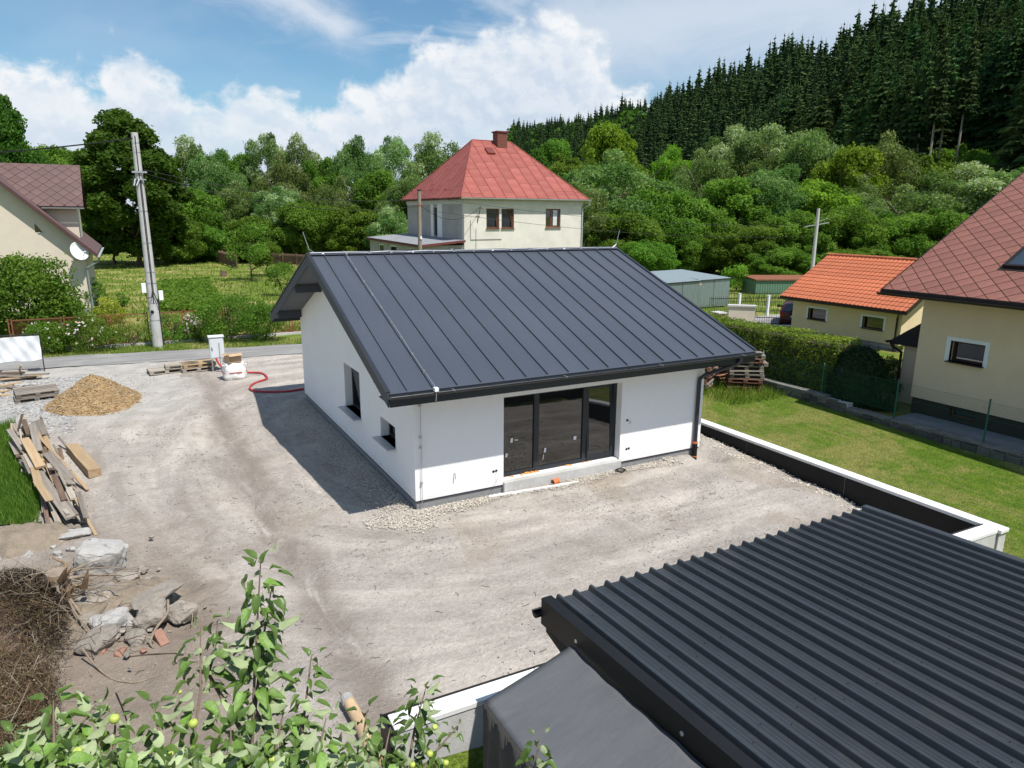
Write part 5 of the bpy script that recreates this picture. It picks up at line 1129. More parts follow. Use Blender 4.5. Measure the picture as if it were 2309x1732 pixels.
# far leafy wood on the low end of the ridge
rg = np.random.default_rng(8); Pn = []; Nn = []; Tn = []; Sz = []
for _ in range(420):
    a = rg.uniform(HA[0], HA[3]+.015); d0, d1 = np.interp(a, HA, HT[:, 1]), np.interp(a, HA, HT[:, 3]); d = rg.uniform(d0*.9, d1+15); x, y = CAMP[0]+d*math.sin(a), CAMP[1]+d*math.cos(a)
    R = rg.uniform(5, 9); n = 90; v = unit(rg.normal(0, 1, (n, 3))+np.array([0, 0, .5])); Pn.append(np.array([x, y, hz(x, y)+R*.9])+v*R*np.array([1, 1, 1.3])*rg.uniform(.8, 1.05, (n, 1))); Nn.append(unit(v+rg.normal(0, .4, (n, 3)))); Tn.append(np.clip(rg.normal(.45+rg.uniform(-.2, .2), .15, n), 0, 1)); Sz.append(np.full(n, R*.42))
V, F = cards(np.concatenate(Pn), np.concatenate(Nn), np.concatenate(Sz), rg, .8, .2)
tagp(link_mesh('far_leafy_forest', arr_mesh('far_leafy_forest', V, F, np.repeat(np.concatenate(Tn), 4)), LF_dark), 'far leafy wood on the low end of the ridge', 'forest', None, 'stuff')

# shrubs
def shrub(px, base_py, wpx, top_py, m, label, seed, leaf=.11, n=2600, shape='dome', name='shrub', group='garden shrubs', dep=.8, flowers=0, zb=0., cl=26, asp=.6):
    b = G(px, base_py, zb); d = math.hypot(b.x-CAMP[0], b.y-CAMP[1]); H = FAR(px, top_py, d).z-zb; r = wpx/2/FOC*d
    o = thing(name, b, label, 'shrub', group)
    me = crown_mesh(seed, r, r*dep, .02, H, cl, n//cl, leaf, shape, asp, .2, .34, .5); link_mesh('foliage', me, m, o)
    mb = MB(); rr_ = random.Random(seed)
    for i in range(6): a = rr_.uniform(0, 6.28); mb.tube([(0, 0, -.05), (math.cos(a)*r*.3, math.sin(a)*r*.3*dep, H*.45), (math.cos(a)*r*.6, math.sin(a)*r*.6*dep, H*.8)], [.025, .018, .006], 5)
    mb.build('stems', M_bark, o, org=(0, 0, 0))
    if flowers:
        rg = np.random.default_rng(seed); v = unit(rg.normal(0, 1, (flowers, 3))+np.array([-.2, -.7, .5])); p = v*np.array([r*1.02, r*dep*1.02, H*.5])+np.array([0, 0, H*.5]); V = []; 
        for k in range(3): a_, f_ = cards(p+rg.normal(0, .02, p.shape), unit(v+rg.normal(0, .5, v.shape)), np.full(flowers, .10), rg, .9); V.append(a_)
        V = np.concatenate(V); fl = link_mesh('blossoms', arr_mesh('blossoms', V, np.arange(len(V)).reshape(-1, 4), np.repeat(np.tile(rg.random(flowers), 3), 4)), LF_flow, o); fl['kind'] = 'stuff'
    return o
shrub(55, 752, 200, 592, LF_shrub, 'large round lilac bush in front of the cream house', 1, .20, 14000, 'round', dep=.8, cl=60)
shrub(128, 745, 60, 625, LF_shrub, 'side lobe bush leaning out of the lilac by the cream wall', 12, .2, 3000, 'round')
shrub(120, 793, 95, 722, LF_shrub, 'leafy peony bush growing out over the road edge', 2, .12, 3200, flowers=10)
shrub(200, 790, 100, 715, LF_shrub, 'flowering rose bush with pink and white blossoms at the road fence', 3, .10, 3200, flowers=45)
shrub(300, 778, 110, 735, LF_shrub, 'low grey green bush behind the rusty fence by the pole', 4, .08, 1800)
shrub(250, 728, 62, 678, LF_yel, 'yellow green shrub beside the downpipe of the cream house', 5, .12, 1500)
shrub(220, 705, 40, 625, LF_shrub, 'climbing green plant at the corner of the cream house', 15, .12, 900, 'column')
shrub(392, 770, 70, 708, LF_shrub, 'dark round bush behind the concrete pole', 6, .10, 2000)
shrub(448, 768, 55, 700, LF_shrub, 'white flowering rose bush behind the rusty fence', 7, .09, 1400, flowers=55)
shrub(520, 768, 120, 658, LF_shrub, 'broad dark hedge bush behind the rusty fence', 8, .11, 4600, 'dome', cl=40)
shrub(598, 766, 100, 672, LF_shrub, 'hedge bush ending beside the bungalow gable', 9, .11, 3600, 'dome', cl=36)
shrub(140, 722, 70, 668, LF_shrub, 'small bush against the cream house wall', 16, .12, 1100)
shrub(278, 690, 28, 660, LF_shrub, 'tiny round bush on the meadow', 10, .13, 500)
shrub(640, 665, 70, 590, LF_shrub, 'dense bush in the meadow behind the bungalow roof', 11, .14, 2200)
shrub(1660, 655, 60, 600, LF_lime, 'bright young bush beside the metal garages', 13, .2, 1500)
shrub(1985, 925, 75, 850, LF_topi, 'low dark garden bush beside the dome topiary', 14, .06, 3000)
shrub(2030, 880, 60, 795, LF_topi, 'dark conifer bush at the porch of the cream house', 17, .08, 1800)
shrub(2000, 845, 50, 800, LF_shrub, 'green garden bush behind the dome topiary', 19, .08, 1500)
shrub(2030, 790, 30, 770, LF_shrub, 'small pot plant by the garage wall', 18, .08, 400)
for px, bp, tp, wd, lb in ((565, 632, 505, 95, 'thin young fruit tree on the meadow'), (600, 622, 540, 60, 'slender dark fruit tree behind the bungalow gable'), (470, 590, 548, 40, 'small orchard tree at the meadow fence')):
    b = G(px, bp); d = math.hypot(b.x-CAMP[0], b.y-CAMP[1]); H = FAR(px, tp, d).z; o = thing('fruit_tree', b, lb, 'tree', 'fruit trees on the meadow'); r = wd/2/FOC*d
    link_mesh('crown', crown_mesh(px, r, r, H*.3, H, 26, 60, .26, 'round', .6, .2, .3), LF_mid, o); link_mesh('trunk', trunk_mesh(px, H, .09, 5), M_bark, o)
# clipped thuja hedge and topiary
def hedge_box(name, x0, x1, y0, y1, h, m, label, n, leaf, seed):
    o = thing(name, ((x0+x1)/2, (y0+y1)/2, 0), label, 'hedge'); rg = np.random.default_rng(seed)
    A = [((x1-x0)*(y1-y0), 't'), ((y1-y0)*h, 'l'), ((y1-y0)*h, 'r'), ((x1-x0)*h, 'f'), ((x1-x0)*h, 'b')]; tot = sum(a for a, _ in A); P = []; N = []
    for a, k in A:
        c = int(n*a/tot); u, v = rg.random(c), rg.random(c)
        if k == 't': p = np.stack([x0+(x1-x0)*u, y0+(y1-y0)*v, np.full(c, h)], 1); q = (0, 0, 1)
        elif k in 'lr': p = np.stack([np.full(c, x0 if k == 'l' else x1), y0+(y1-y0)*u, h*v], 1); q = (-1 if k == 'l' else 1, 0, 0)
        else: p = np.stack([x0+(x1-x0)*u, np.full(c, y0 if k == 'f' else y1), h*v], 1); q = (0, -1 if k == 'f' else 1, 0)
        P.append(p); N.append(np.tile(np.array(q, float), (c, 1)))
    P = np.concatenate(P); N = np.concatenate(N); w_ = fbm(P[:, 0]*2+P[:, 1]*2.3, P[:, 2]*2.5+P[:, 1], 4, seed)-.47; P = P+N*(w_*.28)[:, None]+rg.normal(0, .035, P.shape); rt_ = .10
    V, F = cards(P, unit(N+rg.normal(0, .6, N.shape)+np.array([0, 0, .4])), leaf*rg.uniform(.6, 1.3, len(P)), rg, .5, -.3)
    t_ = np.clip(.5+w_*1.2+rg.normal(0, .15, len(P)), 0, 1); link_mesh('foliage', arr_mesh('foliage', V-np.array(ORG[o]), F, np.repeat(t_, 4)), m, o)
    mb = MB(); mb.box(x0+.14, x1-.14, y0+.14, y1-.14, 0, h-.16); mb.build('stems', M_bark, o); return o
hedge_box('thuja_hedge', 16.0, 17.3, 2.3, 12.5, 1.92, LF_thuja, 'long clipped light green thuja hedge behind the green wire fence', 30000, .10, 3)
dm = thing('dome_topiary', (16.5, 1.65, 0), 'dark green dome clipped topiary at the end of the thuja hedge', 'topiary'); rg = np.random.default_rng(6); n = 12000
u = unit(rg.normal(0, 1, (n, 3))); u[:, 2] = np.abs(u[:, 2]); p = u*np.array([.85, .95, 1.0]); p[:, 2] = p[:, 2]**.75*1.85; sid = rg.random(n) < .4; p[sid] = np.stack([np.cos(rg.uniform(0, 6.28, sid.sum()))*.86, np.sin(rg.uniform(0, 6.28, sid.sum()))*.95, rg.uniform(0, .9, sid.sum())], 1); ang = np.arctan2(p[sid][:, 1], p[sid][:, 0]); p[sid] = np.stack([np.cos(ang)*.88, np.sin(ang)*.97, p[sid][:, 2]], 1); p += rg.normal(0, .03, p.shape)
V, F = cards(p, unit(p/np.array([.9, .95, 1.9])**2+rg.normal(0, .5, p.shape)), rg.uniform(.06, .12, n), rg, .5, -.2); link_mesh('foliage', arr_mesh('foliage', V, F, np.repeat(np.clip(rg.normal(.45, .2, n), 0, 1), 4)), LF_topi, dm)
hull('stems', Vector((0, 0, .75)), (1.4, 1.6, 1.7), M_bark, 4, parent=dm, n=60)
# grass
def grass(name, pts, h, m, label, seed, wd=.008, lean=.4):
    rg = np.random.default_rng(seed); n = len(pts); pts = np.asarray(pts); a = rg.uniform(0, 6.28, n); s = np.stack([np.cos(a), np.sin(a), 0*a], 1); L = (h*rg.uniform(.45, 1.25, n))[:, None]
    tip = pts+np.stack([rg.normal(0, lean, n), rg.normal(0, lean, n), np.ones(n)], 1)*L; V = np.stack([pts-s*wd*L/h, pts+s*wd*L/h, tip], 1).reshape(-1, 3)
    o = link_mesh(name, arr_mesh(name, V, np.arange(3*n).reshape(n, 3), np.repeat(np.clip(rg.normal(.5, .22, n), 0, 1), 3)), m); return tagp(o, label, 'grass', None, 'stuff')
LG = mat_leaf('grass_blades', [(0, (.05, .115, .012)), (.5, (.11, .21, .025)), (.85, (.18, .28, .045)), (1, (.34, .32, .12))], .45, rnd=0)
LGm = mat_leaf('meadow_blades', [(0, (.06, .11, .016)), (.5, (.12, .18, .03)), (.8, (.20, .24, .05)), (1, (.36, .33, .14))], .35, rnd=0)
rg = np.random.default_rng(31)
ga = sheet('grass_patch', np.arange(-13, -6.3, .15), np.arange(2.0, 11.8, .15), lambda X, Y: .035+.05*fbm(X, Y, 3, 4)+0*X, M_rough, keep=lambda x, y: (x < -6.72-.181*(y-2.6)+.15*np.sin(y*1.7)) & (y < 11.2+.3*np.sin(x*3)) & (y > 2.9+.3*np.sin(x*2.2)))
n = 40000; x = rg.uniform(-11.5, -6.3, n); y = rg.uniform(2.5, 11.4, n); ok = (x < -6.66-.181*(y-2.6)+.2*np.sin(y*1.7)) & (y < 11.3+.3*np.sin(x*3)) & (y > 2.8+.3*np.sin(x*2.2)); grass('tall_grass', np.stack([x[ok], y[ok], 0*x[ok]+.04], 1), .22, LG, 'tall green grass beside the plank heap', 1, .010)
n = 90000; x = rg.uniform(9.2, 15.35, n); y = rg.uniform(-9, 7, n); grass('lawn_grass', np.stack([x, y, lawn_z(x, y)-.005], 1), .035, LG, 'short blades of the mown lawn', 2, .006, .8)
n = 46000; y = 24.5+90*rg.random(n)**1.6; x = -14+(y*.32+22)*rg.random(n); ok = ~((x < -6.6) & (y > 35) & (y < 50)); grass('meadow_grass', np.stack([x[ok], y[ok], 0*x[ok]-.06], 1), .26, LGm, 'long uncut grass of the meadow behind the fence', 3, .03, .5)
n = 9000; x = rg.uniform(-14, 4, n); nr = 18.5-.155*x; y = nr+2.55+rg.random(n)**1.4*2.2; grass('verge_grass', np.stack([x, y, 0*x-.02], 1), .10, LGm, 'grass verge between road and rusty fence', 4, .012, .6)
n = 3500; x = rg.uniform(12.6, 15.3, n); y = rg.uniform(3.4, 7.5, n); ok = rg.random(n) < .8; grass('stack_weeds', np.stack([x[ok], y[ok], lawn_z(x[ok], y[ok])], 1), .30, LG, 'rough weeds growing round the pallet stacks', 5, .012)
n = 1600; c_ = G(350, 590); x = rg.uniform(26, 40, n); y = rg.uniform(18.5, 30, n); grass('yard_weeds', np.stack([x, y, 0*x-.05], 1), .4, LGm, 'wild grass round the metal garages', 6, .02)
# vegetable patch
c1, c2, c3_, c4_ = G(352, 700), G(500, 705), G(470, 632), G(360, 640); n = 2600; u, v = rg.random((n, 1)), rg.random((n, 1)); A = lambda q: np.array(q)
p = (A(c1)*(1-u)+A(c2)*u)*(1-v)+(A(c4_)*(1-u)+A(c3_)*u)*v; p = np.repeat(p, 4, 0)+rg.normal(0, .18, (4*n, 3))*np.array([1, 1, .5])+np.array([0, 0, .22]); V, F = cards(p, unit(rg.normal(0, .5, p.shape)+np.array([0, 0, 1.])), rg.uniform(.15, .3, len(p)), rg, .7)
tagp(link_mesh('vegetable_patch', arr_mesh('vegetable_patch', V, F, np.repeat(np.clip(rg.normal(.5, .2, len(p)), 0, 1), 4)), LF_mid), 'dense dark green potato patch on the meadow', 'vegetable patch', None, 'stuff')

# ================================================================ apple tree in the foreground
AL_top = mat('apple_leaf_top', (.155, .265, .052), .40, var=.25, vscale=3, spec=.5, rnd=.4, bump=.3, bscale=7)
AL_bot = mat('apple_leaf_underside', (.42, .50, .27), .7, var=.10, vscale=2.5, rnd=.2)
for m_ in (AL_top, AL_bot):
    t = NT(m_.node_tree); b = t.n['Principled BSDF']; tr = t.new('ShaderNodeBsdfTranslucent'); lk = b.inputs['Base Color'].links[0].from_socket; t.put(tr.inputs[0], t.mix(1., lk, (1.3, 1.5, .5, 1), 'MULTIPLY')); ms = t.new('ShaderNodeMixShader'); ms.inputs[0].default_value = .28
    t.l.new(b.outputs[0], ms.inputs[1]); t.l.new(tr.outputs[0], ms.inputs[2]); t.l.new(ms.outputs[0], t.n['Material Output'].inputs[0])
M_twig = mat('apple_twig', (.16, .115, .085), .8, var=.25, vscale=20)
def leaf_arrays(seed):
    rr_ = random.Random(seed); st = [(0, .0), (.12, .30), (.35, .50), (.62, .44), (.85, .22), (1., .0)]; fold = rr_.uniform(.35, .95); curl = rr_.uniform(.2, .85); V = []; F = []; MI = []
    for lay in (0, 1):
        k0 = len(V)
        for i, (t, hw) in enumerate(st):
            z = -curl*t*t*.8+.05*math.sin(t*9+seed); off = -.016*lay
            for s in (-1, 0, 1): V.append((t, s*hw*.50, z+abs(s)*hw*fold*.55+.03*math.sin(t*13+s*2)*abs(s)+off))
        for i in range(len(st)-1):
            for c in range(2):
                a = k0+i*3+c
                for tri in ((a, a+1, a+4), (a, a+4, a+3)): F.append(tri if lay == 0 else tri[::-1]); MI.append(lay)
    return np.array(V), np.array(F), np.array(MI)
LV = [leaf_arrays(i) for i in range(7)]
LM = []
for V, F, MI in LV:
    me = arr_mesh('leaf', V, F[:, ::-1], mi=MI); me.materials.append(AL_top); me.materials.append(AL_bot); me.polygons.foreach_set('use_smooth', [True]*len(F)); LM.append(me)
SH = [((588, 1262, 3.30), (566, 1735, 2.95), 62, .098, .12), ((612, 1330, 3.34), (575, 1600, 3.05), 20, .088, .08), ((452, 1412, 3.40), (425, 1740, 3.0), 34, .088, .10), ((490, 1400, 3.45), (470, 1520, 3.3), 7, .07, .06), ((702, 1478, 3.25), (668, 1740, 2.95), 24, .08, .09), ((962, 1545, 3.30), (915, 1760, 3.0), 42, .074, .10), ((1030, 1640, 3.2), (935, 1760, 3.0), 16, .066, .07), ((1218, 1662, 2.75), (1195, 1830, 2.6), 16, .068, .06),
 ((215, 1588, 3.2), (150, 1770, 2.9), 24, .085, .10), ((120, 1580, 3.15), (120, 1760, 2.9), 18, .085, .08), ((35, 1648, 3.1), (40, 1790, 2.9), 12, .085, .08), ((262, 1606, 3.1), (255, 1770, 2.9), 16, .08, .09), ((828, 1600, 3.2), (800, 1770, 2.9), 18, .075, .08), ((735, 1620, 3.0), (720, 1770, 2.8), 16, .08, .09), ((345, 1590, 3.1), (350, 1770, 2.85), 18, .085, .1), ((880, 1640, 3.1), (860, 1780, 2.9), 14, .07, .08), ((520, 1640, 2.9), (520, 1790, 2.7), 18, .085, .1), ((640, 1600, 3.0), (610, 1780, 2.8), 18, .085, .1)]
ra = random.Random(17)
def P3(px, py, d): return FAR(px, py, d)
tb = Vector((-3.95, -10.7, 0)); apple = thing('apple_tree', tb, 'young apple tree with green apples and long leafy shoots in front of the yard', 'tree')
fork = tb+Vector((0, 0, 2.5)); mb = MB(); mb.tube([tb+Vector((0, 0, -.15)), tb+Vector((.03, .02, 1.2)), fork], [.085, .07, .055], 10); mb.build('trunk', M_bark, apple, True)
leaves = []
def leaf_at(p, d, up, s): 
    d = d.normalized(); up = -up if ra.random() < .30 else up; y = up.cross(d)
    if y.length < .05: y = d.orthogonal()
    y.normalize(); z = d.cross(y); leaves.append((Matrix.Translation(p) @ Matrix((d, y, z)).transposed().to_4x4() @ Matrix.Scale(s, 4), p, s))
for (tip, bs, nl, ls, off) in SH:
    nl = int(nl*1.7)
    a, b = P3(*bs), P3(*tip); m1 = fork.lerp(a, .55)+Vector((0, 0, -.12)); c1 = a.lerp(b, .5)+Vector((ra.uniform(-.03, .03), ra.uniform(-.03, .03), .02))
    mb = MB(); mb.tube([fork, m1, a, c1, b], [.03, .018, .009, .006, .0025], 6); br = mb.build('shoot', M_twig, apple, True)
    for i in range(nl):
        t = 1-(i/nl)**.9; base = (a.lerp(c1, t*2) if t < .5 else c1.lerp(b, t*2-1)) if t > 0 else a
        an = i*2.4+ra.uniform(-.5, .5); el_ = ra.uniform(-.75, .25) if t < .93 else ra.uniform(.3, 1.1); d = Vector((math.cos(an)*math.cos(el_), math.sin(an)*math.cos(el_), math.sin(el_)))
        pet = off*ra.uniform(.15, .75); p = base+Vector((d.x, d.y, abs(d.z)*.3+.1))*pet; leaf_at(p, d, Vector((ra.uniform(-.3, .3), ra.uniform(-.3, .3), 1)), 1.12*ls*ra.uniform(.55, 1.12)*(1 if t < .9 else .7))
for i in range(620):
    px, py, d = ra.uniform(-60, 900), 1672+95*ra.random()**.7+14*math.sin(ra.random()*9), ra.uniform(2.5, 3.2)
    if py < 1655+max(0, px-840)*1.2: continue
    an, el_ = ra.uniform(0, 6.28), ra.uniform(-.8, .3); leaf_at(P3(px, py, d), Vector((math.cos(an)*math.cos(el_), math.sin(an)*math.cos(el_), math.sin(el_))), Vector((ra.uniform(-.5, .5), ra.uniform(-.5, .5), 1)), ra.uniform(.05, .10))
for i in range(900):
    px, py, d = ra.uniform(-250, 1000), ra.uniform(1740, 2500), ra.uniform(2.0, 3.1); an, el_ = ra.uniform(0, 6.28), ra.uniform(-.8, .3)
    leaf_at(P3(px, py, d), Vector((math.cos(an)*math.cos(el_), math.sin(an)*math.cos(el_), math.sin(el_))), Vector((ra.uniform(-.4, .4), ra.uniform(-.4, .4), 1)), ra.uniform(.055, .09))
def inpx(p):
    d = np.array(p)-CAMP; f = d@AF; return W0/2+FOC*(d@AR)/f, H0/2-FOC*(d@AU)/f, f
score = []
for k, (mtx, p, s) in enumerate(leaves):
    x, y, f = inpx(p); score.append((-(s/f) if (-20 < x < W0 and y < H0+15) else 1, k))
score.sort(); single = set(k for _, k in score[:295]); BV = []; BF = []; BM = []; nb = 0
org = ORG[apple]
for k, (mtx, p, s) in enumerate(leaves):
    v = k % 7
    if k in single:
        o = bpy.data.objects.new('leaf', LM[v]); COL.objects.link(o); o.parent = apple; o.matrix_local = Matrix.Translation(-org) @ mtx
    else:
        V, F, MI = LV[v]; Mx = np.array(mtx); BV.append(V @ Mx[:3, :3].T+Mx[:3, 3]-np.array(org)); BF.append(F[:, ::-1]+nb); BM.append(MI); nb += len(V)
me = arr_mesh('leaves', np.concatenate(BV), np.concatenate(BF), mi=np.concatenate(BM)); me.materials.append(AL_top); me.materials.append(AL_bot); o = link_mesh('leaves', me, None, apple, smooth=True); o['kind'] = 'stuff'
M_apple = mat('green_apple', (.42, .50, .10), .4, var=.15, vscale=12, spec=.5)
am = MB(); am.disc_lathe([(.0, .62), (.2, .74), (.55, .80), (.88, .55), (1., .1), (.93, -.35), (.68, -.72), (.35, -.88), (.12, -.84), (0, -.74)], (0, 0, 0), (0, 0, 1), 14); am = am.mesh('apple'); am.polygons.foreach_set('use_smooth', [True]*len(am.polygons))
for x, y, d, r in ((258, 1621, 3.0, .030), (436, 1631, 3.02, .030), (175, 1696, 2.9, .028), (405, 1560, 3.2, .016), (569, 1697, 2.85, .024), (774, 1704, 2.85, .024), (980, 1640, 3.1, .022), (969, 1700, 3.05, .026), (1005, 1720, 3.0, .024), (615, 1712, 2.85, .026), (90, 1722, 2.85, .026), (720, 1725, 2.8, .026), (385, 1700, 2.85, .018), (930, 1725, 2.95, .022)):
    o = link_mesh('apple', am, M_apple, apple); o.location = P3(x, y, d)-org; o.scale = (r*.68, r*.68, r*.68); o.rotation_euler = (ra.uniform(-.6, .6), ra.uniform(-.6, .6), 0)
# ================================================================ red roofed house
M_cream = mat('old_cream_render', (.68, .645, .58), .92, var=.06, vscale=.8, bump=.12, bscale=60, dirt=(.47, .43, .37), dirt_amt=.35, dscale=.9)
M_greyr = mat('grey_render', (.40, .38, .35), .92, var=.10, vscale=1., bump=.12, bscale=60, dirt=(.2, .19, .18), dirt_amt=.35, dscale=.8)  # darker grey than the front render, for side wall and annex
M_redroof = mat('faded_red_sheet', (.29, .078, .060), .55, var=.10, vscale=1.5, spec=.35, rnd=.10, dirt=(.34, .12, .095), dirt_amt=.5, dscale=1.5)
M_reddk = mat('dark_red_sheet', (.14, .035, .03), .7)  # dark red of the deck, gutter, caps, hooks and fascia
M_brw = mat('brown_frame', (.17, .065, .035), .6, var=.15)
M_zinc = mat('zinc_gutter', (.52, .55, .56), .45, .4, var=.08)
M_felt = mat('grey_roofing_felt', (.24, .25, .265), .9, var=.15, vscale=1.5, bump=.2, bscale=30)
M_chim = mat('chimney_brick', (.19, .075, .055), .9, var=.3, vscale=9, bump=.4)
rh = thing('red_roof_house', (21, 38, 0), 'two storey cream house with a faded red hipped sheet roof', 'house')
X0, X1, Y0, Y1, EZ = 15.84, 26.4, 32.4, 44.4, 7.2
RX0, RX1, RY, RZ = 19.55, 22.9, 38.4, 11.6
wi = .38
def mk(face):
    mb = MB()
    return mb
mb = MB()
REDW = [(17.95, 18.98, 5.1, 6.47), (19.16, 20.18, 5.1, 6.47), (22.85, 24.15, 5.15, 6.5)]
holes_wall(mb, X0+wi, X1-wi, 0, EZ-.05, REDW, lambda u, z, d: (u, Y0+wi+d, z), .3); mb.build('front_wall', M_cream, rh)
mb = MB(); holes_wall(mb, Y0+wi+.3, Y1-wi, 0, EZ-.05, [(37.6, 38.35, 4.45, 6.55)], lambda u, z, d: (X0+wi+d, u, z), .3); mb.build('side_wall', M_greyr, rh)
mb = MB(); mb.box(X1-wi-.3, X1-wi, Y0+wi+.3, Y1-wi, 0, EZ-.05); mb.box(X0+wi+.3, X1-wi-.3, Y1-wi-.3, Y1-wi, 0, EZ-.05); mb.build('rear_walls', M_cream, rh)
mb = MB(); mb.box(X0+wi-.02, X0+wi-.001, 36.7, 37.6, 4.3, EZ-.1); mb.box(X0+wi-.02, X0+wi-.001, 38.35, 38.9, 4.3, EZ-.1); mb.build('pale_wall_strip', M_white, rh)
mb = MB(); mb.box(X0+wi-.06, X1-wi+.06, Y0+wi-.06, Y1-wi+.06, EZ-.42, EZ-.04); mb.build('eaves_cornice', mat('cornice_paint', (.60, .61, .60), .85, var=.06), rh)
for (a, b, c, d), t_ in zip(REDW, (1, 1, 0)):
    window(rh, ((a+b)/2, Y0+wi+.1, (c+d)/2), (1, 0, 0), (0, -1, 0), b-a, d-c, M_brw, M_glass_sky if t_ else M_glass, .09, .06, mull=() if t_ else (-.1,), sill=.1, sill_m=M_brw, sillout=.12, tilt=bool(t_))
    if t_:
        mb = MB(); mb.beam(((a+b)/2+.22, Y0+wi+.09, d-.1), ((a+b)/2+.36, Y0+wi+.09, c+.1), .03, .09, up=(0, 1, 0)); mb.build('open_sash', M_brw, rh)
mb = MB()
for i in range(7): mb.obox((23.55+i*.05, Y0+wi+.085, 5.85), (.035, .02, 1.1))
mb.build('curtain', M_white, rh)
window(rh, (X0+wi+.1, 37.98, 5.5), (0, -1, 0), (-1, 0, 0), .75, 2.1, M_brw, M_glass, .08, .06)
# roof faces built from separate sheets
A, B, C_, D_2 = Vector((X0, Y0, EZ)), Vector((X1, Y0, EZ)), Vector((X1, Y1, EZ)), Vector((X0, Y1, EZ)); E_, F_ = Vector((RX0, RY, RZ)), Vector((RX1, RY, RZ))
mb = MB(); dn = Vector((0, 0, -.1)); pts = [A, B, C_, D_2, E_, F_]
mb.add([p+Vector((0, 0, -.01)) for p in pts]+[p+Vector((0, 0, -.12)) for p in (A, B, C_, D_2)], [(0, 1, 5, 4), (1, 2, 5), (2, 3, 4, 5), (3, 0, 4), (9, 8, 7, 6), (0, 6, 7, 1), (1, 7, 8, 2), (2, 8, 9, 3), (3, 9, 6, 0)]); mb.build('roof_deck', M_reddk, rh)
def roof_plane(P, Q, R_, S=None):
    U = (Q-P).normalized(); N = (Q-P).cross(R_-P).normalized(); V = N.cross(U); to = lambda w_: ((w_-P).dot(U), (w_-P).dot(V)); pl = [to(P), to(Q), to(R_)]+([to(S)] if S is not None else []); return U, V, pl
def strips(pl, wd, ln, seed):
    rr_ = random.Random(seed); u1 = max(p[0] for p in pl); v1 = max(p[1] for p in pl); cs = []; u = 0; k = 0
    while u < u1:
        v = -rr_.uniform(.2, ln*.9)
        while v < v1:
            v2 = v+ln*rr_.uniform(.92, 1.08); cs.append([(u, v), (u+wd, v), (u+wd, v2), (u, v2)]); v = v2
        u += wd; k += 1
    return cs
for k, (P, Q, R_, S) in enumerate(((A, B, F_, E_), (D_2, A, E_, None), (B, C_, F_, None), (C_, D_2, E_, F_))):
    U, V, pl = roof_plane(P, Q, R_, S); tile_face(rh, 'roof_sheet', P, U, V, pl, strips(pl, .88, 2.0, k), M_redroof, .012, .012, .004, minarea=.03)
    if k in (0, 1):
        u1 = max(p[0] for p in pl); i = 1; N = U.cross(V)
        while i*.88 < u1:
            u = i*.88; q = [(u-.015, -1), (u+.015, -1), (u+.015, 20), (u-.015, 20)]
            for j in range(len(pl)): q = clip(q, pl[j], pl[(j+1) % len(pl)])
            if len(q) > 2:
                va, vb = min(x[1] for x in q), max(x[1] for x in q); mb = MB(); mb.beam(P+U*u+V*va+N*.03, P+U*u+V*vb+N*.03, .02, .035, up=N); mb.build('standing_seam', M_redroof, rh)
            i += 1
for P, Q in ((A, E_), (B, F_), (D_2, E_), (C_, F_), (E_, F_)):
    mb = MB(); mb.tube([P+Vector((0, 0, .03)), Q+Vector((0, 0, .03))], .045, 6); mb.build('hip_roll', M_redroof, rh)
mb = MB(); gutter_shell(mb, (X0-.05, Y0-.09, EZ-.03), (X1+.12, Y0-.09, EZ-.03), .08); mb.build('gutter', M_zinc, rh)
mb = MB(); gutter_shell(mb, (X0-.09, Y1, EZ-.03), (X0-.09, Y0, EZ-.03), .07, (-1, 0, 0)); mb.build('gutter', M_reddk, rh)
mb = MB(); mb.tube([(X1+.05, Y0-.09, EZ-.1), (X1+.05, Y0, EZ-.35), (X1-wi+.05, Y0+wi-.06, EZ-.7), (X1-wi+.05, Y0+wi-.06, .1)], .05, 8); mb.build('downpipe', M_zinc, rh)
ch = MB(); cx, cy = ON(800+1207*.27125, 280+150*.27125, 1, RY-.35).x, RY-.35; ch.box(cx-.42, cx+.42, cy-.4, cy+.4, RZ-.9, RZ+.62); chm = ch.build('chimney', M_chim, rh)
mb = MB(); mb.box(cx-.5, cx+.5, cy-.48, cy+.48, RZ+.62, RZ+.72); mb.build('chimney_cap', M_reddk, chm)
for r_ in range(12):
    for k in range(4):
        mb = MB(); xo = cx-.42+.21*k+(.06 if r_ % 2 else 0); mb.box(xo+.006, min(xo+.2, cx+.42), cy-.412, cy-.40, RZ-.5+r_*.09, RZ-.5+r_*.09+.078); mb.build('brick', M_chim, chm)
U, V, pl = roof_plane(A, B, F_, E_); N = U.cross(V); hp = ON(800+1125*.27125, 280+220*.27125, 1, RY-1.3); hc = A+U*((hp-A).dot(U))+V*((hp-A).dot(V))
mb = MB(); Rm = Matrix((U, V, N)).transposed(); mb.obox(hc+N*.10, (.62, .75, .16), Rm); mb.build('roof_hatch', M_redroof, rh); mb = MB(); mb.obox(hc+N*.185, (.54, .66, .012), Rm); mb.build('hatch_lid', M_reddk, rh)
U, V, pl = roof_plane(D_2, A, E_); N = U.cross(V)
for i in range(6):
    p = D_2+U*(1.6+i*1.35)+V*.75+N*.02; mb = MB(); mb.tube([p, p+N*.13, p+N*.16-V*.08, p+N*.08-V*.1], .02, 6); mb.build('snow_hook', M_reddk, rh)
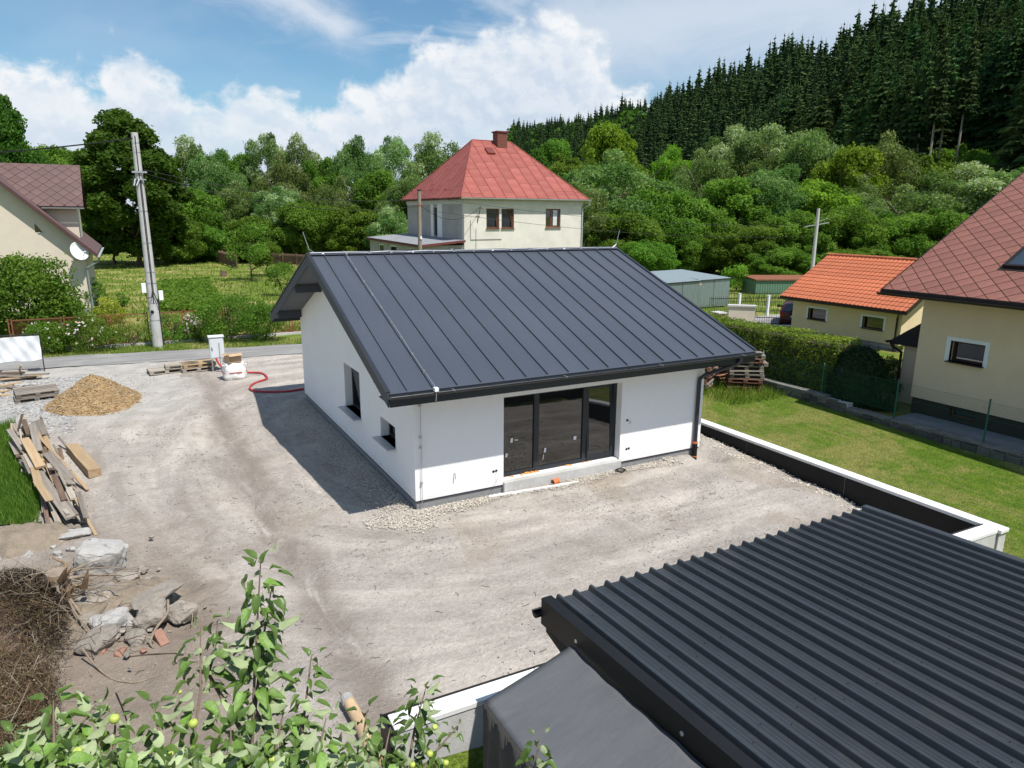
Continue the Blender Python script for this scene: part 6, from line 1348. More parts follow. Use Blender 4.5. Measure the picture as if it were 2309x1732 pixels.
mb = MB(); b_ = ON(800+1045*.27125, 280+700*.27125, 1, Y0+wi-.3); mb.tube([(b_.x-.1, Y0+wi, b_.z-1.0), (b_.x-.02, Y0+wi-.25, b_.z-.1), (b_.x, Y0+wi-.3, b_.z+.15)], .025, 6); mb.beam((b_.x-.15, Y0+wi-.3, b_.z), (b_.x+.2, Y0+wi-.3, b_.z), .03, .03); mb.build('cable_bracket', M_reddk, rh)
mb = MB(); q = lambda x, y: ON(800+x*.27125, 280+y*.27125, 1, Y0+wi-.03); mb.tube([q(962, 800), q(962, 960), q(1220, 955)], .018, 5); mb.tube([q(1008, 870), q(1008, 1055)], .014, 5); mb.build('wall_cable', mat('grey_cable', (.2, .2, .2), .7), rh)
# flat roofed annex
AX0, AY1 = 12.9, 44.5
mb = MB(); holes_wall(mb, Y0+.5, AY1, 0, 3.95, [(41.0, 42.3, 3.0, 3.75), (38.0, 39.6, 3.0, 3.75), (34.6, 35.3, 3.0, 3.7)], lambda u, z, d: (AX0+.15+d, u, z), .25); mb.box(AX0+.4, X0+wi, Y0+.5, Y0+.75, 0, 3.95); an_ = mb.build('annex_wall', M_greyr, rh)
for a, b in ((41.0, 42.3), (38.0, 39.6), (34.6, 35.3)): window(rh, (AX0+.2, (a+b)/2, 3.37), (0, -1, 0), (-1, 0, 0), b-a, .75, M_white, M_glass_sky, .09, .05)
mb = MB(); ra_ = [(AX0-.1, Y0+.2, 3.98), (X0+wi, Y0+.2, 4.28), (X0+wi, AY1, 4.42), (AX0-.1, AY1, 4.14)]; mb.prism(ra_, (0, 0, .05)); mb.build('annex_roof', M_felt, rh)
mb = MB(); mb.prism([(AX0-.14, Y0+.16, 3.86), (AX0-.14, AY1, 4.02), (AX0-.14, AY1, 4.17), (AX0-.14, Y0+.16, 4.01)], (.04, 0, 0)); mb.prism([(AX0-.1, Y0+.16, 3.86), (X0+wi, Y0+.16, 4.16), (X0+wi, Y0+.16, 4.31), (AX0-.1, Y0+.16, 4.01)], (0, .035, 0)); mb.build('annex_fascia', M_reddk, rh)
mb = MB(); mb.tube([(15.0, Y0-.2, 3.2), (15.0, Y0-.2, 3.75)], .06, 8); mb.tube([(15.6, Y0-.3, 3.0), (15.6, Y0-.3, 3.7)], [.09, .05], 8); mb.build('vent_pipe', M_white, rh)

# ================================================================ cream house on the right
M_yel = mat('cream_yellow_render', (.67, .545, .385), .92, var=.04, vscale=1.5, bump=.12, bscale=80)
M_dshing = mat('red_brown_shingle', (.215, .088, .066), .75, var=.12, vscale=3, rnd=.10, bump=.15, bscale=30, dirt=(.13, .10, .08), dirt_amt=.25, dscale=1.3)
M_dkdeck = mat('dark_roof_underlay', (.028, .020, .018), .9)
M_bgut = mat('dark_brown_gutter', (.018, .012, .010), .4, var=.1)
M_pl = mat('dark_brown_plinth', (.030, .021, .019), .9, var=.15, bump=.2)
M_surr = mat('white_surround', (.72, .75, .78), .85, var=.03)
ch_ = thing('cream_house', (20, -4, 0), 'cream yellow house with red brown diamond shingle roof and dark plinth', 'house')
WX = 16.8; mb = MB(); holes_wall(mb, -12, 0., .53, 3.62, [(-1.99, -1.0, 1.88, 2.50)], lambda u, z, d: (WX+d, u, z), .35); mb.build('side_wall', M_yel, ch_)
mb = MB(); mb.box(WX+.35, 29, -.35, -.003, .53, 3.62); mb.prism([(WX+.35, -.35, 3.62), (29.5, -.35, 3.62), (23.2, -.35, 7.4)], (0, .345, 0)); mb.build('gable_wall', M_yel, ch_)
mb = MB(); holes_wall(mb, -12.0, -.04, -.1, .53, [(-2.01, -1.24, .19, .46)], lambda u, z, d: (WX+.04+d, u, z), .3); mb.box(WX+.34, 29, -.3, -.04, -.1, .53); mb.build('plinth', M_pl, ch_)
f = window(ch_, (WX+.16, -1.495, 2.19), (0, -1, 0), (-1, 0, 0), .99, .62, mat('dark_brown_frame', (.035, .018, .012), .5), M_glass, .07, .06, sill=.14, sill_m=M_bgut, sillout=.2)
mb = MB()
for (a, b, c, d) in ((-2.11, -1.99, 1.84, 2.61), (-1.0, -.87, 1.84, 2.61), (-1.99, -1.0, 2.50, 2.61)): mb.box(WX-.02, WX+.10, a, b, c, d)
mb.build('window_surround', M_surr, ch_)
window(ch_, (WX+.2, -1.62, .325), (0, -1, 0), (-1, 0, 0), .77, .27, M_brw, M_glass, .03, .04)
XE, ZE2, RK_, YRK = 15.88, 3.91, .535, .8; XRG = 23.2
O2 = Vector((XE, YRK, ZE2)); U2 = Vector((0, -1, 0)); V2 = Vector((XRG-XE, 0, (XRG-XE)*RK_)).normalized(); LV2 = Vector((XRG-XE, 0, (XRG-XE)*RK_)).length
mb = MB(); zr2 = ZE2+(XRG-XE)*RK_; mb.prism([(XE, YRK, ZE2-.01), (XRG, YRK, zr2-.01), (2*XRG-XE, YRK, ZE2-.01), (2*XRG-XE, YRK, ZE2-.16), (XRG, YRK, zr2-.16), (XE, YRK, ZE2-.16)], (0, -13, 0)); mb.build('roof_deck', M_dkdeck, ch_)
pl = [(0, 0), (13, 0), (13, LV2), (0, LV2)]; D = .555
cells = [c for c in diamonds(D, .42, 13, .20, LV2)]
tile_face(ch_, 'shingle', O2, U2, V2, pl, cells, M_dshing, .010, .011, .004, tilt=.012, minarea=.01, rest=lambda u, v: u > 4.55+.42*max(0, v-5) or u > 5.8)
O3 = Vector((2*XRG-XE, YRK-13, ZE2)); V3 = Vector((-V2.x, 0, V2.z)); tile_face(ch_, 'shingle', O3, Vector((0, 1, 0)), V3, pl, cells, M_dshing, .010, .011, .004, minarea=.02, rest=lambda u, v: True)
mb = MB(); mb.prism([(XE-.06, YRK+.04, ZE2-.17), (XE-.06, YRK-13, ZE2-.17), (XE-.06, YRK-13, ZE2+.0), (XE-.06, YRK+.04, ZE2+.0)], (.055, 0, 0)); mb.build('fascia', M_bgut, ch_)
mb = MB(); mb.prism([(XE-.02, YRK-.001+.03, ZE2-.17), (XRG, YRK+.029, zr2-.17), (XRG, YRK+.029, zr2+.02), (XE-.02, YRK+.029, ZE2+.02)], (0, -.028, 0)); mb.build('bargeboard', M_bgut, ch_)
mb = MB(); gutter_shell(mb, (XE-.13, YRK+.06, ZE2-.10), (XE-.13, YRK-13, ZE2-.10), .075, (-1, 0, 0)); g_ = mb.build('gutter', M_bgut, ch_)
for i in range(9): mb = MB(); y = .4-i*.75; mb.box(XE-.215, XE-.05, y-.015, y+.015, ZE2-.105, ZE2-.095); mb.build('bracket', M_bgut, g_)
mb = MB(); mb.prism([(XE, YRK-.02, ZE2-.18), (WX, YRK-.02, ZE2-.18), (WX, YRK-13, ZE2-.18), (XE, YRK-13, ZE2-.18)], (0, 0, .015)); mb.build('soffit', M_dkdeck, ch_)
n2 = U2.cross(V2); sp0 = Vector(CAMP)+Vector(ray(2262, 606))*((O2-Vector(CAMP)).dot(n2)/Vector(ray(2262, 606)).dot(n2)); su, sv = (sp0-O2).dot(U2), (sp0-O2).dot(V2)
sk = MB(); Rm = Matrix((U2, V2, n2)).transposed(); cc = O2+U2*(su+.45)+V2*(sv+.62)
for a, b, w_, h_ in ((-.42, 0, .08, 1.2), (.42, 0, .08, 1.2), (0, -.58, .76, .08), (0, .58, .76, .08)): sk.obox(cc+U2*a+V2*b+n2*.06, (w_, h_, .13), Rm)
skf = sk.build('skylight', M_bgut, ch_); ORG[skf] = ORG[ch_]
mb = MB(); mb.obox(cc+n2*.09, (.78, 1.1, .015), Rm); mb.build('pane', M_glass_sky, skf); mb = MB(); mb.obox(cc-V2*.66+n2*.02, (1.1, .14, .02), Rm); mb.obox(cc-U2*.5+n2*.02, (.12, 1.3, .02), Rm); mb.build('flashing', M_dkdeck, skf)
# porch
M_bsh = mat('black_shingle', (.014, .014, .016), .7, var=.25, vscale=4, rnd=.2, bump=.2)
px0, px1, py0, py1 = 17.55, 20.2, .0, 1.35
mb = MB(); mb.box(px0+.25, px1, py0+.003, py1-.3, -.05, 2.05); mb.build('porch_wall', M_yel, ch_)
mb = MB(); PO = Vector((px0, py1, 2.10)); PU = Vector((1, 0, 0)); pv = Vector((0, py0-py1, .98)); pln = pv.length; pv.normalize()
mb.prism([(px0, py0+.003, 2.10+.98), (px0, py1, 2.10), (px0, py1, 1.98), (px0, py0+.003, 1.98)], (px1-px0, 0, 0)); mb.build('porch_deck', M_dkdeck, ch_)
pp = [(0, 0), (px1-px0, 0), (px1-px0, pln), (0, pln)]; tile_face(ch_, 'porch_shingle', (px1, py1, 2.10), (-1, 0, 0), pv, pp, diamonds(.5, .1, 3, .1, 2), M_bsh, .01, .01, .004, minarea=.01)
mb = MB(); mb.prism([(px0-.012, py0+.003, 2.10+.985), (px0-.012, py1, 2.105), (px0-.012, py1, 1.96), (px0-.012, py0+.003, 1.96)], (.01, 0, 0)); mb.build('porch_side', M_bsh, ch_)
mb = MB(); gutter_shell(mb, (px0-.15, py1+.08, 2.05), (px1, py1+.08, 2.05), .06, (0, 1, 0)); mb.build('gutter', M_bgut, ch_)
mb = MB(); mb.tube([(px0+.02, py1+.06, 2.0), (px0+.05, py1-.02, 1.85), (px0+.2, py1-.25, 1.7), (px0+.2, py1-.26, .05)], .045, 8); mb.build('downpipe', M_bgut, ch_)
mb = MB(); mb.box(15.75, WX, -13, -.25, .0, .045); sw = mb.build('paved_strip', mat('blue_grey_paving', (.20, .215, .23), .9, var=.12, vscale=4, bump=.3), ch_)

# ================================================================ garage with orange tiles
M_tile = mat('orange_clay_tile', (.46, .135, .060), .75, var=.15, vscale=5, rnd=.10, bump=.12, dirt=(.40, .10, .05), dirt_amt=.4, dscale=3)
M_yel2 = mat('pale_yellow_render', (.68, .56, .36), .92, var=.04, vscale=1.5, bump=.12, bscale=80)
gr = thing('tiled_garage', (29, 9.7, 0), 'low pale yellow garage with bright orange clay tile roof', 'garage')
GX, GY0, GY1 = 26.4, 6.7, 12.85; mb = MB(); holes_wall(mb, GY0, GY1, .25, 1.85, [(10.75, 11.85, .88, 1.45), (7.58, 8.68, .85, 1.42)], lambda u, z, d: (GX+d, u, z), .3); mb.build('front_wall', M_yel2, gr)
mb = MB(); mb.box(GX+.3, 32, GY0+.002, GY0+.3, -.1, 1.85); mb.prism([(GX+.1, GY0+.01, 1.85), (32, GY0+.01, 1.85), (29.2, GY0+.01, 3.7)], (0, .28, 0)); mb.box(GX+.3, 32, GY1-.3, GY1-.002, -.1, 1.85); mb.prism([(GX+.1, GY1-.3, 1.85), (32, GY1-.3, 1.85), (29.2, GY1-.3, 3.7)], (0, .28, 0)); mb.build('gable_walls', M_yel2, gr)
M_stone = mat('grey_stone', (.24, .235, .225), .92, var=.25, vscale=3, bump=.5, bscale=14, rnd=.3)
rk = random.Random(9); y = GY0+.05
while y < GY1-.1:
    w_ = rk.uniform(.25, .55); z0 = -.15
    for zz in ((-.15, .04), (.045, .24)): mb = MB(); mb.box(GX-.02-rk.uniform(0, .03), GX+.2, y+.012, min(y+w_, GY1)-.004, zz[0], zz[1]-.01); mb.build('plinth_stone', M_stone, gr, bevel=.012)
    y += w_
for a, b, c, d in ((10.75, 11.85, .88, 1.45), (7.58, 8.68, .85, 1.42)):
    window(gr, (GX+.15, (a+b)/2, (c+d)/2), (0, -1, 0), (-1, 0, 0), b-a, d-c, MATS['dark_brown_frame'], M_glass, .06, .05, sill=.14, sill_m=M_bgut, sillout=.16)
    mb = MB()
    for (p, q_, r_, s_) in ((a-.12, a, c-.02, d+.1), (b, b+.12, c-.02, d+.1), (a, b, d, d+.1)): mb.box(GX-.02, GX+.08, p, q_, r_, s_)
    mb.build('window_surround', M_surr, gr)
TX0, TZ0, TX1, TZ1, TY0, TY1 = 25.72, 1.98, 29.2, 4.03, 6.12, 13.15
mb = MB(); mb.prism([(TX0, TY0, TZ0-.03), (TX1, TY0, TZ1-.03), (2*TX1-TX0, TY0, TZ0-.03), (2*TX1-TX0, TY0, TZ0-.15), (TX1, TY0, TZ1-.15), (TX0, TY0, TZ0-.15)], (0, TY1-TY0, 0)); mb.build('roof_deck', M_bgut, gr)
# each course is one row of interlocking rolled tiles
rv = Vector((TX1-TX0, 0, TZ1-TZ0)); rl = rv.length; rv.normalize(); rn = Vector((-rv.z, 0, rv.x)); NC = 13; cl = rl/NC
for side in (0, 1):
    V = []; F = []; n = int((TY1-TY0)/.0375); sgn = 1 if not side else -1; vv = Vector((rv.x*sgn, 0, rv.z)); nn_ = Vector((-rv.z*sgn, 0, rv.x))
    for (s, lift) in ((-.05, -.004), (-.05, .040), (cl*.5, .03), (cl+.01, .008)):
        for i in range(n+1):
            ph = i % 6; hgt = (0, .016, .026, .026, .016, 0)[ph]*.9; p = vv*s+nn_*(lift+(hgt if lift > 0 else hgt*.3)); V.append((p.x, TY0+(TY1-TY0)*i/n, p.z))
    for r_ in range(3):
        for i in range(n): a = r_*(n+1)+i; F.append((a, a+1, a+n+2, a+n+1))
    cme = arr_mesh('tile_course', V, F)
    for k in range(NC): link_mesh('tile_course', cme, M_tile, gr, Vector((TX0 if not side else 2*TX1-TX0, 0, TZ0))+vv*(k*cl)-ORG[gr])
mb = MB()
n = 18
for i in range(n): y = TY0+(TY1-TY0)*i/n; mb = MB(); mb.tube([(TX1, y, TZ1+.01), (TX1, y+(TY1-TY0)/n+.02, TZ1+.03)], [.11, .095], 10); mb.build('ridge_tile', M_tile, gr)
mb = MB(); gutter_shell(mb, (TX0-.09, TY0-.05, TZ0-.09), (TX0-.09, TY1+.05, TZ0-.09), .06, (-1, 0, 0)); mb.build('gutter', M_bgut, gr)
mb = MB(); mb.box(TX0-.03, TX0-.001, TY0-.02, TY1+.02, TZ0-.17, TZ0-.02); mb.build('fascia', M_bgut, gr)
for y in (TY0-.03, TY1+.002): mb = MB(); mb.prism([(TX0, y, TZ0-.17), (TX1, y, TZ1-.17), (TX1, y, TZ1+.04), (TX0, y, TZ0+.04)], (0, .028, 0)); mb.build('bargeboard', M_bgut, gr)
mb = MB(); mb.tube([(TX0-.09, TY0+.3, TZ0-.13), (TX0, TY0+.35, TZ0-.25), (GX-.06, GY0+.2, TZ0-.4), (GX-.06, GY0+.2, .0)], .04, 8); mb.build('downpipe', M_bgut, gr)

# ================================================================ cream house on the left with dormer and dish
M_lh = mat('cream_stucco', (.63, .555, .455), .93, var=.04, vscale=2, bump=.2, bscale=60)
M_lsh = mat('brown_plum_shingle', (.125, .075, .070), .75, var=.12, vscale=3, rnd=.10)
lh = thing('dormer_house', (-12, 41, 0), 'cream gabled house with plum brown shingle roof and a dormer', 'house')
LY, LXR, LXE, LZE = 37.0, -6.95, -6.3, 3.58; ks = .975; XC = -13.3
def rz_(x): return LZE+(LXE-x)*ks if x > XC else LZE+(LXE-XC)*ks-(XC-x)*ks
mb = MB(); tw_ = rz_(LXR)-.25; mb.prism([(LXR, LY, .35), (LXR, LY, tw_), (XC, LY, rz_(XC)-.25), (2*XC-LXR, LY, tw_), (2*XC-LXR, LY, .35)], (0, .35, 0)); mb.box(LXR-.3, LXR-.001, LY+.35, 49, .35, tw_); mb.build('wall', M_lh, lh)
mb = MB(); mb.box(2*XC-LXR, LXR-.02, LY+.02, 49, -.1, .35); mb.build('plinth', M_plinth, lh)
mb = MB(); zc = rz_(XC); mb.prism([(LXE, LY-.55, LZE), (XC, LY-.55, zc), (2*XC-LXE, LY-.55, LZE), (2*XC-LXE, LY-.55, LZE-.16), (XC, LY-.55, zc-.16), (LXE, LY-.55, LZE-.16)], (0, 13, 0)); mb.build('roof_deck', M_lsh, lh)
mb = MB(); mb.prism([(LXE+.02, LY-.59, LZE-.2), (XC, LY-.59, zc-.2), (XC, LY-.59, zc+.03), (LXE+.02, LY-.59, LZE+.03)], (0, .035, 0)); mb.build('bargeboard', mat('plum_trim', (.085, .04, .04), .6, var=.15), lh)
tri = MB(); q = [ON(x*.31646, 200+y*.31646, 1, LY-.01) for x, y in ((245, 960), (303, 1022), (250, 1022))]; tri.prism([(p.x, LY-.012, p.z) for p in q], (0, .01, 0)); tri.build('gable_vent', M_glass, lh)
mb = MB(); mb.obox((q[1].x-.08, LY-.03, q[1].z-.03), (.3, .05, .05)); mb.build('vent_sill', M_conc, lh)
# dormer: ridge runs along x, its near slope faces the road
DYE, DYR = 39.2, 41.7; p1, p2 = ON(595*.31646, 200+840*.31646, 1, DYE), ON(535*.31646, 200+545*.31646, 1, DYR); DXE, DZE, DZR = p1.x, p1.z, p2.z
mb = MB(); mb.prism([(DXE, DYE, DZE-.01), (DXE, DYR, DZR-.01), (DXE, 2*DYR-DYE, DZE-.01), (DXE, 2*DYR-DYE, DZE-.12), (DXE, DYR, DZR-.14), (DXE, DYE, DZE-.12)], (-5, 0, 0)); mb.build('dormer_deck', M_dkdeck, lh)
dv_ = Vector((0, DYR-DYE, DZR-DZE)); dl = dv_.length; tile_face(lh, 'shingle', (DXE-5, DYE, DZE), (1, 0, 0), dv_, [(0, 0), (5, 0), (5, dl), (0, dl)], diamonds(.70, .15, 5, .1, dl), M_lsh, .01, .012, .004, minarea=.02)
mb = MB(); mb.box(DXE-4.5, DXE-.42, DYE+.45, 2*DYR-DYE-.4, 3.0, DZE-.1); mb.prism([(DXE-.43, DYE+.46, DZE-.12), (DXE-.43, 2*DYR-DYE-.41, DZE-.12), (DXE-.43, DYR, DZR-.3)], (-.2, 0, 0)); mb.build('dormer_wall', M_lh, lh)
mb = MB(); gutter_shell(mb, (DXE-2.2, DYE-.08, DZE-.1), (DXE+.03, DYE-.08, DZE-.1), .06); mb.build('gutter', M_zinc, lh)
mb = MB(); gutter_shell(mb, (LXE+.08, LY-.6, LZE-.12), (LXE+.08, LY+12, LZE-.12), .07, (1, 0, 0)); mb.build('gutter', M_zinc, lh)
mb = MB(); mb.tube([(LXE+.08, LY-.45, LZE-.18), (LXE+.06, LY-.42, LZE-.4), (LXR-.0, LY-.15, LZE-.85), (LXR+.02, LY-.12, LZE-1.1), (LXR+.08, LY-.12, .1)], .06, 8); mb.build('downpipe', mat('zinc_green_pipe', (.25, .30, .31), .5, .3), lh)
dish = thing('satellite_dish', (-7.3, LY, 3.4), 'white satellite dish mounted on the cream gable wall', 'satellite dish')
dc = ON(560*.31646, 200+1160*.31646, 1, LY-.55); ax = Vector((.55, -.78, .30)).normalized(); mb = MB(); mb.disc_lathe([(0, 0), (.2, .012), (.38, .045), (.52, .095), (.55, .11), (.545, .095), (.38, .03), (.2, -.005), (0, -.012)], dc, ax, 28); mb.build('reflector', M_white, dish, True)
mb = MB(); mb.tube([dc-ax*.02, dc-ax*.1+Vector((-.05, .25, -.1)), (dc.x-.1, LY, dc.z-.25)], .03, 8); mb.tube([(dc.x-.45, LY-.06, dc.z-.5), (dc.x+.1, LY-.06, dc.z-.5)], .02, 6); mb.build('wall_mount', M_metal, dish)
mb = MB(); e_ = dc+ax*.62+Vector((0, 0, -.18)); mb.tube([dc+Vector((.1, 0, -.52)), e_], .018, 6); mb.build('feed_arm', M_metal, dish); mb = MB(); mb.tube([e_-ax*.08, e_+ax*.04], [.05, .035], 8); mb.build('receiver', M_white, dish)
# ================================================================ poles and cables
M_pole = mat('pole_concrete', (.48, .475, .465), .9, var=.10, vscale=2, bump=.3, bscale=30)
M_cable = mat('black_cable', (.012, .012, .013), .6)
pb = Vector((-3.9, 23.3, 0)); pole = thing('concrete_pole', pb, 'tall tapered concrete power pole beside the rusty fence', 'pole')
mb = MB(); mb.tube([pb+Vector((0, 0, -.3)), pb+Vector((0, 0, 9.45))], [.25, .14], 16); mb.build('shaft', M_pole, pole, True)
mb = MB(); mb.tube([pb+Vector((-.0, -.245+.0113*z, z)) for z in (2.0, 4, 6, 8, 9.3)], .022, 6); mb.tube([pb+Vector((.045, -.24+.0113*z, z)) for z in (2.4, 4, 6, 7.5)], .018, 6); mb.tube([pb+Vector((.22-.012*z, -.15, z)) for z in (0, 1.4, 2.2)], .022, 6); mb.build('riser_cable', M_cable, pole)
for z in (1.2, 2.0, 2.9, 3.4, 4.7, 6.1, 7.5, 8.6, 9.0):
    r_ = .2466-.01128*z+.006; mb = MB(); mb.tube([pb+Vector((0, 0, z)), pb+Vector((0, 0, z+.035))], r_, 14, cap=False); mb.build('strap', M_metal, pole)
for dx_, z in ((-.33, 2.72), (.34, 2.35)): mb = MB(); mb.box(pb.x+dx_-.09, pb.x+dx_+.09, pb.y-.22, pb.y-.08, z-.22, z+.22); mb.build('junction_box', M_white, pole, bevel=.01); 
mb = MB(); mb.tube([pb+Vector((-.33, -.15, 2.5)), pb+Vector((-.25, -.28, 2.25)), pb+Vector((-.05, -.3, 2.3)), pb+Vector((0, -.29, 2.6))], .022, 6); mb.tube([pb+Vector((.34, -.15, 2.13)), pb+Vector((.2, -.28, 1.95)), pb+Vector((.05, -.3, 2.5))], .022, 6); mb.build('cable_loop', M_cable, pole)
mb = MB(); mb.tube([pb+Vector((-.1, -.215, 1.62)), pb+Vector((-.1, -.235, 1.62))], .08, 12); mb.build('number_disc', M_cable, pole)
mb = MB(); mb.box(pb.x-.28, pb.x+.32, pb.y-.22, pb.y-.14, 7.75, 7.83); mb.box(pb.x-.22, pb.x+.26, pb.y-.23, pb.y-.15, 7.45, 7.50); mb.build('cross_bracket', M_metal, pole)
for k in range(4): mb = MB(); mb.tube([pb+Vector((-.25+.08*k, -.2, 7.5)), pb+Vector((-.3+.05*k, -.28, 7.2))], .035, 6); mb.build('insulator', M_zinc if k % 2 else M_cable, pole)
def cable(name, a, b, sag, r, label, cat='cable', n=18):
    a, b = Vector(a), Vector(b); mb = MB(); mb.tube([a.lerp(b, i/n)-Vector((0, 0, sag*4*(i/n)*(1-i/n))) for i in range(n+1)], r, 5); return mb.build(name, M_cable, None, label=label, cat=cat, group='overhead cables')
cable('overhead_cable', pb+Vector((-.1, -.1, 9.2)), Vector((-30, 31, 9.4)), 1.2, .03, 'thick twisted overhead cable leaving the concrete pole over the dormer house')
wp_b = ON(947, 600, 1, 29.0); wp_b.z = 0; wp_t = ON(945, 430, 1, 29.0)
br = Vector((b_.x, Y0+wi-.3, b_.z+.1))
cable('overhead_cable', pb+Vector((.2, -.15, 7.9)), Vector((wp_t.x, 29, wp_t.z-.5)), .55, .014, 'thin cable from the concrete pole to the wooden pole')
cable('overhead_cable', pb+Vector((.2, -.15, 7.75)), Vector((wp_t.x, 29, wp_t.z-.9)), .8, .014, 'lower thin cable between concrete pole and wooden pole')
cable('overhead_cable', Vector((wp_t.x, 29, wp_t.z-.8)), br, .9, .014, 'slack cable from the wooden pole to the red roofed house')
cable('overhead_cable', Vector((wp_t.x, 29, wp_t.z-.3)), Vector((44, 27, 5.4)), .6, .012, 'upper long wire passing the red roofed house front')
cable('overhead_cable', Vector((wp_t.x, 29, wp_t.z-1.1)), Vector((44, 27, 4.5)), .6, .012, 'lower long wire passing the red roofed house front')
wp = thing('wooden_pole', wp_b, 'weathered wooden pole in front of the red roofed house', 'pole'); mb = MB(); mb.tube([wp_b+Vector((0, 0, -.3)), wp_t], [.15, .11], 10); mb.build('shaft', mat('weathered_pole_wood', (.25, .21, .17), .9, var=.25, vscale=4, stretch=(4, 4, .3), bump=.3), wp, True)
mb = MB(); mb.tube([wp_t, wp_t+Vector((0, 0, .07))], .13, 10); mb.build('cap', M_cable, wp); mb = MB(); mb.box(wp_t.x-.2, wp_t.x+.2, 28.88, 28.95, wp_t.z-.9, wp_t.z-.84); mb.build('bracket', M_rust, wp); mb = MB(); mb.box(wp_t.x-.06, wp_t.x+.06, 28.83, 28.9, 4.55, 4.72); mb.build('tag', M_white, wp)
ft = FAR(1846, 470, 57); fp = thing('concrete_pole', (ft.x, ft.y, 0), 'slim distant concrete pole behind the orange tiled garage', 'pole'); mb = MB(); mb.tube([(ft.x, ft.y, -.2), tuple(ft)], [.16, .11], 10); mb.build('shaft', M_pole, fp, True)
mb = MB(); mb.beam(ft+Vector((-.9, .3, -1.3)), ft+Vector((.9, -.3, -1.0)), .06, .06); mb.beam(ft+Vector((-.3, 0, -1.0)), ft+Vector((.8, -.25, -.7)), .03, .03); mb.build('cross_arm', M_metal, fp)

# ================================================================ rusty wire fence by the road
def wire_grid(mb, a, b, z0, z1, s, r=.0022, diag=True):
    a, b = Vector(a), Vector(b); Ln = (b-a).length; d = (b-a).normalized(); H = z1-z0; k = -H
    sd = Vector((-d.y, d.x, 0))*r
    while k < Ln:
        for sg in (1, -1):
            u0, u1 = max(k, 0), min(k+H, Ln)
            if u1-u0 < .01: continue
            za, zb = (z0+(u0-k), z0+(u1-k)) if sg > 0 else (z1-(u0-k), z1-(u1-k)); p, q = a+d*u0+Vector((0, 0, za)), a+d*u1+Vector((0, 0, zb)); nz = d*r
            mb.add([p-nz, p+nz, q+nz, q-nz], [(0, 1, 2, 3)])
        k += s
fx = [ON(px, 715, 1, 24.2).x for px in (20, 140, 245, 335, 415, 505, 575, 655)]
rfen = thing('rusty_fence', (-2, 24.2, 0), 'rusty iron frame wire fence along the far side of the road', 'fence')
for i, x in enumerate(fx+[fx[-1]+2.2, fx[-1]+4.4]):
    for o_ in (-.06, .06): mb = MB(); mb.box(x+o_-.025, x+o_+.025, 24.17, 24.23, -.1, 1.5); mb.build('post', M_rust, rfen)
fxa = fx+[fx[-1]+2.2, fx[-1]+4.4]
for i in range(len(fxa)-1):
    a, b = fxa[i]+.1, fxa[i+1]-.1; mb = MB(); mb.box(a, b, 24.185, 24.215, 1.40, 1.445); mb.build('rail', M_rust, rfen); mb = MB(); mb.box(a, b, 24.185, 24.215, .08, .12); mb.build('rail', M_rust, rfen)
    mb = MB(); wire_grid(mb, (a, 24.2, 0), (b, 24.2, 0), .12, 1.4, .075, .0035); o = mb.build('wire_mesh', M_rust, rfen); o['kind'] = 'stuff'
mb = MB(); mb.box(-9, 4, 24.1, 24.3, -.1, .06); mb.build('base_kerb', M_conc, rfen)
# white banner on a wire panel at the left
M_ban = mat('white_tarpaulin', (.74, .76, .79), .6, var=.04, vscale=2, bump=.35, bscale=2.5)
bf = thing('site_fence_panel', (-9, 19.2, 0), 'site fence panel with dark frame and wire beside the board stack', 'fence'); mb = MB()
for x in (-8.06, -11.4): mb.tube([(x, 19.2, -.1), (x, 19.2, 1.5)], .02, 6)
mb.tube([(-8.06, 19.2, 1.48), (-11.4, 19.2, 1.52)], .02, 6); mb.build('frame', M_cable, bf); mb = MB(); wire_grid(mb, (-11.4, 19.22, 0), (-8.06, 19.22, 0), .05, 1.48, .09, .003); o = mb.build('wire_mesh', M_metal, bf); o['kind'] = 'stuff'
V = []; F = []
for j in range(13):
    for i in range(41): x = -11.4+i/40*3.33; z = 1.43-j/12*.95+.03*math.sin(i*.5)*(j > 10); V.append((x, 19.16-.03*math.sin(i*.55+j*.4)-.02*math.sin(i*1.3-j*.7), z))
for j in range(12):
    for i in range(40): a = j*41+i; F.append((a, a+1, a+42, a+41))
o = link_mesh('banner', arr_mesh('banner', np.array(V)-np.array((-9.7, 19.16, .5)), F), M_ban, None, (-9.7, 19.16, .5), True); tagp(o, 'crumpled white tarpaulin banner tied to the site fence panel', 'banner')
# ================================================================ utility cabinet, bag, carton, hose
M_cab = mat('pale_grey_cabinet', (.62, .65, .67), .5, var=.04); cb = G(494, 838); cab = thing('utility_cabinet', cb, 'pale grey electricity cabinet on thin legs by the road', 'cabinet')
mb = MB(); mb.box(cb.x-.26, cb.x+.26, cb.y-.02, cb.y+.22, .52, 1.37); mb.build('body', M_cab, cab, bevel=.01); mb = MB(); mb.box(cb.x-.225, cb.x+.225, cb.y-.035, cb.y-.02, .57, 1.31); dr_ = mb.build('door', M_cab, cab, bevel=.004); mb = MB(); mb.box(cb.x-.2, cb.x-.17, cb.y-.05, cb.y-.035, .85, .98); mb.build('handle', M_frame, dr_)
mb = MB(); mb.prism([(cb.x-.29, cb.y-.06, 1.37), (cb.x+.29, cb.y-.06, 1.37), (cb.x+.29, cb.y+.25, 1.40), (cb.x-.29, cb.y+.25, 1.40)], (0, 0, .025)); mb.build('lid', M_cab, cab)
for x in (-.21, .21):
    for y in (.0, .2): mb = MB(); mb.tube([(cb.x+x, cb.y+y, -.1), (cb.x+x, cb.y+y, .53)], .018, 6); mb.build('leg', M_metal, cab)
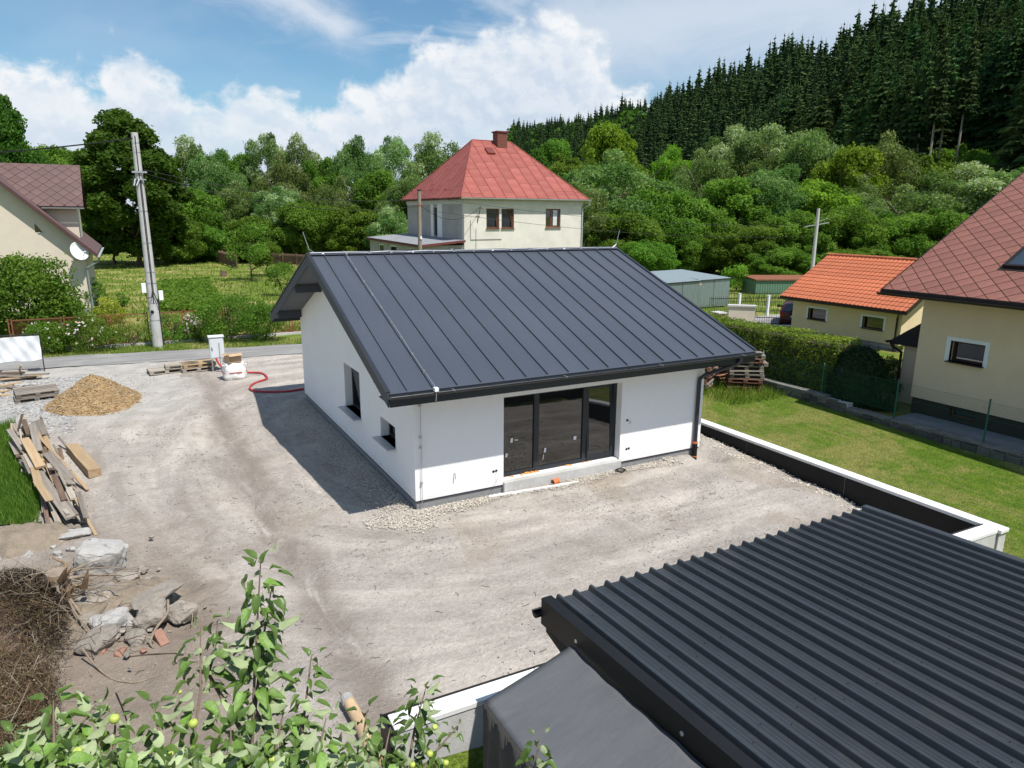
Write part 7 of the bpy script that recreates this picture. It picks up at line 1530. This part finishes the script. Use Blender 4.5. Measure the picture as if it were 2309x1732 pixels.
mb = MB(); mb.tube([(cb.x+.08, cb.y-.05, -.05), (cb.x+.08, cb.y-.05, 1.15)], .016, 6); mb.build('earth_rod', M_metal, cab)
M_hose = mat('red_conduit', (.42, .035, .04), .5, var=.15, vscale=40); hp = [(cb.x-.08, cb.y+.02, .62), (cb.x-.02, cb.y-.05, .35)]+[tuple(G(px, py, .05)) for px, py in ((508, 836), (528, 841), (560, 840), (592, 840), (606, 853), (590, 858), (568, 866), (561, 876), (572, 882), (605, 884), (645, 883), (685, 877))]
P_ = [Vector(p) for p in hp]; pts = []
for i in range(len(P_)-1):
    for k in range(5): pts.append(P_[i].lerp(P_[i+1], k/5))
pts.append(P_[-1])
for _ in range(4): pts = [pts[0]]+[(pts[i-1]+pts[i]*2+pts[i+1])/4 for i in range(1, len(pts)-1)]+[pts[-1]]
mb = MB(); mb.tube(pts, .036, 8); mb.build('conduit_hose', M_hose, None, True, label='red corrugated cable conduit snaking from the cabinet to the bungalow', cat='hose')
bg_ = G(533, 858); M_bag = mat('white_woven_bag', (.74, .73, .70), .8, var=.08, vscale=4, bump=.4, bscale=6); V = []; F = []; n = 28; hts = (0, .05, .14, .25, .36, .47, .57, .63, .64)
bag = thing('bulk_bag', (bg_.x, bg_.y+.38, 0), 'half full white woven bulk bag standing near the cabinet', 'bag')
for j, z in enumerate(hts):
    k = (.86, .98, 1.03, .98, 1.0, .95, .88, .8, .3)[j]
    for i in range(n):
        t = 2*math.pi*i/n; sq = 1/max(abs(math.cos(t)), abs(math.sin(t)))**.55; r_ = .41*k*sq*(1+.04*math.sin(5*t+j*1.3)+.03*math.sin(9*t-j)); V.append((r_*math.cos(t), r_*math.sin(t)*.9, z+.02*math.sin(3*t+j)))
for j in range(len(hts)-1):
    for i in range(n): F.append((j*n+i, j*n+(i+1) % n, (j+1)*n+(i+1) % n, (j+1)*n+i))
link_mesh('sack', arr_mesh('sack', V, F), M_bag, bag, smooth=True)
mb = MB(); mb.tube([(bg_.x+.43*math.cos(t), bg_.y+.38+.385*math.sin(t), .28+.015*math.sin(3*t)) for t in [i*.2618-3.14 for i in range(25)]], .016, 5); mb.build('red_strap', M_hose, bag)
for sx in (-1, 1): mb = MB(); mb.tube([(bg_.x+sx*.3, bg_.y+.1, .6), (bg_.x+sx*.42, bg_.y+.0, .72), (bg_.x+sx*.45, bg_.y+.1, .55), (bg_.x+sx*.38, bg_.y+.2, .58)], .022, 6); mb.build('lifting_loop', M_bag, bag)
M_card = mat('cardboard', (.45, .32, .20), .9, var=.1, vscale=5); mb = MB(); cz = .66; cx_, cy_ = bg_.x-.02, bg_.y+.3
R = Matrix.Rotation(.25, 3, 'Z')
for c, s_ in (((0, -.2, .14), (.5, .012, .28)), ((0, .2, .14), (.5, .012, .28)), ((-.25, 0, .14), (.012, .39, .28)), ((.25, 0, .14), (.012, .39, .28)), ((0, 0, .01), (.5, .4, .01))): mb.obox(Vector((cx_, cy_, cz))+R@Vector(c), s_, R)
mb.obox(Vector((cx_, cy_, cz))+R@Vector((0, -.27, .30)), (.48, .15, .008), R @ Matrix.Rotation(.5, 3, 'X')); mb.obox(Vector((cx_, cy_, cz))+R@Vector((-.3, 0, .31)), (.13, .37, .008), R @ Matrix.Rotation(-.4, 3, 'Y')); mb.build('carton', M_card, None, label='open cardboard carton sitting on the bulk bag', cat='box')

# ================================================================ stacks of old pallets and frames on the lawn
M_pr = mat('reddish_old_wood', (.20, .10, .065), .9, var=.4, vscale=3, rnd=.35, bump=.2)
pr1 = thing('pallet', (0, 0, 0), 'old reddish pallet in the stacks on the lawn', 'pallet', 'old pallets stacked on the lawn'); pallet_mesh_parts(pr1, M_pr)
pr2 = thing('pallet', (0, 0, 0), 'old reddish pallet in the stacks on the lawn', 'pallet', 'old pallets stacked on the lawn'); pallet_mesh_parts(pr2, M_wood_grey)
rq = random.Random(6); first = {0: True, 1: True}
for (cx_, cy_, n, rz0) in ((13.45, 5.9, 8, .5), (14.8, 5.05, 9, -.6), (13.9, 7.0, 8, .25), (15.0, 6.6, 6, .1)):
    for k in range(n):
        t_ = rq.randrange(2); src = (pr1, pr2)[t_]
        if first[t_]: o = src; first[t_] = False
        else: o = copy_tree(src)
        o.location = (cx_+rq.uniform(-.08, .08), cy_+rq.uniform(-.08, .08), -.1+k*.150); o.rotation_euler = (rq.uniform(-.02, .02), rq.uniform(-.02, .02), rz0+rq.uniform(-.12, .12))
# ================================================================ green wire fence on a low wall
M_gpost = mat('green_fence_paint', (.018, .11, .085), .5, var=.1)
M_mossy = mat('mossy_kerb', (.20, .195, .18), .95, var=.3, vscale=3, bump=.5, dirt=(.07, .08, .05), dirt_amt=.7, dscale=2.5)
M_stone2 = mat('dark_mossy_stone', (.11, .11, .10), .95, var=.35, vscale=3, bump=.6, rnd=.3, dirt=(.04, .05, .03), dirt_amt=.6, dscale=3)
lwall = thing('low_stone_wall', (15.3, 0, 0), 'low mossy stone kerb wall under the green wire fence', 'wall'); rk = random.Random(31); y = -14.
mb = MB(); mb.box(15.42, 15.70, 1.2, 9.5, -.5, .16); mb.box(15.42, 15.70, -14, 1.2, -.5, -.03); mb.build('wall_core', M_conc, lwall)
while y < 9.4:
    w_ = rk.uniform(.22, .5); mb = MB(); mb.box(15.40-rk.uniform(.0, .05), 15.415+.1, y+.01, y+w_-.01, -.05-.0, (.15 if y > 1.2 else -.03)+rk.uniform(-.02, .03)); mb.build('wall_stone', M_stone2, lwall, bevel=.015); mb = MB(); mb.box(15.38-rk.uniform(.0, .06), 15.515, y+.03, y+w_+.02, -.42, -.065); mb.build('wall_stone', M_stone2, lwall, bevel=.015); y += w_
y = -14.
while y < 9.4: mb = MB(); mb.box(15.39, 15.72, y+.004, y+.994, .17 if y > 1 else -.025, .235 if y > 1 else .03); mb.build('coping', M_mossy, lwall, bevel=.008); y += 1.0
gf = thing('green_wire_fence', (15.6, 0, 0), 'green chain link fence with green posts between lawn and cream house', 'fence'); gy = [5.0, 2.37, -.3, -2.95, -5.6, -8.2, -10.8]
for k, y in enumerate(gy):
    mb = MB(); mb.tube([(15.6, y, .0), (15.6, y, 1.24)], .024, 8); po = mb.build('post', M_gpost if k else M_zinc, gf); mb = MB(); mb.disc_lathe([(.03, 0), (.032, .02), (.015, .04), (0, .045)], (15.6, y, 1.235), (0, 0, 1), 8); mb.build('cap', M_gpost, po)
for a, b in zip(gy[:-1], gy[1:]):
    mb = MB(); wire_grid(mb, (15.6, b, 0), (15.6, a, 0), .25, 1.18, .06, .0018); o = mb.build('wire_mesh', M_gpost, gf); o['kind'] = 'stuff'
    for z in (.25, .7, 1.18): mb = MB(); mb.tube([(15.6, b, z), (15.6, a, z)], .003, 4); mb.build('strand', M_gpost, gf)

# ================================================================ metal garages, green container, gate, railings, car
M_tin = mat('galvanised_sheet', (.26, .32, .32), .42, .55, var=.15, vscale=2, stretch=(6, 6, .4), bump=.05)
M_tinr = mat('pale_zinc_roof', (.27, .325, .345), .5, .3, var=.08)
def R4(x, y): return 1470+x*.26673, 580+y*.26673
for k, (xa, xb, lb) in enumerate(((25.95, 28.78, 'zinc sheet garage nearer to the bungalow roof'), (28.84, 31.75, 'zinc sheet garage with its corner at the wild grass'))):
    ga_ = thing('metal_garage', ((xa+xb)/2, 24, 0), lb, 'garage', 'zinc sheet garages'); za, zb_ = 1.78+.06*k, 1.84+.06*k; yb = 22.6+.15*k; dpt = 5.0
    nP = 2
    for j in range(nP):
        a, b = xa+(xb-xa)*j/nP, xa+(xb-xa)*(j+1)/nP; V = []; F = []; m_ = 24
        for i in range(m_+1):
            x = a+.015+(b-a-.03)*i/m_; d_ = .012*(i % 2)
            V += [(x, yb+d_, .02), (x, yb+d_, za)]
        for i in range(m_): F.append((2*i, 2*i+2, 2*i+3, 2*i+1))
        link_mesh('wall_sheet', arr_mesh('wall_sheet', np.array(V)-np.array(ORG[ga_]), F), M_tin, ga_)
    mb = MB(); mb.box(xa, xa+.03, yb+.02, yb+dpt, 0, za+.1); mb.box(xb-.03, xb, yb+.02, yb+dpt, 0, za+.1); mb.box(xa+.03, xb-.03, yb+dpt-.03, yb+dpt, 0, za+.2); mb.build('side_walls', M_tin, ga_)
    mb = MB(); mb.prism([(xa-.05, yb-.08, za+.02), (xb+.05, yb-.08, za+.08), (xb+.05, yb+dpt, za+.30), (xa-.05, yb+dpt, za+.24)], (0, 0, .03)); mb.build('roof', M_tinr, ga_)
    mb = MB(); mb.prism([(xa-.05, yb-.085, za-.02), (xb+.05, yb-.085, za+.04), (xb+.05, yb-.085, za+.09), (xa-.05, yb-.085, za+.03)], (0, .004, 0)); mb.box(xa, xa+.05, yb-.02, yb+.02, 0, za); mb.build('edge_trim', M_cable, ga_)
    mb = MB(); mb.box(xa+.1, xa+.3, yb-.012, yb-.004, za-.32, za-.16); mb.build('number_plate', M_card, ga_)
M_grn = mat('pale_green_sheet', (.12, .21, .145), .6, .1, var=.12, vscale=2, stretch=(6, 6, .4)); c0 = FAR(*R4(875, 300), 60); c1 = FAR(*R4(1330, 305), 62); gcn = thing('green_container', c0, 'pale green sheet metal shed with rusty flat roof edge', 'shed')
dd_ = (c1-c0); dd_.z = 0; dd_.normalize(); nn2 = Vector((-dd_.y, dd_.x, 0)); V = []; F = []; m_ = 50; Lg = 5.2
for i in range(m_+1): p = c0+dd_*(Lg*i/m_)+nn2*(.03*(i % 2)); V += [(p.x, p.y, -.1), (p.x, p.y, 1.06)]
for i in range(m_): F.append((2*i, 2*i+2, 2*i+3, 2*i+1))
link_mesh('wall_sheet', arr_mesh('wall_sheet', np.array(V)-np.array(c0), F), M_grn, gcn)
mb = MB(); mb.prism([c0+nn2*.05+Vector((0, 0, -.1-c0.z)), c0+nn2*2.6+Vector((0, 0, -.1-c0.z)), c0+nn2*2.6+dd_*Lg+Vector((0, 0, -.1-c0.z)), c0+nn2*.05+dd_*Lg+Vector((0, 0, -.1-c0.z))], (0, 0, 1.15)); mb.build('body', M_grn, gcn)
mb = MB(); z_ = Vector((0, 0, 1.07-c0.z)); mb.prism([c0-nn2*.1-dd_*.1+z_, c0-nn2*.1+dd_*(Lg+.1)+z_, c0+nn2*2.8+dd_*(Lg+.1)+z_+Vector((0, 0, .12)), c0+nn2*2.8-dd_*.1+z_+Vector((0, 0, .12))], (0, 0, .09)); mb.build('roof', M_rust, gcn)
M_iron = mat('dark_railing', (.035, .022, .018), .6, var=.2)
def railing(pa, pb_, h, label, posts=(), step=.13):
    pa, pb_ = Vector(pa), Vector(pb_); o = thing('iron_railing', pa, label, 'railing', 'railings near the garages'); d = pb_-pa; n = int(d.length/step)
    for z in (.15, h-.15): mb = MB(); mb.beam(pa+Vector((0, 0, z)), pb_+Vector((0, 0, z)), .03, .04); mb.build('rail', M_iron, o)
    pk = MB(); pk.tube([(0, 0, .05), (0, 0, h-.06), (0, 0, h)], [.011, .011, .002], 5); pm = pk.mesh('picket')
    for i in range(n+1): link_mesh('picket', pm, M_iron, o, d*(i/n))
    return o
ra1, ra2 = G(*R4(480, 485)), G(*R4(1210, 470)); railing(ra1, ra2, 1.15, 'dark iron railing between white posts across the drive')
for k, x in enumerate((715, 957, 1140)):
    p = G(*R4(x, (480, 495, 485)[k])); mb = MB(); mb.box(p.x-.07, p.x+.07, p.y-.22, p.y-.08, -.1, 1.28); mb.box(p.x-.085, p.x+.085, p.y-.235, p.y-.065, 1.28, 1.31); mb.build('gate_post', M_white, None, bevel=.01, label='white square post in front of the dark iron railing', cat='post', group='white posts of the drive railing')
railing(G(*R4(620, 395)), G(*R4(1110, 395)), .9, 'far dark railing in front of the green container', step=.2)
M_pil = mat('cream_pillar', (.66, .57, .46), .9, var=.06); pA, pB = G(*R4(640, 580)), G(*R4(862, 588)); dpa = (pB-pA).normalized(); nb_ = Vector((-dpa.y, dpa.x, 0)); gw = thing('gate_wall', pA, 'short cream rendered gate wall with concrete cap', 'wall')
mb = MB(); mb.prism([pA, pB, pB+nb_*.35, pA+nb_*.35], (0, 0, 1.10)); mb.build('wall_body', M_pil, gw); mb = MB(); zc = Vector((0, 0, 1.102)); mb.prism([pA-dpa*.06-nb_*.06+zc, pB+dpa*.06-nb_*.06+zc, pB+dpa*.06+nb_*.41+zc, pA-dpa*.06+nb_*.41+zc], (0, 0, .09)); mb.build('cap', M_conc, gw)
pC = G(*R4(560, 545)); pil = thing('gate_pillar', pC, 'small tan brick gate pillar with flat stone cap', 'pillar'); mb = MB(); mb.box(pC.x-.25, pC.x+.25, pC.y-.25, pC.y+.25, -.1, .50); mb.build('shaft', mat('tan_brick', (.38, .24, .12), .9, var=.2, vscale=8), pil); mb = MB(); mb.box(pC.x-.34, pC.x+.34, pC.y-.34, pC.y+.34, .5, .58); mb.build('cap', M_conc, pil)
pD = G(*R4(710, 572)); ag = thing('arched_gate', pD, 'small arched wrought iron garden gate in the cream wall', 'gate'); nv2 = -nb_*.1
mb = MB(); mb.tube([pD+nv2+dpa*(.42*math.cos(t))+Vector((0, 0, .52+.28*math.sin(t))) for t in [math.pi*i/12 for i in range(13)]], .016, 6); mb.build('arch', M_iron, ag)
for k in range(7): u = -.42+.14*k; mb = MB(); p = pD+nv2+dpa*u; mb.tube([p, p+Vector((0, 0, .56+.30*math.sqrt(max(0, 1-(u/.43)**2)))), p+Vector((0, 0, .64+.30*math.sqrt(max(0, 1-(u/.43)**2))))], [.011, .011, .002], 5); mb.build('bar', M_iron, ag)
gA, gB = G(*R4(866, 578)), G(*R4(1065, 582)); railing(gA, gB, .62, 'low iron drive gate beside the dark red car')
sA, sB = G(*R4(985, 630)), G(*R4(1198, 630)); mb = MB(); sd_ = (sB-sA).normalized(); sn = Vector((-sd_.y, sd_.x, 0)); mb.prism([sA, sB, sB+sn*.3, sA+sn*.3], (0, 0, .26)); bw_ = mb.build('garden_wall', mat('tan_render', (.42, .27, .13), .9, var=.15), None, label='low tan garden wall with concrete top beside the tiled garage', cat='wall'); mb = MB(); zc = Vector((0, 0, .262)); mb.prism([sA-sn*.05+zc, sB-sn*.05+zc, sB+sn*.35+zc, sA+sn*.35+zc], (0, 0, .06)); mb.build('cap', M_conc, bw_)
# car seen from behind
cp = G(*R4(1072, 582)); car = thing('parked_car', (cp.x+.85, cp.y+1.9, 0), 'dark red hatchback parked behind the iron drive gate', 'car'); M_paint = mat('dark_red_paint', (.055, .008, .015), .25, .2, var=.05, coat=.6); M_tyre = mat('tyre', (.012, .012, .012), .85)
cc = Vector((cp.x+.85, cp.y+.15, 0)); sec = [(0, .35), (0, .78), (.08, .92), (.32, 1.36), (.6, 1.43), (1.7, 1.42), (2.45, .98), (3.5, .84), (3.8, .6), (3.8, .32), (3.5, .22), (.3, .22)]
mb = MB(); n = len(sec); V = []
for s_ in (-1, 1):
    for (y, z) in sec: V.append((cc.x+s_*(.82 if z < 1 else .82-.22*(z-1)/.43), cc.y+y, z))
mb.add(V, [tuple(range(n)), tuple(range(2*n-1, n-1, -1))]+[(i, i+n, (i+1) % n+n, (i+1) % n) for i in range(n)]); mb.build('body', M_paint, car, bevel=.05)
mb = MB(); mb.add([(cc.x-.62, cc.y+.08, .95), (cc.x+.62, cc.y+.08, .95), (cc.x+.55, cc.y+.29, 1.33), (cc.x-.55, cc.y+.29, 1.33)], [(0, 1, 2, 3)]); mb.v = [(x, y-.012, z+.006) for x, y, z in mb.v]; mb.build('rear_window', M_glass, car)
for s_ in (-1, 1):
    mb = MB(); x = cc.x+s_*(.82-.1)+.006*s_; mb.add([(x, cc.y+.55, .98), (x, cc.y+2.3, 1.0), (x-s_*.07, cc.y+1.7, 1.36), (x-s_*.07, cc.y+.66, 1.36)], [(0, 1, 2, 3)]); mb.build('side_window', M_glass, car)
    mb = MB(); mb.box(cc.x+s_*.68-.09, cc.x+s_*.68+.09, cc.y-.02, cc.y+.03, .66, .9); mb.build('tail_light', mat('tail_light', (.35, .01, .01), .2), car)
    mb = MB(); mb.box(cc.x+s_*.95-.1, cc.x+s_*.95+.1, cc.y+2.2, cc.y+2.3, .92, 1.06); mb.build('wing_mirror', M_tyre, car)
    for y in (.62, 3.05):
        mb = MB(); mb.disc_lathe([(0, .0), (.2, .0), (.31, .02), (.31, .19), (.2, .21), (0, .21)], (cc.x+s_*.84, cc.y+y, .31), (-s_, 0, 0), 16); wh = mb.build('wheel', M_tyre, car); mb = MB(); mb.disc_lathe([(0, .0), (.18, .0)], (cc.x+s_*.846, cc.y+y, .31), (-s_, 0, 0), 12); mb.build('rim', M_metal, wh)
mb = MB(); mb.box(cc.x-.80, cc.x+.80, cc.y-.06, cc.y+.05, .36, .56); mb.build('bumper', M_paint, car, bevel=.02); mb = MB(); mb.box(cc.x-.26, cc.x+.26, cc.y-.012, cc.y-.003, .62, .73); mb.build('licence_plate', M_white, car)
car.rotation_euler = (0, 0, -.87); car.location = FAR(*R4(1205, 560), 44.0); car.location.z = -.05
# ================================================================ fences and stump on the meadow
def paling(pa, pb_, h, label, m, step=.16):
    pa, pb_ = Vector(pa), Vector(pb_); o = thing('wooden_fence', pa, label, 'fence', 'wooden meadow fences'); d = pb_-pa; n = max(2, int(d.length/2.4))
    for i in range(n+1): mb = MB(); p = pa+d*i/n; mb.box(p.x-.07, p.x+.07, p.y-.07, p.y+.07, -.1, h+.1); mb.build('post', m, o)
    for z in (h*.3, h*.8): mb = MB(); mb.beam(pa+Vector((0, 0, z)), pb_+Vector((0, 0, z)), .05, .08); mb.build('rail', m, o)
    mb = MB(); k = int(d.length/step)
    for i in range(k): p = pa+d*(i+.5)/k; mb.beam(p+Vector((0, 0, .05)), p+Vector((0, 0, h)), .03, step*.6, up=(d.y, -d.x, 0))
    o2 = mb.build('palings', m, o); o2['kind'] = 'stuff'; return o
paling(G(468, 584), G(535, 605), 1.5, 'dark weathered fence slanting down the meadow', M_wood_brown); paling(G(610, 594), G(700, 600), 1.3, 'brown paling fence behind the bungalow ridge', M_wood_brown); paling(G(380, 580), G(468, 583), 1.3, 'faded dark fence below the willow row', M_wood_brown)
sp_2 = G(505, 622); mb = MB(); mb.tube([sp_2+Vector((0, 0, -.1)), sp_2+Vector((0, 0, .25)), sp_2+Vector((.03, 0, .5))], [.38, .30, .27], 12); mb.build('tree_stump', M_wood_brown, None, label='old sawn tree stump on the meadow', cat='stump')
